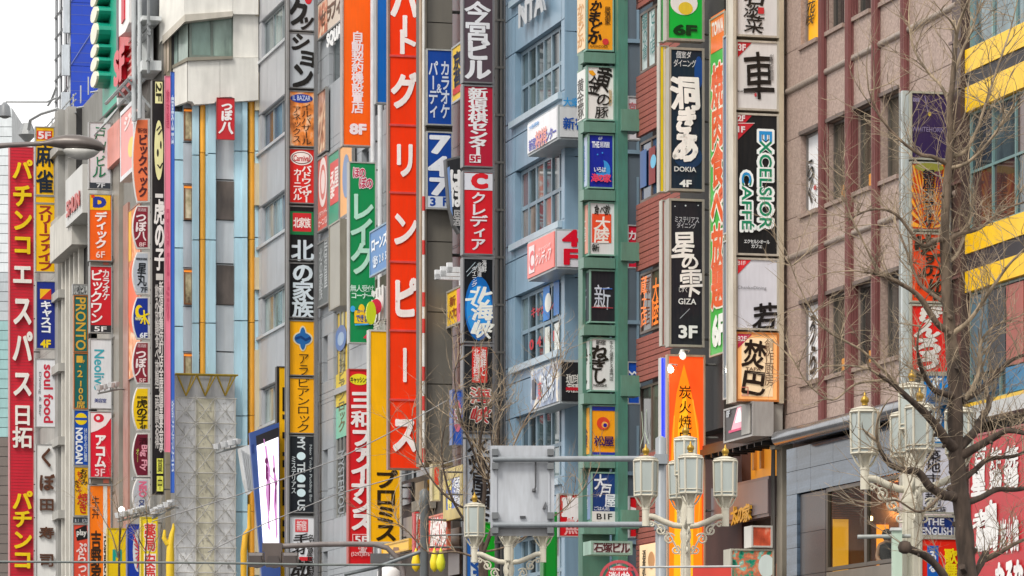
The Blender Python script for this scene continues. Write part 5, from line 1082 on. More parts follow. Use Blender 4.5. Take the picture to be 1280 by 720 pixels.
# wall signs behind the mast on the end wall
def ew(label, x0, y0, x1, y1, c, items=()): 
    return sign(label, x0, y0, x1, y1, c, items, fr=Frame('S', 706, .32), d=.25, name='wall_sign', group='small signs on the blue grey end wall', arms=False, rim=.03, frame='a8a8a8')
ew('red wall sign with thick white character half hidden by green mast', 698, 617, 736, 671, 'd81a24', [t('朝', 704, 620, 736, 650, 'f4eeee', off=.09), t('鮮', 706, 648, 736, 668, 'f0b0b0', off=.02)])
ew('small red wall sign with white marks right of the green mast', 786, 620, 800, 672, 'd81a24', [('p', [(786, 633), (798, 636), (796, 641), (786, 640)], 'f0e8e8')])
ew('red wall sign with a white kana stroke between mast and brick wall, fourth floor', 784, 281, 800, 335, 'd0203c', [t('カ', 785, 288, 796, 300, 'f0e0e4', off=.03)])
ew('blue wall sign with white squiggle between mast and brick wall', 784, 452, 800, 505, '1c50b4', [('l', [[(785, 463), (790, 468), (793, 465), (798, 470)]], 'e4e8f0', 2)])
ew('white wall sign with pinkish text sliver between mast and brick wall', 784, 120, 800, 175, 'd4d0d4', [t('宮', 785, 128, 796, 142, 'c06a70')])
# ---- brick building column (825-880)
S8 = 'large lightboxes on the brick building'
def c8(label, x0, y0, x1, y1, c, items, **k): k.setdefault('frame', 'a19c90'); return sign(label, x0, y0, x1, y1, c, items, v=k.pop('v', .3), group=S8, d=.28, rim=.05, **k)
c8('bright green lightbox with white yellow logo and dark 6F', 833, -30, 880, 50, '18a83a', [('e', 838, -12, 872, 18, 'ece8e4'), ('e', 848, 2, 866, 18, 'e8c83c'), t('6F', 843, 31, 870, 43, '123c1c', 's', off=.06)], emit=.1)
o, f = c8('dark blue black lightbox with large white brush characters and 4F', 836, 59, 880, 238, '1a2c3c', [('e', 868, 70, 879, 110, '1c4a90'), ('e', 842, 180, 878, 210, '1c3c60'), t('個室ダ', 845, 64, 864, 72, 'd8dce0', 'h', brush=.4), t('ダイニング', 842, 74, 870, 83, 'd8dce0', 'h', off=.01), t('洞', 837, 96, 876, 134, 'f4f4f0', off=.075, brush=.9), t('き', 845, 134, 872, 164, 'f4f4f0', off=.075, brush=.9), t('あ', 841, 164, 873, 200, 'f4f4f0', off=.075, brush=.9), t('DOKIA', 843, 208, 870, 214, 'e0e4e4', 's', off=.02), t('4F', 850, 225, 864, 233, 'e8ecec', 's', off=.05)])
c8('charcoal lightbox with white brush star characters and 3F', 836, 248, 880, 433, '24262e', [t('ミステリアス', 843, 270, 874, 278, 'c8ccd4', 'h', off=-.0), t('ダイニング', 846, 278, 870, 285, 'c8ccd4', 'h', off=-.0), t('星', 841, 287, 870, 322, 'f2f2ee', off=.04, brush=1.2), t('の', 848, 318, 872, 336, 'f2f2ee', off=.04, brush=1.2), t('雫', 846, 334, 878, 372, 'f2f2ee', off=.03, brush=1), t('しずく', 848, 359, 860, 365, 'd8dcdc', 'h'), t('GIZA', 848, 373, 870, 380, 'e4e8e8', 's', off=.02), t('3F', 849, 407, 871, 422, 'eef0f0', 's', off=.04), ('l', [[(850, 398), (862, 386)]], 'a8b0b8', .7), ('e', 856, 256, 858, 258, 'd8e0e8'), ('e', 843, 257, 844.5, 258.5, 'd8e0e8'), ('e', 872, 256, 873.5, 257.5, 'd8e0e8')])
o, f = sign('tall glowing orange flame sign with black charcoal grill characters', 834, 443, 881, 740, 'f0501c', [('p', [(836, 735), (837, 600), (840, 540), (846, 490), (855, 455), (864, 490), (873, 530), (877, 600), (878, 735)], 'fc7c14', dict(emit=.45)), ('p', [(842, 735), (844, 600), (848, 530), (856, 480), (862, 540), (866, 620), (867, 735)], 'fca81c', dict(emit=.45)), ('l', [[(866, 500), (872, 540), (876, 600), (872, 680)], [(843, 520), (840, 600)]], 'fb9a28', 1.5, dict(emit=.4)),
   t('炭', 849, 482, 864, 498, '3a1c10', off=.01), t('火', 849, 501, 864, 516, '3a1c10', off=.01), t('焼', 849, 519, 864, 536, '3a1c10', off=.01), t('肉', 849, 538, 864, 556, '3a1c10', off=.02)], v=.28, d=.16, frame='b89a80', rim=.04, emit=.4, group=S8)
sign('slim side panel with yellow and white stripes left of dark blue lightbox', 824, 57, 835.5, 240, 'f0ecdc', [('r', 825, 58, 829, 239, 'f4d428'), ('r', 831, 58, 832, 239, 'e0b018')], v=.9, d=.2, group='slim side panels', frame='b8b4a8', rim=.02, arms=False)
sign('slim side panel with pale and red edge left of charcoal lightbox', 827, 250, 835.5, 432, 'dcd4cc', [('r', 828, 251, 829.5, 431, 'c84a40')], v=.9, d=.2, group='slim side panels', frame='b8b4a8', rim=.02, arms=False)
sign('slim white panel with blue neon edges left of orange flame sign', 826, 447, 833.5, 740, 'e4e0dc', [('r', 826.5, 448, 828, 739, '2a3cf0', dict(emit=.8, thick=.06, name='neon_tube')), ('r', 830, 448, 830.9, 739, '4a60f0', dict(emit=.5, thick=.06, name='neon_tube'))], v=.95, d=.2, group='slim side panels', frame='c8c4c0', rim=.02, arms=False)
sign('slim green side panel beside bright green lightbox', 825, -30, 832, 52, '3fb858', [('r', 829, -29, 830, 51, 'e0e8e0')], v=.95, d=.2, group='slim side panels', frame='b8c4b8', rim=.02, arms=False)
def spot(label, px, py, fr, e=12, r=.11):
    x, z = fr.L(px, py); tt = thing('spot_lamp', label, 'lamp', fr)
    MB().lathe([(.02, z-r), (r*.8, z-r*.6), (r, z), (r*.7, z+r*.7), (.02, z+r)], (x, 0), 12).build('bulb', mat('fff6e4', 'paint', .4, e), tt)
    MB().lathe([(r*1.1, z+.04), (r*.8, z+r*1.2), (.04, z+r*1.9)], (x, .05), 12).build('shade', mat('d0d0cc', 'metal'), tt)
    MB().tube([(x, .05, z+r*1.8), (x+.2, .15, z+r*1.8), (x+.25, .4, z+r*1.6)], .015, 4).build('arm', mat('c8c8c4', 'metal'), tt)
fs_ = lambda: ahead(Frame('S', 881, .28), .35)
spot('bright lit spot lamp at upper left corner of flame sign', 838.5, 462, fs_(), 14, .07); spot('white spot lamp above the flame sign', 853.5, 445, fs_(), .6, .08)
spot('small warm spot lamp beside the grey blue side board', 910, 463, ahead(Frame('S', 910, .7), .1), 10, .06)
# long side boards
WS = 'long boards along the side of the granite corner column'
sign('long green and orange all-you-can-eat board with 6F at foot, seen edge on', 888, 25, 907, 447, '4cb04a', [('r', 888.5, 22, 906, 68, 'f07a3c'), t('TOWA', 890, 30, 904, 46, 'f4e8e0', 's', off=.05), t('焼肉食べ放題', 890, 85, 904, 385, 'e86434', ol='f4ead8', ow=.09, off=.07), t('6F', 891, 398, 904, 432, 'f0f4ec', 's', off=.07)], kind='F', v=.25, d=.05, group=WS, name='wall_sign', frame='b4aa98', emit=.06)
sign('upper slate blue board with small white vertical writing, seen edge on', 905, 46, 916, 294, '5c6c8c', [t('お酒と個室と和食処', 908, 60, 912, 190, 'c8d0dc', off=.04), ('e', 908, 250, 911, 258, 'e4e8ec')], kind='F', v=.55, d=.05, group=WS, name='wall_sign', frame='b0b0ac')
sign('lower slate grey board with white vertical writing, seen edge on', 905, 302, 916, 500, '6c7480', [t('海鮮居酒屋個室', 908, 330, 912, 440, '9aa4b0', off=.03), t('EST', 908, 445, 912, 488, 'e0e4e4', 'r', off=.06)], kind='F', v=.55, d=.05, group=WS, name='wall_sign', frame='b0b0ac')
sign('dark poster with glowing pink dress figure under slate board', 906, 512, 942, 554, '37302f', [('p', [(922, 508), (926, 507), (934, 532), (914, 538)], 'f0a0b0', dict(emit=.2)), ('p', [(923, 511), (925, 510), (929, 526), (919, 529)], 'fbe8e8', dict(emit=.3)), ('l', [[(911, 540), (936, 533)]], 'c03060', 3, dict(emit=.2)), t('8F', 908, 514, 912, 522, 'c8ccd0', 's', off=.03)], kind='F', v=.8, d=.45, group='boards over the dark shop entrance', name='wall_sign', frame='a8a4a0')
# ---- column 915-975
S9 = 'tall white and black lightbox column by granite wall'
fr = Frame('S', 982, .05); L = fr.L; tt = thing('sign_mast', 'broad beige metal mast framing the white and black lightboxes by granite wall', 'mast', fr)
MB().box(L(915, 0)[0], L(981, 0)[0], .32, .42, L(915, 503)[1], 26).build('spine', mat('b0a898', 'metal', .4), tt)
MB().box(L(915.5, 0)[0], L(919.5, 0)[0], -.05, .31, L(915, 503)[1], 26).build('edge_post', mat('c8beac', 'metal', .35), tt); MB().box(L(974, 0)[0], L(979, 0)[0], -.05, .31, L(915, 503)[1], 26).build('edge_post', mat('c0b29a', 'metal', .35), tt)
MB().box(L(939, 0)[0], L(980, 0)[0], .1, .7, L(939, 541)[1], L(939, 504)[1]).build('lower_box', mat('a8a49c', 'panel'), tt)
def c9(label, y0, y1, c, items, **k): return sign(label, 919.5, y0, 973, y1, c, items, v=.2, d=.3, group=S9, frame=k.pop('frame', 'bcb4a6'), rim=.04, arms=False, **k)
c9('white lightbox with black brush characters and small red seal, top of tall column', -30, 45, 'd8d6d6', [t('石', 934, -12, 956, 6, '2a2624', off=.05, brush=1), t('淡', 932, 6, 948, 21, '2a2624', off=.03, brush=1), t('菜', 933, 19, 956, 40, '2a2624', off=.02, brush=1), ('r', 947.5, 9, 955, 17, 'c8383c')])
c9('white lightbox with red 3F corner and single large black car character', 50, 137, 'd9d6d4', [('p', [(921, 51), (942, 51), (921, 73)], 'b8242c'), t('3F', 923, 55, 932, 63, 'e8d8d8', 's', off=.04), t('車', 932, 68, 968, 120, '221e1c', off=.02, brush=.6), t('kurumaya', 922, 112, 944, 116, '55504c', 's'), ('e', 943, 116, 946, 121, 'c0444c'), t('創作居酒屋', 962, 68, 967, 100, '8a8684', brush=1)])
c9('black lightbox with white outlined green and blue cafe letters and red corners', 141, 318.5, '1e1f21', [('p', [(921, 142), (942, 142), (921, 165)], 'c02834'), ('p', [(921, 154), (943, 154), (921, 176)], 'c82c38'), ('l', [[(921, 154), (943, 154)]], 'e8d0d0', .8), t('2F', 922.5, 144, 931, 151, 'ece0e0', 's', off=.04), t('1F', 922.5, 158, 931, 165, 'ece0e0', 's', off=.04),
   t('EXCELSIOR', 948, 163, 966, 287, 'eef2f0', 'r', off=.1, sc=1), t('EXCELSIOR', 949.5, 164.5, 964.5, 285.5, '168a62', 'r', off=.02), t('E', 949.5, 164.5, 964.5, 176, '2a90d0', 'r', off=.03), t('CAFFÉ', 926, 214, 944, 288, 'eef2f0', 'r', off=.1), t('CAFFÉ', 927.5, 215.5, 942.5, 286.5, '168a62', 'r', off=.02), t('C', 927.5, 215.5, 938.5, 228, '2a90d0', 'r', off=.03), t('エクセルシオール', 930, 299, 962, 304, 'e0e4e4', 'h', off=.03), t('カフェ', 939, 305, 953, 310, 'e0e4e4', 'h', off=.03)])
c9('white lightbox with red B1F corner, thin lettering and one black brush character', 322, 412, 'd6d6de', [('p', [(921, 323), (941, 323), (921, 344)], 'e03038'), t('B1F', 922, 326, 932, 331, 'f0d8d8', 's', off=.02), t('ChankoDining', 922, 357, 958, 362, '77777c', 's', off=-.005), t('若', 942, 379, 970, 412, '1f1c1c', off=.05, brush=1)])
c9('glowing orange edged lightbox with red B2F corner and black brush characters', 415, 501, 'f0b070', [('r', 927, 422, 966, 495, 'f4d8b0', dict(emit=.1)), ('p', [(921, 416), (942, 416), (921, 437)], 'c82c54'), t('B2F', 922, 420, 933, 426, 'f4e0e0', 's', off=.03), t('焚', 928, 426, 955, 458, '2a1c14', off=.05, brush=.9), t('TAPA', 932, 459, 951, 463, '6a4a38', 's'), t('巴', 927, 463, 958, 492, '2a1c14', off=.05, brush=.9), t('創作厨房', 956, 424, 967, 482, '6a4a38', off=-.0), ('l', [[(927, 484), (935, 484), (935, 494), (927, 494)]], 'd08070', 1)], frame='c87a38', emit=.22)
# bottom picture signs
sign('small backlit picture sign of grilled food above the bigger one', 939, 657, 965, 684, 'd05a3c', [], v=.5, d=.5, fkind='photo', frame='c8c4bc', arms=False, group='picture signs over the shop entrance', emit=.05)
sign('colourful green and orange picture sign with white leaf pattern', 913, 686, 967, 740, 'c86a50', [('e', 948, 693, 968, 722, 'd8e4e0')], v=.45, d=.5, fkind='mosaic', frame='b0ac9c', arms=False, group='picture signs over the shop entrance')
# ---- column by the tree (1128-1187)
S10 = 'orange and red sign column behind the bare tree'
fr = Frame('S', 1192, .0); L = fr.L; tt = thing('sign_mast', 'pale grey metal mast on the left edge of the sign column behind the tree', 'mast', fr)
MB().box(L(1128, 0)[0], L(1136, 0)[0], .0, .1, L(1128, 515)[1], L(1128, 113)[1]).build('edge_post', mat('b4bcbc', 'metal', .35), tt); MB().box(L(1128, 0)[0], L(1190, 0)[0], .14, .2, L(1128, 515)[1], L(1128, 113)[1]-.02).build('spine', mat('8a8c88', 'metal'), tt)
def c10(label, y0, y1, c, items, x0=1137.5, x1=1187, **k): return sign(label, x0, y0, x1, y1, c, items, v=k.pop('v', .12), d=.07, group=S10, frame=k.pop('frame', 'a8a89c'), rim=.035, arms=False, **k)
c10('dark purple sign with faint white lettering behind the tree', 114, 199, '332450', [t('銀座', 1141, 122, 1150, 127, '9a90b8', 'h'), t('WHITEHORN', 1140, 158, 1180, 164, '8a80a8', 's', off=.0), ('e', 1160, 140, 1164, 145, 'c8b040'), ('l', [[(1156, 120), (1160, 140)]], '8a80a8', 1)])
rays = [('p', [(1161, 290), (1161+62*math.cos(a), 285-95*math.sin(a)), (1161+62*math.cos(a+.09), 285-95*math.sin(a+.09))], 'e8a02c') for a in []]
for k in range(9):
    xx = 1140+k*5.2; rays.append(('p', [(1160.5, 285), (xx, 206), (xx+2.6, 206)], 'f0a838'))
for k in range(5): yy = 216+k*15; rays += [('p', [(1158, 285), (1139.5, yy), (1139.5, yy+7)], 'f0a838'), ('p', [(1163, 285), (1184, yy), (1184, yy+7)], 'f0a838')]
c10('orange sunburst sign with stacked dark ginza characters behind the tree', 202, 288, 'cc4a1c', rays+[('e', 1143, 203, 1180, 214, '8a8a3c'), t('銀座カラオケ', 1154, 212, 1168, 284, '201c28', off=.05), t('新宿店', 1169, 214, 1178, 240, '4a2a60', off=.02)])
c10('red orange sign with dark brush kana behind the tree', 290, 378, 'e0441c', [t('ゆ', 1140, 292, 1170, 318, '2c2420', off=.06, brush=1), t('ずの', 1148, 315, 1176, 345, '2c2420', off=.03, brush=1.2), t('ゆ', 1158, 345, 1180, 375, '2c2420', off=.05, brush=1), t('ゆうゆう', 1146, 335, 1158, 362, '3c2a20', 'h', brush=1)])
c10('bright red sign with white outlined brush kana behind the tree', 380, 466, 'dc2420', [t('きんろう', 1145, 382, 1178, 462, 'e0dcd8', off=.08, brush=1)])
c10('bright blue sign with white brush characters, behind upper lanterns', 467, 556, '1c84d0', [t('すし居酒屋', 1160, 470, 1178, 550, 'dce8f0', off=.05, brush=1)], x0=1152)
c10('white rounded sign with black fish market characters behind tree trunk', 556, 642, 'cfd0dc', [t('築地', 1158, 562, 1175, 590, '26242a', off=.03), t('市場', 1158, 592, 1175, 618, '26242a', off=.02), t('寿司', 1156, 616, 1176, 632, '26242a', 'h', off=.02), t('新宿東口店', 1154, 633, 1182, 640, '202026', 'h', off=.05)], x0=1150, x1=1194)
c10('navy sign with white serif capitals left of the tree trunk', 644, 670.5, '1c3474', [t('THE', 1158, 648, 1180, 656, 'd8dce8', 's', off=.03), t('ENGLISH', 1152, 659, 1190, 668, 'd8dce8', 's', off=.03)], x0=1150, x1=1194)
c10('red sign with blue strip and yellow theatre district characters beside tree trunk', 671.5, 740, 'e02818', [('r', 1159, 682, 1173, 739, '1c60b8'), t('るる', 1161, 688, 1171, 715, 'e8ecf0', off=.04), t('歌舞', 1181, 686, 1196, 722, 'f4dc1c', off=.06), ('l', [[(1175, 690), (1182, 700), (1180, 715), (1172, 722)]], 'f0a090', .7)], x0=1150, x1=1200)
# big red poster on the far right
sign('huge red poster with white vertical characters at lower right edge', 1213, 545, 1296, 745, 'b8242c', [t('百星', 1216, 560, 1232, 620, 'e8e6e4', off=.08, brush=.6), t('炸鶏', 1238, 562, 1252, 612, 'e8e6e4', off=.06, brush=.6), t('焼鶏', 1256, 560, 1272, 610, 'e8e6e4', off=.06, brush=.6),
  t('老鳥', 1218, 640, 1236, 690, 'e8e6e4', off=.08, brush=.6), t('鳥', 1230, 630, 1246, 688, 'e8e6e4', off=.08, brush=.6), t('炭火焼', 1250, 650, 1273, 690, 'e8e6e4', 'h', off=.06, brush=.4), t('なるな', 1244, 705, 1278, 745, 'e8e6e4', 'h', off=.08, brush=.5)], kind='F', v=.5, d=.3, group='boards at the right edge', name='wall_sign', frame='a04a4c')
# street-level signs at lower left
LS = 'shop signs low at left'
sign('yellow banner with green character between bare trees', 134, 660, 158, 740, 'e8c414', [t('M', 142, 688, 151, 700, '1a9a8c', 's', off=.1)], X0=XL, v=.4, group=LS, frame='c8a820')
sign('blue sign with white and red radiating fan pattern low at left', 159, 655, 174, 740, '1c3ca8', [('e', 166, 662, 180, 715, 'd8dce0')]+[('l', [[(176, 690), (167+k*.6, 668+k*6)]], 'c8384c', 1.4) for k in range(8)], X0=XL, v=.35, group=LS, frame='3c50a0')
sign('yellow sign with thick red and white characters low at left', 176, 646, 197, 740, 'f0d41c', [t('薬局', 181, 655, 194, 688, 'd8403c', ol='f4ece0', ow=.1, off=.06), ('r', 180, 692, 195, 725, 'f0e4e0'), t('安売', 181, 693, 194, 725, 'd8403c', off=.05)], X0=XL, v=.2, group=LS, frame='d8c02c')
sign('small white plate with faint writing beneath silver bulging sign', 166, 596, 187, 600, 'c8c8c8', [], X0=XL, v=.2, group=LS, rim=.01)
fr = Frame('S', 221, .5, XL); L = fr.L
o = thing('inflatable_tube', 'bright yellow bent inflatable figure standing at foot of white tower', 'inflatable', fr)
P = [(214, 745), (214, 700), (214, 680), (216, 668), (218, 660), (218, 654)]; MB().tube([(L(a, b)[0], .2, L(a, b)[1]) for a, b in P], [.14, .15, .12, .09, .06, .03], 12).build('body', mat('dcb81c', 'paint', .6), o)
P = [(211, 680), (206, 672), (207, 662)]; MB().tube([(L(a, b)[0], .2, L(a, b)[1]) for a, b in P], [.1, .08, .04], 8).build('arm', mat('dcb81c', 'paint', .6), o)
o = thing('inflatable_tube', 'yellow bent tube decoration at foot of blue framed video screen', 'inflatable', Frame('S', 322, .6)); L = Frame('S', 322, .6).L
P = [(306, 745), (306, 690), (308, 668), (313, 660), (313, 630)]; MB().tube([(L(a, b)[0], .2, L(a, b)[1]) for a, b in P], [.1, .12, .1, .08, .06], 12).build('body', mat('d8a41c', 'paint', .6), o)
o = thing('cornice_bracket', 'white fluted bracket hanging beside the blue video screen', 'bracket', Frame('S', 318, .9)); L = Frame('S', 318, .9).L
MB().prism([L(a, b) for a, b in ((300, 560), (314, 555), (318, 612), (311, 618), (306, 600))], 0, .5).build('bracket', mat('d8dadc', 'panel'), o)
m = MB(); [m.prism([L(301+k*3, 562+k*2), L(302.4+k*3, 562+k*2), L(310+k*1.6, 612), L(309+k*1.6, 612)], -.05, .0) for k in range(4)]; m.build('flute', mat('b4b8bc', 'panel'), o)
def cluster(label, px, py, X0, v, n=5, w=30, dy=-8):
    fr = Frame('S', px+w, v, X0); L = fr.L; o = thing('flood_lamp_cluster', label, 'lamp', fr, 'clusters of flood lamps on arms'); m = MB(); arm = MB(); rr = random.Random(px)
    P = [L(px, py), L(px+w, py+dy)]; arm.tube([(P[0][0], 0, P[0][1]), (P[1][0], 0, P[1][1]), (P[1][0]+v, .4, P[1][1])], .04, 5)
    for k in range(n):
        q = (k+.3)/n; x = P[0][0]+(P[1][0]-P[0][0])*q; z = P[0][1]+(P[1][1]-P[0][1])*q
        m.lathe([(.03, z+.1), (.12, z+.12), (.17, z+.3), (.04, z+.32)], (x, rr.uniform(-.2, .2)), 8); arm.tube([(x, 0, z), (x, 0, z+.12)], .02, 4)
    m.build('lamp_head', mat('d8dadc', 'metal', .3), o); arm.build('arm', mat('8c9090', 'metal'), o)
cluster('flood lamp cluster on an arm between bulging signs and yellow banner', 147, 652, XL, .4, 7, 38, -10)
cluster('flood lamp cluster on an arm at the foot of the tiger sign', 190, 648, XL, .2, 5, 28, -14)
cluster('white flood lamps on an arm beside blue video screen', 270, 566, XR, 1.2, 4, 32, -8)
cluster('grey flood lamps on an arm above the red lower sign in third column', 122, 492, XL, .3, 4, 28, -6)
o = thing('round_lamp', 'round white glowing globe lamp at lower left above yellow banner', 'lamp', Frame('S', 152, .5, XL)); L = Frame('S', 152, .5, XL).L; x, z = L(152, 637)
MB().lathe([(.02, z-.12), (.1, z-.07), (.12, z), (.1, z+.07), (.02, z+.12)], (x, 0), 12).build('globe', mat('fffaf0', 'paint', .4, 2), o); MB().tube([(x, 0, z), (x+.5, .3, z-.2)], .02, 4).build('arm', mat('8c9090'), o)
o = thing('ball_lamp', 'pair of small dark ball lamps on the white tower window bay', 'lamp', Frame('S', 281, .3)); L = Frame('S', 281, .3).L
for p, q in ((281, 345), (280, 353)): x, z = L(p, q); MB().lathe([(.02, z-.1), (.09, z-.05), (.1, z), (.08, z+.07), (.02, z+.1)], (x, 0), 10).build('ball', mat('e8e8ec', 'metal', .2), o)
# ================================================================== STREET FURNITURE IN FRONT
IV = mat('cec8b6', 'metal', .5); GOLD = mat('a8842f', 'metal', .35, metal=.6); FROST = mat('b9c4c2', 'glass', .3)
FROST = mat('aab2ae', 'panel', .25)
def lantern(o, cx, cy, z, s=1., n=6, ang=.0):
    """one hexagonal lantern standing on its socket at height z"""
    f = MB(); r0, r1 = .131*s, .139*s; h = .41*s
    def P(r, k): a = ang+k*2*math.pi/n; return cx+r*math.cos(a), cy+r*math.sin(a)
    for k in range(n):
        a, b = P(r0, k), P(r1, k); f.tube([(*a, z), (*b, z+h)], .013*s, 4)
        for r, zz, w in ((r0, z, .014), (r1, z+h, .016), (r0*1.05, z+.045*s, .007)):
            c, d = P(r, k), P(r, k+1); f.tube([(*c, zz), (*d, zz)], w*s, 4)
    f.lathe([(r1*.98, z+h+.005), (r1*1.02, z+h+.03*s), (r1*.5, z+h+.05*s), (.03*s, z+h+.06*s)], (cx, cy), n)
    f.lathe([(.03*s, z-.17*s), (.05*s, z-.16*s), (.045*s, z-.1*s), (r0*.6, z-.035*s), (r0*1.0, z)], (cx, cy), 10)
    for k in range(n): a = P(r0*.95, k); b = P(.05*s, k); f.tube([(*a, z-.005), ((a[0]+b[0])/2*1., (a[1]+b[1])/2, z-.08*s), (*b, z-.13*s)], .011*s, 4)
    la = f.build('lantern', IV, o)
    for k in range(n):
        a, b, c, d = P(r0*.97, k), P(r0*.97, k+1), P(r1*.97, k+1), P(r1*.97, k)
        g = MB(); g.v = [(*a, z+.012), (*b, z+.012), (*c, z+h-.012), (*d, z+h-.012)]; g.f = [(0, 1, 2, 3)]; g.build('pane', FROST, la)
    MB().lathe([(.012*s, z+h+.055*s), (.035*s, z+h+.07*s), (.028*s, z+h+.085*s), (.045*s, z+h+.105*s), (.04*s, z+h+.135*s), (.015*s, z+h+.16*s), (.005*s, z+h+.2*s)], (cx, cy), 10).build('finial', GOLD, la)
def spiral(cx, cz, r0, turns, a0, dirn, n=26):
    return [(cx+r0*(1-.85*i/n)*math.cos(a0+dirn*turns*2*math.pi*i/n), 0, cz+r0*(1-.85*i/n)*math.sin(a0+dirn*turns*2*math.pi*i/n)) for i in range(n+1)]
def lamp(label, px, Y, pyarm, s, rot, pw):
    z = EYE+(HOR-pyarm)/FP*Y; fr = Flat(px, Y); o = thing('street_lamp', label, 'street lamp', fr, 'ornate five lantern street lamps'); o.rotation_euler = (0, 0, rot)
    m = MB(); pr = pw/2/FP*Y
    m.lathe([(pr*2.2, 0.14), (pr*2.2, .5), (pr*1.3, .7), (pr*1.1, .9), (pr, 1.5), (pr*.95, z-.3), (pr*1.15, z-.25), (pr*1.15, z-.2), (pr*.95, z-.15), (pr*1.05, z+.05), (pr*.7, z+.15), (pr*.6, z+.5*s)], (0, 0), 12)
    for k in range(8): a = k*math.pi/4; m.tube([(pr*.97*math.cos(a), pr*.97*math.sin(a), .9), (pr*.93*math.cos(a), pr*.93*math.sin(a), z-.32)], pr*.13, 4)
    m.build('post', IV, o)
    A = .47*s
    for k in range(4):
        a = k*math.pi/2; ca, sa = math.cos(a), math.sin(a)
        g = MB()
        g.tube([(ca*A*t_, sa*A*t_, z-.02*s+zz*s) for t_, zz in ((.08, -.1), (.3, -.09), (.55, -.045), (.8, .01), (1.0, .02))], .035*s, 8)
        g.tube([(ca*A, sa*A, z-.12*s), (ca*A, sa*A, z+.09*s)], .045*s, 10)
        g.build('arm', IV, o)
        q = MB(); W_ = []
        for cx, cz, r0, tn, a0, dr in ((.3, -.17, .065, 1.5, 1.2, 1), (.19, -.27, .07, 1.6, 2.6, -1), (.12, -.4, .055, 1.4, 2.0, 1), (.4, -.1, .04, 1.2, 0.3, 1)):
            W_ = spiral(cx*s, z+cz*s, r0*s, tn, a0, dr); q.tube([(x*ca, x*sa, zz) for x, _, zz in W_], .011*s, 5)
        q.tube([(x*ca*s, x*sa*s, z+zz*s) for x, zz in ((.42, -.06), (.34, -.1), (.27, -.22), (.2, -.2), (.13, -.33), (.07, -.45))], .012*s, 5)
        q.build('scroll', IV, o)
        lantern(o, ca*A, sa*A, z+.235*s, s, ang=rot+k)
    lantern(o, 0, 0, z+.235*s+.24*s, s, ang=.3)
    return o
lamp('ornate cream street lamp with five lanterns in front of the flame sign', 857, 47, 645, 1.0, .08, 12)
lamp('ornate cream street lamp with five lanterns, partly behind bare tree at right', 1140, 39.5, 597, 1.0, .06, 24)
lamp('ornate cream street lamp mostly hidden behind the road sign plate', 636, 56, 692, 1.02, -.03, 12)
m = MB()
# banner and pipe fixed to the right lamp
fr = Flat(1140, 39.3); o = thing('banner_arm', 'grey horizontal rod with small pale green banner left of right street lamp post', 'banner', fr); L = fr.L
MB().tube([(L(1072, 0)[0], 0, L(0, 671)[1]), (L(1138, 0)[0], 0, L(0, 670)[1])], .022, 6).build('rod', mat('a8aca8', 'metal'), o)
MB().box(L(1115, 0)[0], L(1127, 0)[0], -.06, .06, L(0, 745)[1], L(0, 661)[1]).build('banner', mat('b8ccba', 'panel'), o)
MB().box(L(1113, 0)[0], L(1126, 0)[0], -.08, .08, L(0, 663.5)[1], L(0, 660)[1]).build('cap', mat('d0d4d0', 'metal'), o)
# red awning sheet under the middle lamp, thin rod
fr = Flat(857, 46.5); o = thing('street_banner', 'red banner strip on thin rod at foot of the middle street lamp', 'banner', fr); L = fr.L
MB().tube([(L(800, 0)[0], 0, L(0, 709)[1]), (L(925, 0)[0], 0, L(0, 708)[1])], .014, 6).build('rod', mat('b8bab8', 'metal'), o)
MB().box(L(866, 0)[0], L(914, 0)[0], -.005, .005, L(0, 745)[1], L(0, 709)[1]).build('cloth', mat('c8382c', 'paint'), o)
# road sign seen from behind with its pole
fr = Flat(826, 49.5); L = fr.L; zl = lambda y: L(826, y)[1]
o = thing('road_sign', 'back of grey metal road sign plate on two pipes reaching from steel pole', 'road sign', fr)
PM = mat('8b9196', 'metal', .4); xx = lambda p: L(p, 600)[0]
MB().lathe([(.1, .14), (.1, .4), (.068, .42), (.066, zl(548)), (.02, zl(545))], (0, 0), 14).build('pole', PM, o)
for y in (574.5, 656.5):
    g = MB(); g.tube([(xx(616), -.07, zl(y)), (xx(822), -.07, zl(y-.5))], .036, 10); g.box(xx(818), xx(834), -.12, .12, zl(y+6), zl(y-6)); g.build('arm', PM, o)
PL = mat('b4b8be', 'metal', .45)
MB().box(xx(613), xx(693), .0, .012, zl(669), zl(557)).build('plate', PL, o)
MB().box(xx(613), xx(693), -.03, .0, zl(670), zl(660)).build('edge_stiffener', mat('77787a', 'metal'), o)
for p in (620, 686): MB().box(xx(p)-.012, xx(p)+.012, -.02, -.0, zl(659), zl(559)).build('plate_rib', PL, o)
for p in (619, 688):
    for y in (566, 583, 645, 663): MB().box(xx(p-4), xx(p+4), -.11 if y in (566, 645) else -.09, -.005, zl(y+4), zl(y-4)).build('clamp', mat('6f7376', 'metal'), o)
g = MB(); g.tube([(xx(669.5), -.04, zl(578)), (xx(669.5), -.04, zl(608)), (xx(668), -.04, zl(614))], .012, 6); g.lathe([(.02, zl(616)), (.028, zl(614)), (.02, zl(611))], (xx(667.5), -.04), 8); g.build('conduit', mat('4a4c50', 'metal'), o)
MB().prism([L(678, 636), L(682, 627), L(682, 636)], -.06, -.005).build('bracket', mat('5a5c60', 'metal'), o)
MB().box(xx(650), xx(657), -.03, -.005, zl(648), zl(645)).build('rating_plate', mat('3c3e42', 'metal'), o)
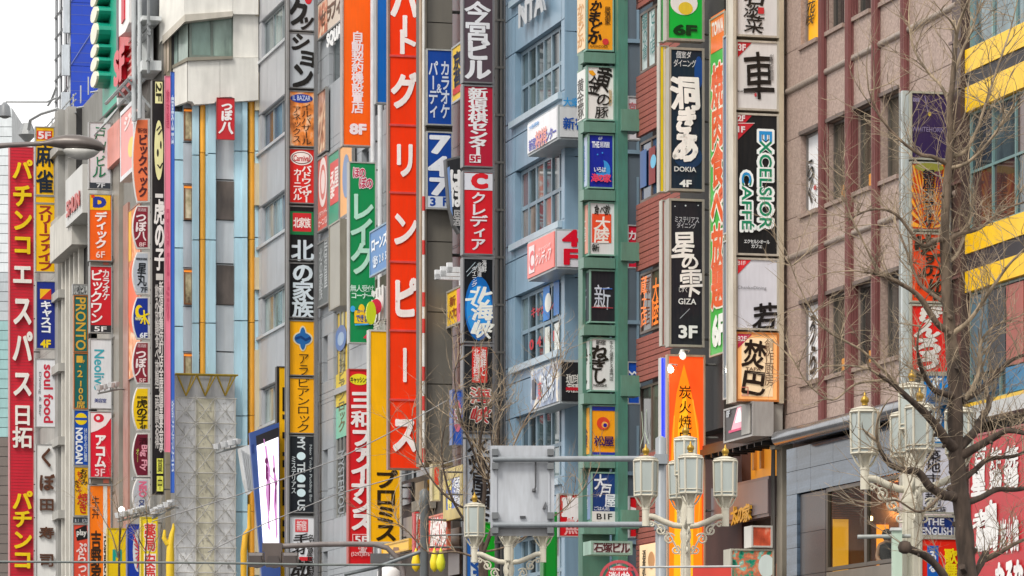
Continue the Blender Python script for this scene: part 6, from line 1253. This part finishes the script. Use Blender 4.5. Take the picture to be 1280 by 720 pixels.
# hydrant disc
fr = Flat(774, 45); L = fr.L; o = thing('hydrant_sign', 'round red fire hydrant sign with white lettering at bottom edge under white name sign', 'sign', fr); L = fr.L
def ring(r0, r1, cz, y0, y1, nm, m_):
    g = MB(); n = 32
    for k in range(n):
        a, b = 2*math.pi*k/n, 2*math.pi*(k+1)/n; i = len(g.v)
        for r in (r0, r1):
            for t_ in (a, b):
                for y in (y0, y1): g.v.append((r*math.cos(t_), y, cz+r*math.sin(t_)))
        g.f += [(i+4, i+6, i+2, i), (i+1, i+3, i+7, i+5), (i+5, i+7, i+6, i+4), (i, i+2, i+3, i+1)]
    return g.build(nm, m_, o)
_, cz = L(774, 725); R_ = 25/FP*45
ring(R_*.86, R_, cz, 0, .03, 'rim', mat('b8404a', 'metal')); ring(R_*.0, R_*.72, cz, .005, .02, 'disc', mat('c8303a', 'face'))
m = MB(); [m.box(R_*.7*math.cos(a)-.01, R_*.9*math.cos(a)+.01, .0, .02, cz+R_*.7*math.sin(a)-.01, cz+R_*.9*math.sin(a)) for a in (.8, 2.3, 4, 5.4)]; m.build('spoke', mat('b8404a', 'metal'), o)
deco(o, fr, [('t', 'FIRE HYDRANT', 763, 710, 785, 713, 'ece4e4', 's', dict(off=.03)), ('t', '消火栓', 761, 715, 787, 726, 'ece4e4', 'h', dict(off=.05))], y=.0)
MB().tube([(0, .05, 0), (0, .05, cz+R_)], .035, 8).build('post', mat('c8c8c4', 'metal'), o)
# cobra head street lamp upper left
fr = Flat(-40, 46); L = fr.L; o = thing('cobra_street_lamp', 'grey brown cobra head road lamp reaching in from the left edge', 'street lamp', fr)
MB().tube([(-.3, 0, .14), (-.25, 0, L(0, 300)[1]), (-.1, 0, L(0, 200)[1]), (.3, 0, L(-10, 183)[1]), (L(10, 0)[0], 0, L(0, 181.5)[1]), (L(42, 0)[0], 0, L(0, 180)[1]), (L(52, 0)[0], 0, L(0, 179.5)[1])], [.09, .07, .05, .035, .03, .028, .03], 10).build('arm', mat('6a6260', 'metal', .35), o)
g = MB(); i0 = 0; pr = [(46, 180, 2.6, 2.6), (57, 179.5, 4, 4), (68, 178.8, 7.5, 8), (82, 179.5, 11, 11), (100, 180.5, 14, 12), (115, 182, 14, 10), (126, 184, 10, 7), (131, 185.5, 3, 3)]
n = 16
for p, q, wy, h in pr:
    x, z = L(p, q); k_ = 46/FP
    for j in range(n): a = 2*math.pi*j/n; g.v.append((x, wy*k_*math.cos(a), z+h*k_*math.sin(a)*(1 if math.sin(a) > 0 else .65)))
for k in range(len(pr)-1):
    for j in range(n): w = (j+1) % n; g.f.append((k*n+j, k*n+w, k*n+n+w, k*n+n+j))
g.f.append(tuple(range(n))[::-1]); g.f.append(tuple((len(pr)-1)*n+j for j in range(n))); g.sm = True; g.build('lamp_head', mat('5c5450', 'metal', .35, metal=.2), o)
g = MB(); pr = [(78, 2, 1), (84, 10, 5.5), (95, 12, 8.5), (108, 12, 8.5), (118, 10, 5), (124, 2, 1)]
for p, wy, h in pr:
    x, z = L(p, 187+(p-78)*.05); k_ = 46/FP
    for j in range(n): a = 2*math.pi*j/n; g.v.append((x, wy*k_*math.cos(a), z+h*k_*1.35*math.sin(a)*(.2 if math.sin(a) > 0 else 1)))
for k in range(len(pr)-1):
    for j in range(n): w = (j+1) % n; g.f.append((k*n+j, k*n+w, k*n+n+w, k*n+n+j))
g.sm = True; g.build('glass_bowl', mat('c4c2bc', 'glass', .2), o)
# signal heads, their arm and the cable post
fr = Flat(505, 90); L = fr.L; o = thing('traffic_signal', 'dark brown traffic signal seen from behind on curved arm, bottom centre left', 'traffic signal', fr)
DB = mat('5a504c', 'metal', .4); P = [(352, 683), (400, 680.5), (440, 680), (468, 680.5), (484, 685), (496, 697), (504, 715), (506, 760)]
MB().tube([(L(a, b)[0], 0, L(a, b)[1]) for a, b in P]+[(0, 0, .14)], .062, 10).build('arm', mat('7a7270', 'metal', .4), o)
g = MB()
def seg(a, b, y0, y1, d0, d1): g.box(L(a, 0)[0], L(b, 0)[0], d0, d1, L(0, y1)[1], L(0, y0)[1])
seg(310, 330, 691, 707, -.12, .12); seg(331, 352, 690, 707, -.13, .12); seg(353, 373, 691, 707, -.12, .12); g.build('signal_head', DB, o)
g = MB(); seg(328, 353, 679, 690, -.1, .1); g.build('mounting', DB, o)
g = MB(); 
for p in (320, 342, 363): x = L(p, 0)[0]; g.tube([(x, .12, L(0, 699)[1]), (x, .42, L(0, 700)[1])], .17, 12)
for p in (320, 342, 363): x, z = L(p, 701); g.prism([(x-.16, z-.15), (x+.16, z-.15), (x+.12, z+.1), (x-.12, z+.1)], -.2, -.12)
g.build('visor', mat('4a4240', 'metal', .4), o)
g = MB(); [g.box(L(a, 0)[0], L(a+17, 0)[0], -.14, -.12, L(0, 695)[1], L(0, 691.5)[1]) for a in (311.5, 355)]; g.build('head_rim', mat('8c8684', 'metal', .3), o)
fr = Flat(530.5, 88); L = fr.L; o = thing('utility_post', 'slim dark green post with long thin wire pipe reaching left across the bottom', 'post', fr)
MB().lathe([(.1, 0.14), (.095, L(0, 640)[1]), (.12, L(0, 630)[1]), (.1, L(0, 614)[1]), (.03, L(0, 611)[1])], (0, 0), 12).build('post', mat('5a6062', 'metal', .4), o)
MB().tube([(L(-20, 0)[0], 0, L(0, 702)[1]), (L(250, 0)[0], 0, L(0, 703.5)[1]), (L(400, 0)[0], 0, L(0, 706)[1]), (0, 0, L(0, 706)[1])], .028, 6).build('long_pipe', mat('6f7674', 'metal', .4), o)
MB().tube([(L(430, 0)[0], .1, L(0, 718)[1]), (L(470, 0)[0], .1, L(0, 709)[1]), (0, .0, L(0, 688)[1])], .045, 6).build('brace', mat('6a7276', 'metal', .4), o)
fr = Flat(475, 92); L = fr.L; o = thing('signal_box', 'small grey control box under curved signal arm', 'box', fr); g = MB(); g.box(L(463, 0)[0], L(487, 0)[0], -.1, .15, L(0, 704)[1], L(0, 692)[1]); g.build('box', mat('5a5a5c', 'metal'), o); MB().tube([(0, 0, L(0, 705)[1]), (.0, 0, .14)], .05, 6).build('post', mat('5a5a5c', 'metal'), o)
for i, (lab, P, Y) in enumerate((('upper thin cable slanting up to the right across the middle left', ((190, 652), (300, 618), (420, 575), (480, 545), (560, 500)), 84),
                    ('lower thin cable slanting up to the right across the middle left', ((260, 690), (330, 655), (420, 618), (520, 590), (620, 560)), 83))):
    fr = Flat(P[0][0], Y); o = MB().tube([(fr.L(a, b)[0], 0, fr.L(a, b)[1]) for a, b in P], .011, 4).build('cable', mat('8c8c8c', 'metal')); o.location = fr.loc; tag(o, lab, 'cable', 'thin cables')
# silver parasol or white dome by bottom edge
fr = Flat(486, 96); L = fr.L; o = thing('white_dome', 'small white dome shaped lamp cover at bottom edge beside yellow lamps', 'lamp', fr)
MB().lathe([(.28, L(0, 722)[1]), (.27, L(0, 714)[1]), (.16, L(0, 709.5)[1]), (.02, L(0, 708.5)[1])], (0, 0), 14).build('dome', mat('e0dedc', 'panel'), o); MB().tube([(0, 0, .14), (0, 0, L(0, 722)[1])], .04, 6).build('post', mat('8c8c8c', 'metal'), o)
for lab, px, c in (('yellow paper lantern left of slim post, bottom centre', 520, 'f0c818'), ('yellow paper lantern right of slim post, bottom centre', 543, 'e8d020'), ('pointed yellow green lantern, bottom centre', 551, 'd8d428')):
    fr = Frame('S', px, 2.0); x, z = fr.L(px, 701); o = thing('paper_lantern', lab, 'lantern', fr, 'yellow lanterns low in the middle')
    MB().lathe([(.03, z-.3), (.11, z-.2), (.13, z-.03), (.07, z+.2), (.01, z+.36)], (0, 0), 12).build('body', mat(c, 'paint', .4), o); MB().tube([(0, 0, z+.3), (.2, 0, z+.7), (2.0, 0, z+.8)], .02, 4).build('hook', mat('6a6a6a'), o)
# ================================================================== BARE TREES
BK = mat('52443a', 'bark', .9); BK2 = mat('7d6a58', 'bark', .85); BK3 = mat('a8957c', 'bark', .85)
def smooth(P, n=5):
    P = [Vector(p) for p in P]; out = []
    for i in range(len(P)-1):
        a, b = P[i], P[i+1]; pa = P[max(i-1, 0)]; pb = P[min(i+2, len(P)-1)]
        for k in range(n):
            t_ = k/n; out.append(.5*((2*a)+(b-pa)*t_+(2*pa-5*a+4*b-pb)*t_*t_+(3*a-pa-3*b+pb)*t_**3))
    out.append(P[-1]); return out
def twig(mb, rr, p, d, ln, r, up, depth=0, curl=1.):
    """a long thin shoot that bends as it grows and forks"""
    n = 7; pts = [Vector(p)]; d = Vector(d).normalized(); st = ln/n; bend = Vector((rr.uniform(-1, 1), rr.uniform(-1, 1), rr.uniform(-.3, 1)*up)).normalized()*.22*curl
    for i in range(n):
        d = (d+bend+Vector((rr.gauss(0, .07), rr.gauss(0, .07), rr.gauss(0, .07)))).normalized(); pts.append(pts[-1]+d*st)
    mb.tube(pts, [r*(1-.8*i/n) for i in range(n+1)], 3 if r < .006 else 5, cap=False)
    if depth < 2:
        for k in range(rr.choice((2, 3, 3)) if depth == 0 else rr.choice((1, 2))):
            i = rr.randint(1, n-2); q = (pts[i+1]-pts[i]).normalized()
            side = Vector((rr.uniform(-1, 1), rr.uniform(-1, 1), rr.uniform(-.6, 1))).normalized()
            twig(mb, rr, pts[i], (q*.8+side*.8), ln*rr.uniform(.35, .65), r*.6, up, depth+1, curl)
def limb(o, fr, P, r0, r1, m_, rr, y0=0, y1=0, ntw=6, tl=.5, tr=.006, up=1, mtw=None, name='branch'):
    """P in photo pixels; y0, y1 lean of the limb away from the camera"""
    Q = []
    for i, (a, b) in enumerate(P):
        t_ = i/(len(P)-1); y = y0+(y1-y0)*t_; x, z = fr.L(a, b, y); Q.append((x, y, z))
    C = smooth(Q, 5); n = len(C); k_ = 38/FP
    R_ = [(r0+(r1-r0)*i/(n-1))*k_*(1+.05*math.sin(i*.9)+rr.uniform(-.03, .03)) for i in range(n)]
    mb = MB(); mb.tube(C, R_, 12 if r0 > 4 else 8)
    for i in range(2, n-1, 3):               # knuckles of old pruning
        if r0 > 2.5 and rr.random() < .5:
            c = C[i]; d = Vector((rr.uniform(-1, 1), rr.uniform(-1, 1), rr.uniform(-1, 1))).normalized(); mb.tube([c, c+d*R_[i]*1.7], [R_[i]*.6, R_[i]*.35], 5)
    br = mb.build(name, m_, o)
    if ntw:
        tw = MB()
        for k in range(ntw):
            i = rr.randint(n//4, n-2); d = (C[i+1]-C[i]).normalized(); s_ = Vector((rr.uniform(-1, 1), rr.uniform(-1, 1), rr.uniform(-.2, 1.1)*up)).normalized()
            twig(tw, rr, C[i], d*.6+s_, tl*rr.uniform(.5, 1.3), tr*rr.uniform(.6, 1.3), up)
        if r1 < 3: twig(tw, rr, C[-1], C[-1]-C[-2], tl, max(tr, r1*k_), up)
        tw.build('twigs', mtw or BK3, br)
    return br
fr = Flat(1209, 37); o = thing('bare_tree', 'big leafless knobbly street tree with tangled twigs at the right', 'tree', fr); rr = random.Random(11)
x, z = fr.L(1209, 725)
MB().tube([(x+.05, 0, -.1), (x+.04, .0, 1.2), (x, 0, z)], [.16, .12, .088], 14).build('trunk', BK, o)
limb(o, fr, [(1209, 728), (1208, 700), (1205, 660), (1202, 630), (1198, 600), (1195, 560), (1194, 520), (1194, 480), (1192, 450)], 11.6, 8.6, BK, rr, ntw=0, name='trunk')
limb(o, fr, [(1192, 455), (1189, 430), (1186, 400), (1184, 370), (1182, 330), (1181, 290), (1183, 240), (1186, 205), (1188, 175), (1187, 140), (1191, 100), (1194, 60)], 8.4, 2.8, mat('6e5e4e', 'bark', .9), rr, ntw=30, tl=.85, name='trunk')
B_ = [ # points, r0, r1, y0, y1, twigs, mat
 ([(1200, 622), (1186, 620), (1178, 618), (1162, 608), (1148, 590), (1130, 588), (1112, 580), (1100, 562)], 8, 3, 0, -.5, 10, BK),
 ([(1196, 562), (1184, 552), (1172, 535), (1155, 515), (1138, 500), (1118, 482), (1098, 468)], 8.5, 2.2, 0, -.6, 12, BK),
 ([(1206, 738), (1188, 732), (1176, 714), (1160, 697), (1146, 690), (1134, 685)], 6, 5.2, -.1, -.5, 3, BK),
 ([(1204, 630), (1226, 622), (1246, 612), (1270, 612), (1296, 607)], 5, 2.5, 0, .4, 7, BK),
 ([(1198, 560), (1218, 540), (1228, 522), (1236, 508), (1234, 492)], 7, 3, 0, .5, 8, BK),
 ([(1198, 572), (1226, 556), (1246, 545), (1262, 538), (1296, 545)], 6.5, 3, 0, -.4, 8, BK),
 ([(1200, 602), (1218, 588), (1236, 574), (1268, 570), (1290, 560)], 5, 1.6, 0, .3, 6, BK),
 ([(1196, 496), (1180, 492), (1166, 486), (1152, 462), (1147, 440)], 5.5, 2, 0, -.5, 8, BK),
 ([(1190, 415), (1172, 405), (1150, 372), (1128, 356), (1102, 345), (1080, 340)], 5.5, 1.2, 0, -.5, 9, BK2),
 ([(1202, 500), (1222, 490), (1238, 475), (1262, 452), (1290, 440)], 5, 2, 0, .4, 9, BK),
 ([(1184, 380), (1166, 368), (1148, 352), (1132, 310), (1120, 280)], 3.5, 1, 0, .4, 8, BK2),
 ([(1186, 300), (1170, 300), (1152, 306), (1120, 268), (1090, 262), (1060, 275)], 4.2, .8, 0, -.4, 9, BK2),
 ([(1184, 205), (1166, 196), (1148, 192), (1120, 170), (1096, 140), (1085, 110)], 3.6, .8, 0, -.3, 9, BK2),
 ([(1188, 195), (1205, 190), (1220, 165), (1232, 130), (1245, 90), (1262, 40), (1272, 0)], 3.2, .8, 0, .3, 9, BK3),
 ([(1188, 210), (1206, 205), (1225, 190), (1245, 165), (1262, 140), (1290, 118)], 3, .8, 0, -.3, 8, BK3),
 ([(1190, 140), (1178, 110), (1160, 90), (1142, 60), (1136, 20), (1140, -20)], 2.6, .7, 0, .3, 8, BK3),
 ([(1193, 90), (1204, 60), (1216, 35), (1226, 0)], 2.4, .7, 0, 0, 7, BK3),
 ([(1182, 300), (1200, 292), (1225, 285), (1255, 262), (1290, 250)], 4, 1, 0, .5, 9, BK2),
 ([(1186, 420), (1212, 400), (1240, 360), (1262, 330), (1292, 300)], 4, 1, 0, -.4, 9, BK3),
 ([(1206, 500), (1222, 470), (1226, 430), (1240, 410), (1262, 400)], 3.6, 1, 0, .3, 8, BK3),
 ([(1182, 330), (1196, 318), (1206, 292), (1216, 262), (1212, 235)], 3, .8, 0, .4, 7, BK3),
 ([(1176, 620), (1150, 640), (1120, 625), (1100, 630)], 2.4, .7, -.3, -.8, 6, BK2),
 ([(1120, 480), (1080, 440), (1030, 410), (1000, 360), (985, 320)], 2.2, .5, -.4, -.9, 9, BK3),
 ([(1110, 475), (1070, 480), (1040, 500), (1010, 480), (992, 450)], 2, .5, -.4, -1.0, 7, BK3),
 ([(1100, 345), (1078, 300), (1060, 260), (1054, 215)], 1.8, .5, -.3, -.6, 6, BK3),
 ([(1208, 735), (1222, 712), (1228, 700), (1232, 692)], 5, 5.5, .0, .3, 5, BK),
 ([(1230, 700), (1248, 692), (1268, 680), (1296, 668)], 4, 2, .3, .4, 4, BK2)]
for P, r0, r1, y0, y1, nt, m_ in B_: limb(o, fr, P, r0*.88, r1*.85, m_, rr, y0, y1, ntw=int(nt*2.8), tl=.66, tr=.0050)
g = MB(); x, z = fr.L(1131, 684, -.5); g.lathe([(.02, z-.06), (.055, z-.04), (.065, z), (.05, z+.045), (.015, z+.06)], (x, -.5), 10); g.build('pruned_knob', BK, o)
# tree behind the road sign
def small_tree(label, px, Y, base, limbs, seed, tl, nt, k=1.0):
    fr = Flat(px, Y); o = thing('bare_tree', label, 'tree', fr, 'bare street trees'); rr = random.Random(seed)
    x, z = fr.L(px, base); MB().tube([(0, 0, -.1), (.03, 0, z*.5), (x, 0, z)], [.12*k, .1*k, .08*k], 9).build('trunk', BK, o)
    for P, r0, r1, y1 in limbs: limb(o, fr, P, r0, r1, BK2 if r0 < 3 else BK, rr, 0, y1, ntw=nt, tl=tl, tr=.008, mtw=BK3)
small_tree('leafless tree with pale sprawling twigs behind the road sign', 604, 66, 700, [([(604, 705), (600, 660), (606, 610), (600, 560), (604, 520), (600, 470)], 6, 1.2, 0), ([(604, 690), (622, 640), (628, 590), (622, 540), (630, 480)], 5, 1, .5),
   ([(604, 680), (580, 650), (560, 610), (552, 560), (560, 520)], 4, .8, -.4), ([(602, 640), (570, 630), (540, 600), (520, 560), (515, 520)], 3.2, .7, .6), ([(606, 600), (590, 560), (575, 520), (568, 470), (574, 450)], 3, .7, -.5),
   ([(610, 610), (640, 560), (660, 520), (690, 480), (700, 450)], 2.6, .6, .6), ([(604, 690), (640, 680), (700, 640), (740, 600)], 2.6, .6, .4), ([(604, 700), (570, 690), (535, 690), (505, 660), (480, 650)], 2.8, .6, -.5), ([(622, 640), (610, 600), (615, 560), (608, 500)], 3, .8, -.8)], 5, 1.0, 15)
small_tree('small pruned leafless tree before yellow banner at lower left', 149, 112, 735, [([(149, 740), (149, 700), (150, 660)], 5, 3, 0), ([(149, 700), (140, 668), (130, 650), (118, 625)], 2.5, .8, .3), ([(150, 680), (162, 655), (176, 645), (190, 640)], 2.4, .7, -.3), ([(150, 660), (146, 625), (140, 600)], 1.6, .5, 0)], 8, 1.1, 6)
small_tree('thin leafless tree before yellow pharmacy sign at lower left', 183, 116, 735, [([(183, 740), (182, 700), (184, 660), (183, 640)], 3.5, 1.5, 0), ([(183, 700), (192, 680), (200, 668)], 1.8, .6, .3), ([(183, 690), (174, 675), (168, 655)], 1.8, .6, -.3)], 9, .9, 5)
# ================================================================== PEOPLE in the restaurant window
def person(label, ox, oy, oz, H, shirt, seat=False):
    """one skinned body; hair and clothes as its children"""
    fr = GR[1]; o = bpy.data.objects.new('person', None); COL.objects.link(o)
    w = Matrix.Rotation(fr.rot, 4, 'Z') @ Vector((ox, oy, 0)); o.location = fr.loc+Vector((w.x, w.y, oz)); o.rotation_euler = (0, 0, .2)
    tag(o, label, 'person', 'people in the restaurant window'); s = H/1.7
    V = [(0, 0, .95), (0, 0, 1.12), (0, .01, 1.32), (0, .02, 1.42), (0, .02, 1.5), (0, 0, 1.58), (0, 0, 1.66)]; E = [(i, i+1) for i in range(6)]; R_ = [.13, .12, .14, .1, .055, .085, .075]
    def chain(st, pts, rs):
        a = st
        for p, r in zip(pts, rs): V.append(p); R_.append(r); E.append((a, len(V)-1)); a = len(V)-1
        return a
    for sx in (-1, 1):
        h = chain(3, [(.17*sx, .02, 1.4), (.23*sx, 0, 1.14), (.18*sx, -.2, 1.02), (.15*sx, -.3, 1.04)], [.055, .045, .035, .026])
        for q in range(5): chain(h, [(.15*sx+(q-2)*.018, -.34, 1.04+.004*q), (.15*sx+(q-2)*.022, -.375+.006*abs(q-2), 1.025)], [.012, .009])
        chain(0, [(.09*sx, 0, .88), (.1*sx, -.01, .5), (.1*sx, .02, .09), (.11*sx, -.1, .04)], [.085, .055, .04, .035])
    me = bpy.data.meshes.new('body'); me.from_pydata([Vector(v)*s for v in V], E, []); b = bpy.data.objects.new('body', me); COL.objects.link(b); b.parent = o
    mo = b.modifiers.new('skin', 'SKIN')
    for v, r in zip(me.skin_vertices[0].data, R_): v.radius = (r*s, r*s)
    me.skin_vertices[0].data[0].use_root = True; b.modifiers.new('sub', 'SUBSURF').levels = 1; b.modifiers['sub'].render_levels = 1
    me.materials.append(mat('b88a6c', 'paint', .6))
    MB().lathe([(.165*s, .93*s), (.16*s, 1.1*s), (.19*s, 1.3*s), (.18*s, 1.4*s), (.08*s, 1.46*s)], (0, .01), 12).build('shirt', mat(shirt, 'paint', .8), o)
    g = MB(); g.lathe([(.2*s, .5*s), (.175*s, .95*s), (.16*s, 1.0*s)], (0, 0), 16); g.build('apron', mat('2c2c30', 'paint', .8), o)
    g = MB()
    for k in range(14): a = k*2*math.pi/14; g.tube([(.2*s*math.cos(a), .2*s*math.sin(a), .52*s), (.178*s*math.cos(a), .178*s*math.sin(a), .93*s)], .008, 4)
    g.build('apron_stripe', mat('a8a8ac', 'paint', .8), o)
    MB().lathe([(.05*s, 1.5*s), (.1*s, 1.56*s), (.112*s, 1.64*s), (.09*s, 1.72*s), (.02*s, 1.755*s)], (0, .02), 14).build('hair', mat('1a1512', 'paint', .7), o)
    g = MB(); g.lathe([(.01, 1.6*s), (.012, 1.59*s), (.015, 1.575*s), (.004, 1.57*s)], (0, -.09*s), 6); g.build('nose', mat('b88a6c', 'paint', .6), o)
fx_, fz_ = GR[1].L(1109, 700, .9)
person('person in dark top and striped apron standing inside the restaurant window', fx_, .9, 4.72, 1.66, '2a2422')
fx_, fz_ = GR[1].L(1076, 700, 1.5)
person('person in dark clothes further inside the restaurant beside window mullion', fx_, 1.5, 4.72, 1.62, '1e1a1a')
fr = GR[1]; x, z = fr.L(1066, 706, .8); o = thing('black_bag', 'black bag lying on the counter inside the restaurant window', 'bag', fr); o.location = fr.loc
MB().lathe([(.2, 5.62), (.24, 5.7), (.2, 5.85), (.1, 5.98), (.03, 6.02)], (x, .8), 8).build('bag', mat('181614', 'paint', .7), o); MB().tube([(x-.1, .8, 5.95), (x, .8, 6.1), (x+.1, .8, 5.95)], .012, 5).build('handle', mat('181614', 'paint', .7), o)
bpy.data.scenes.remove(_gs)
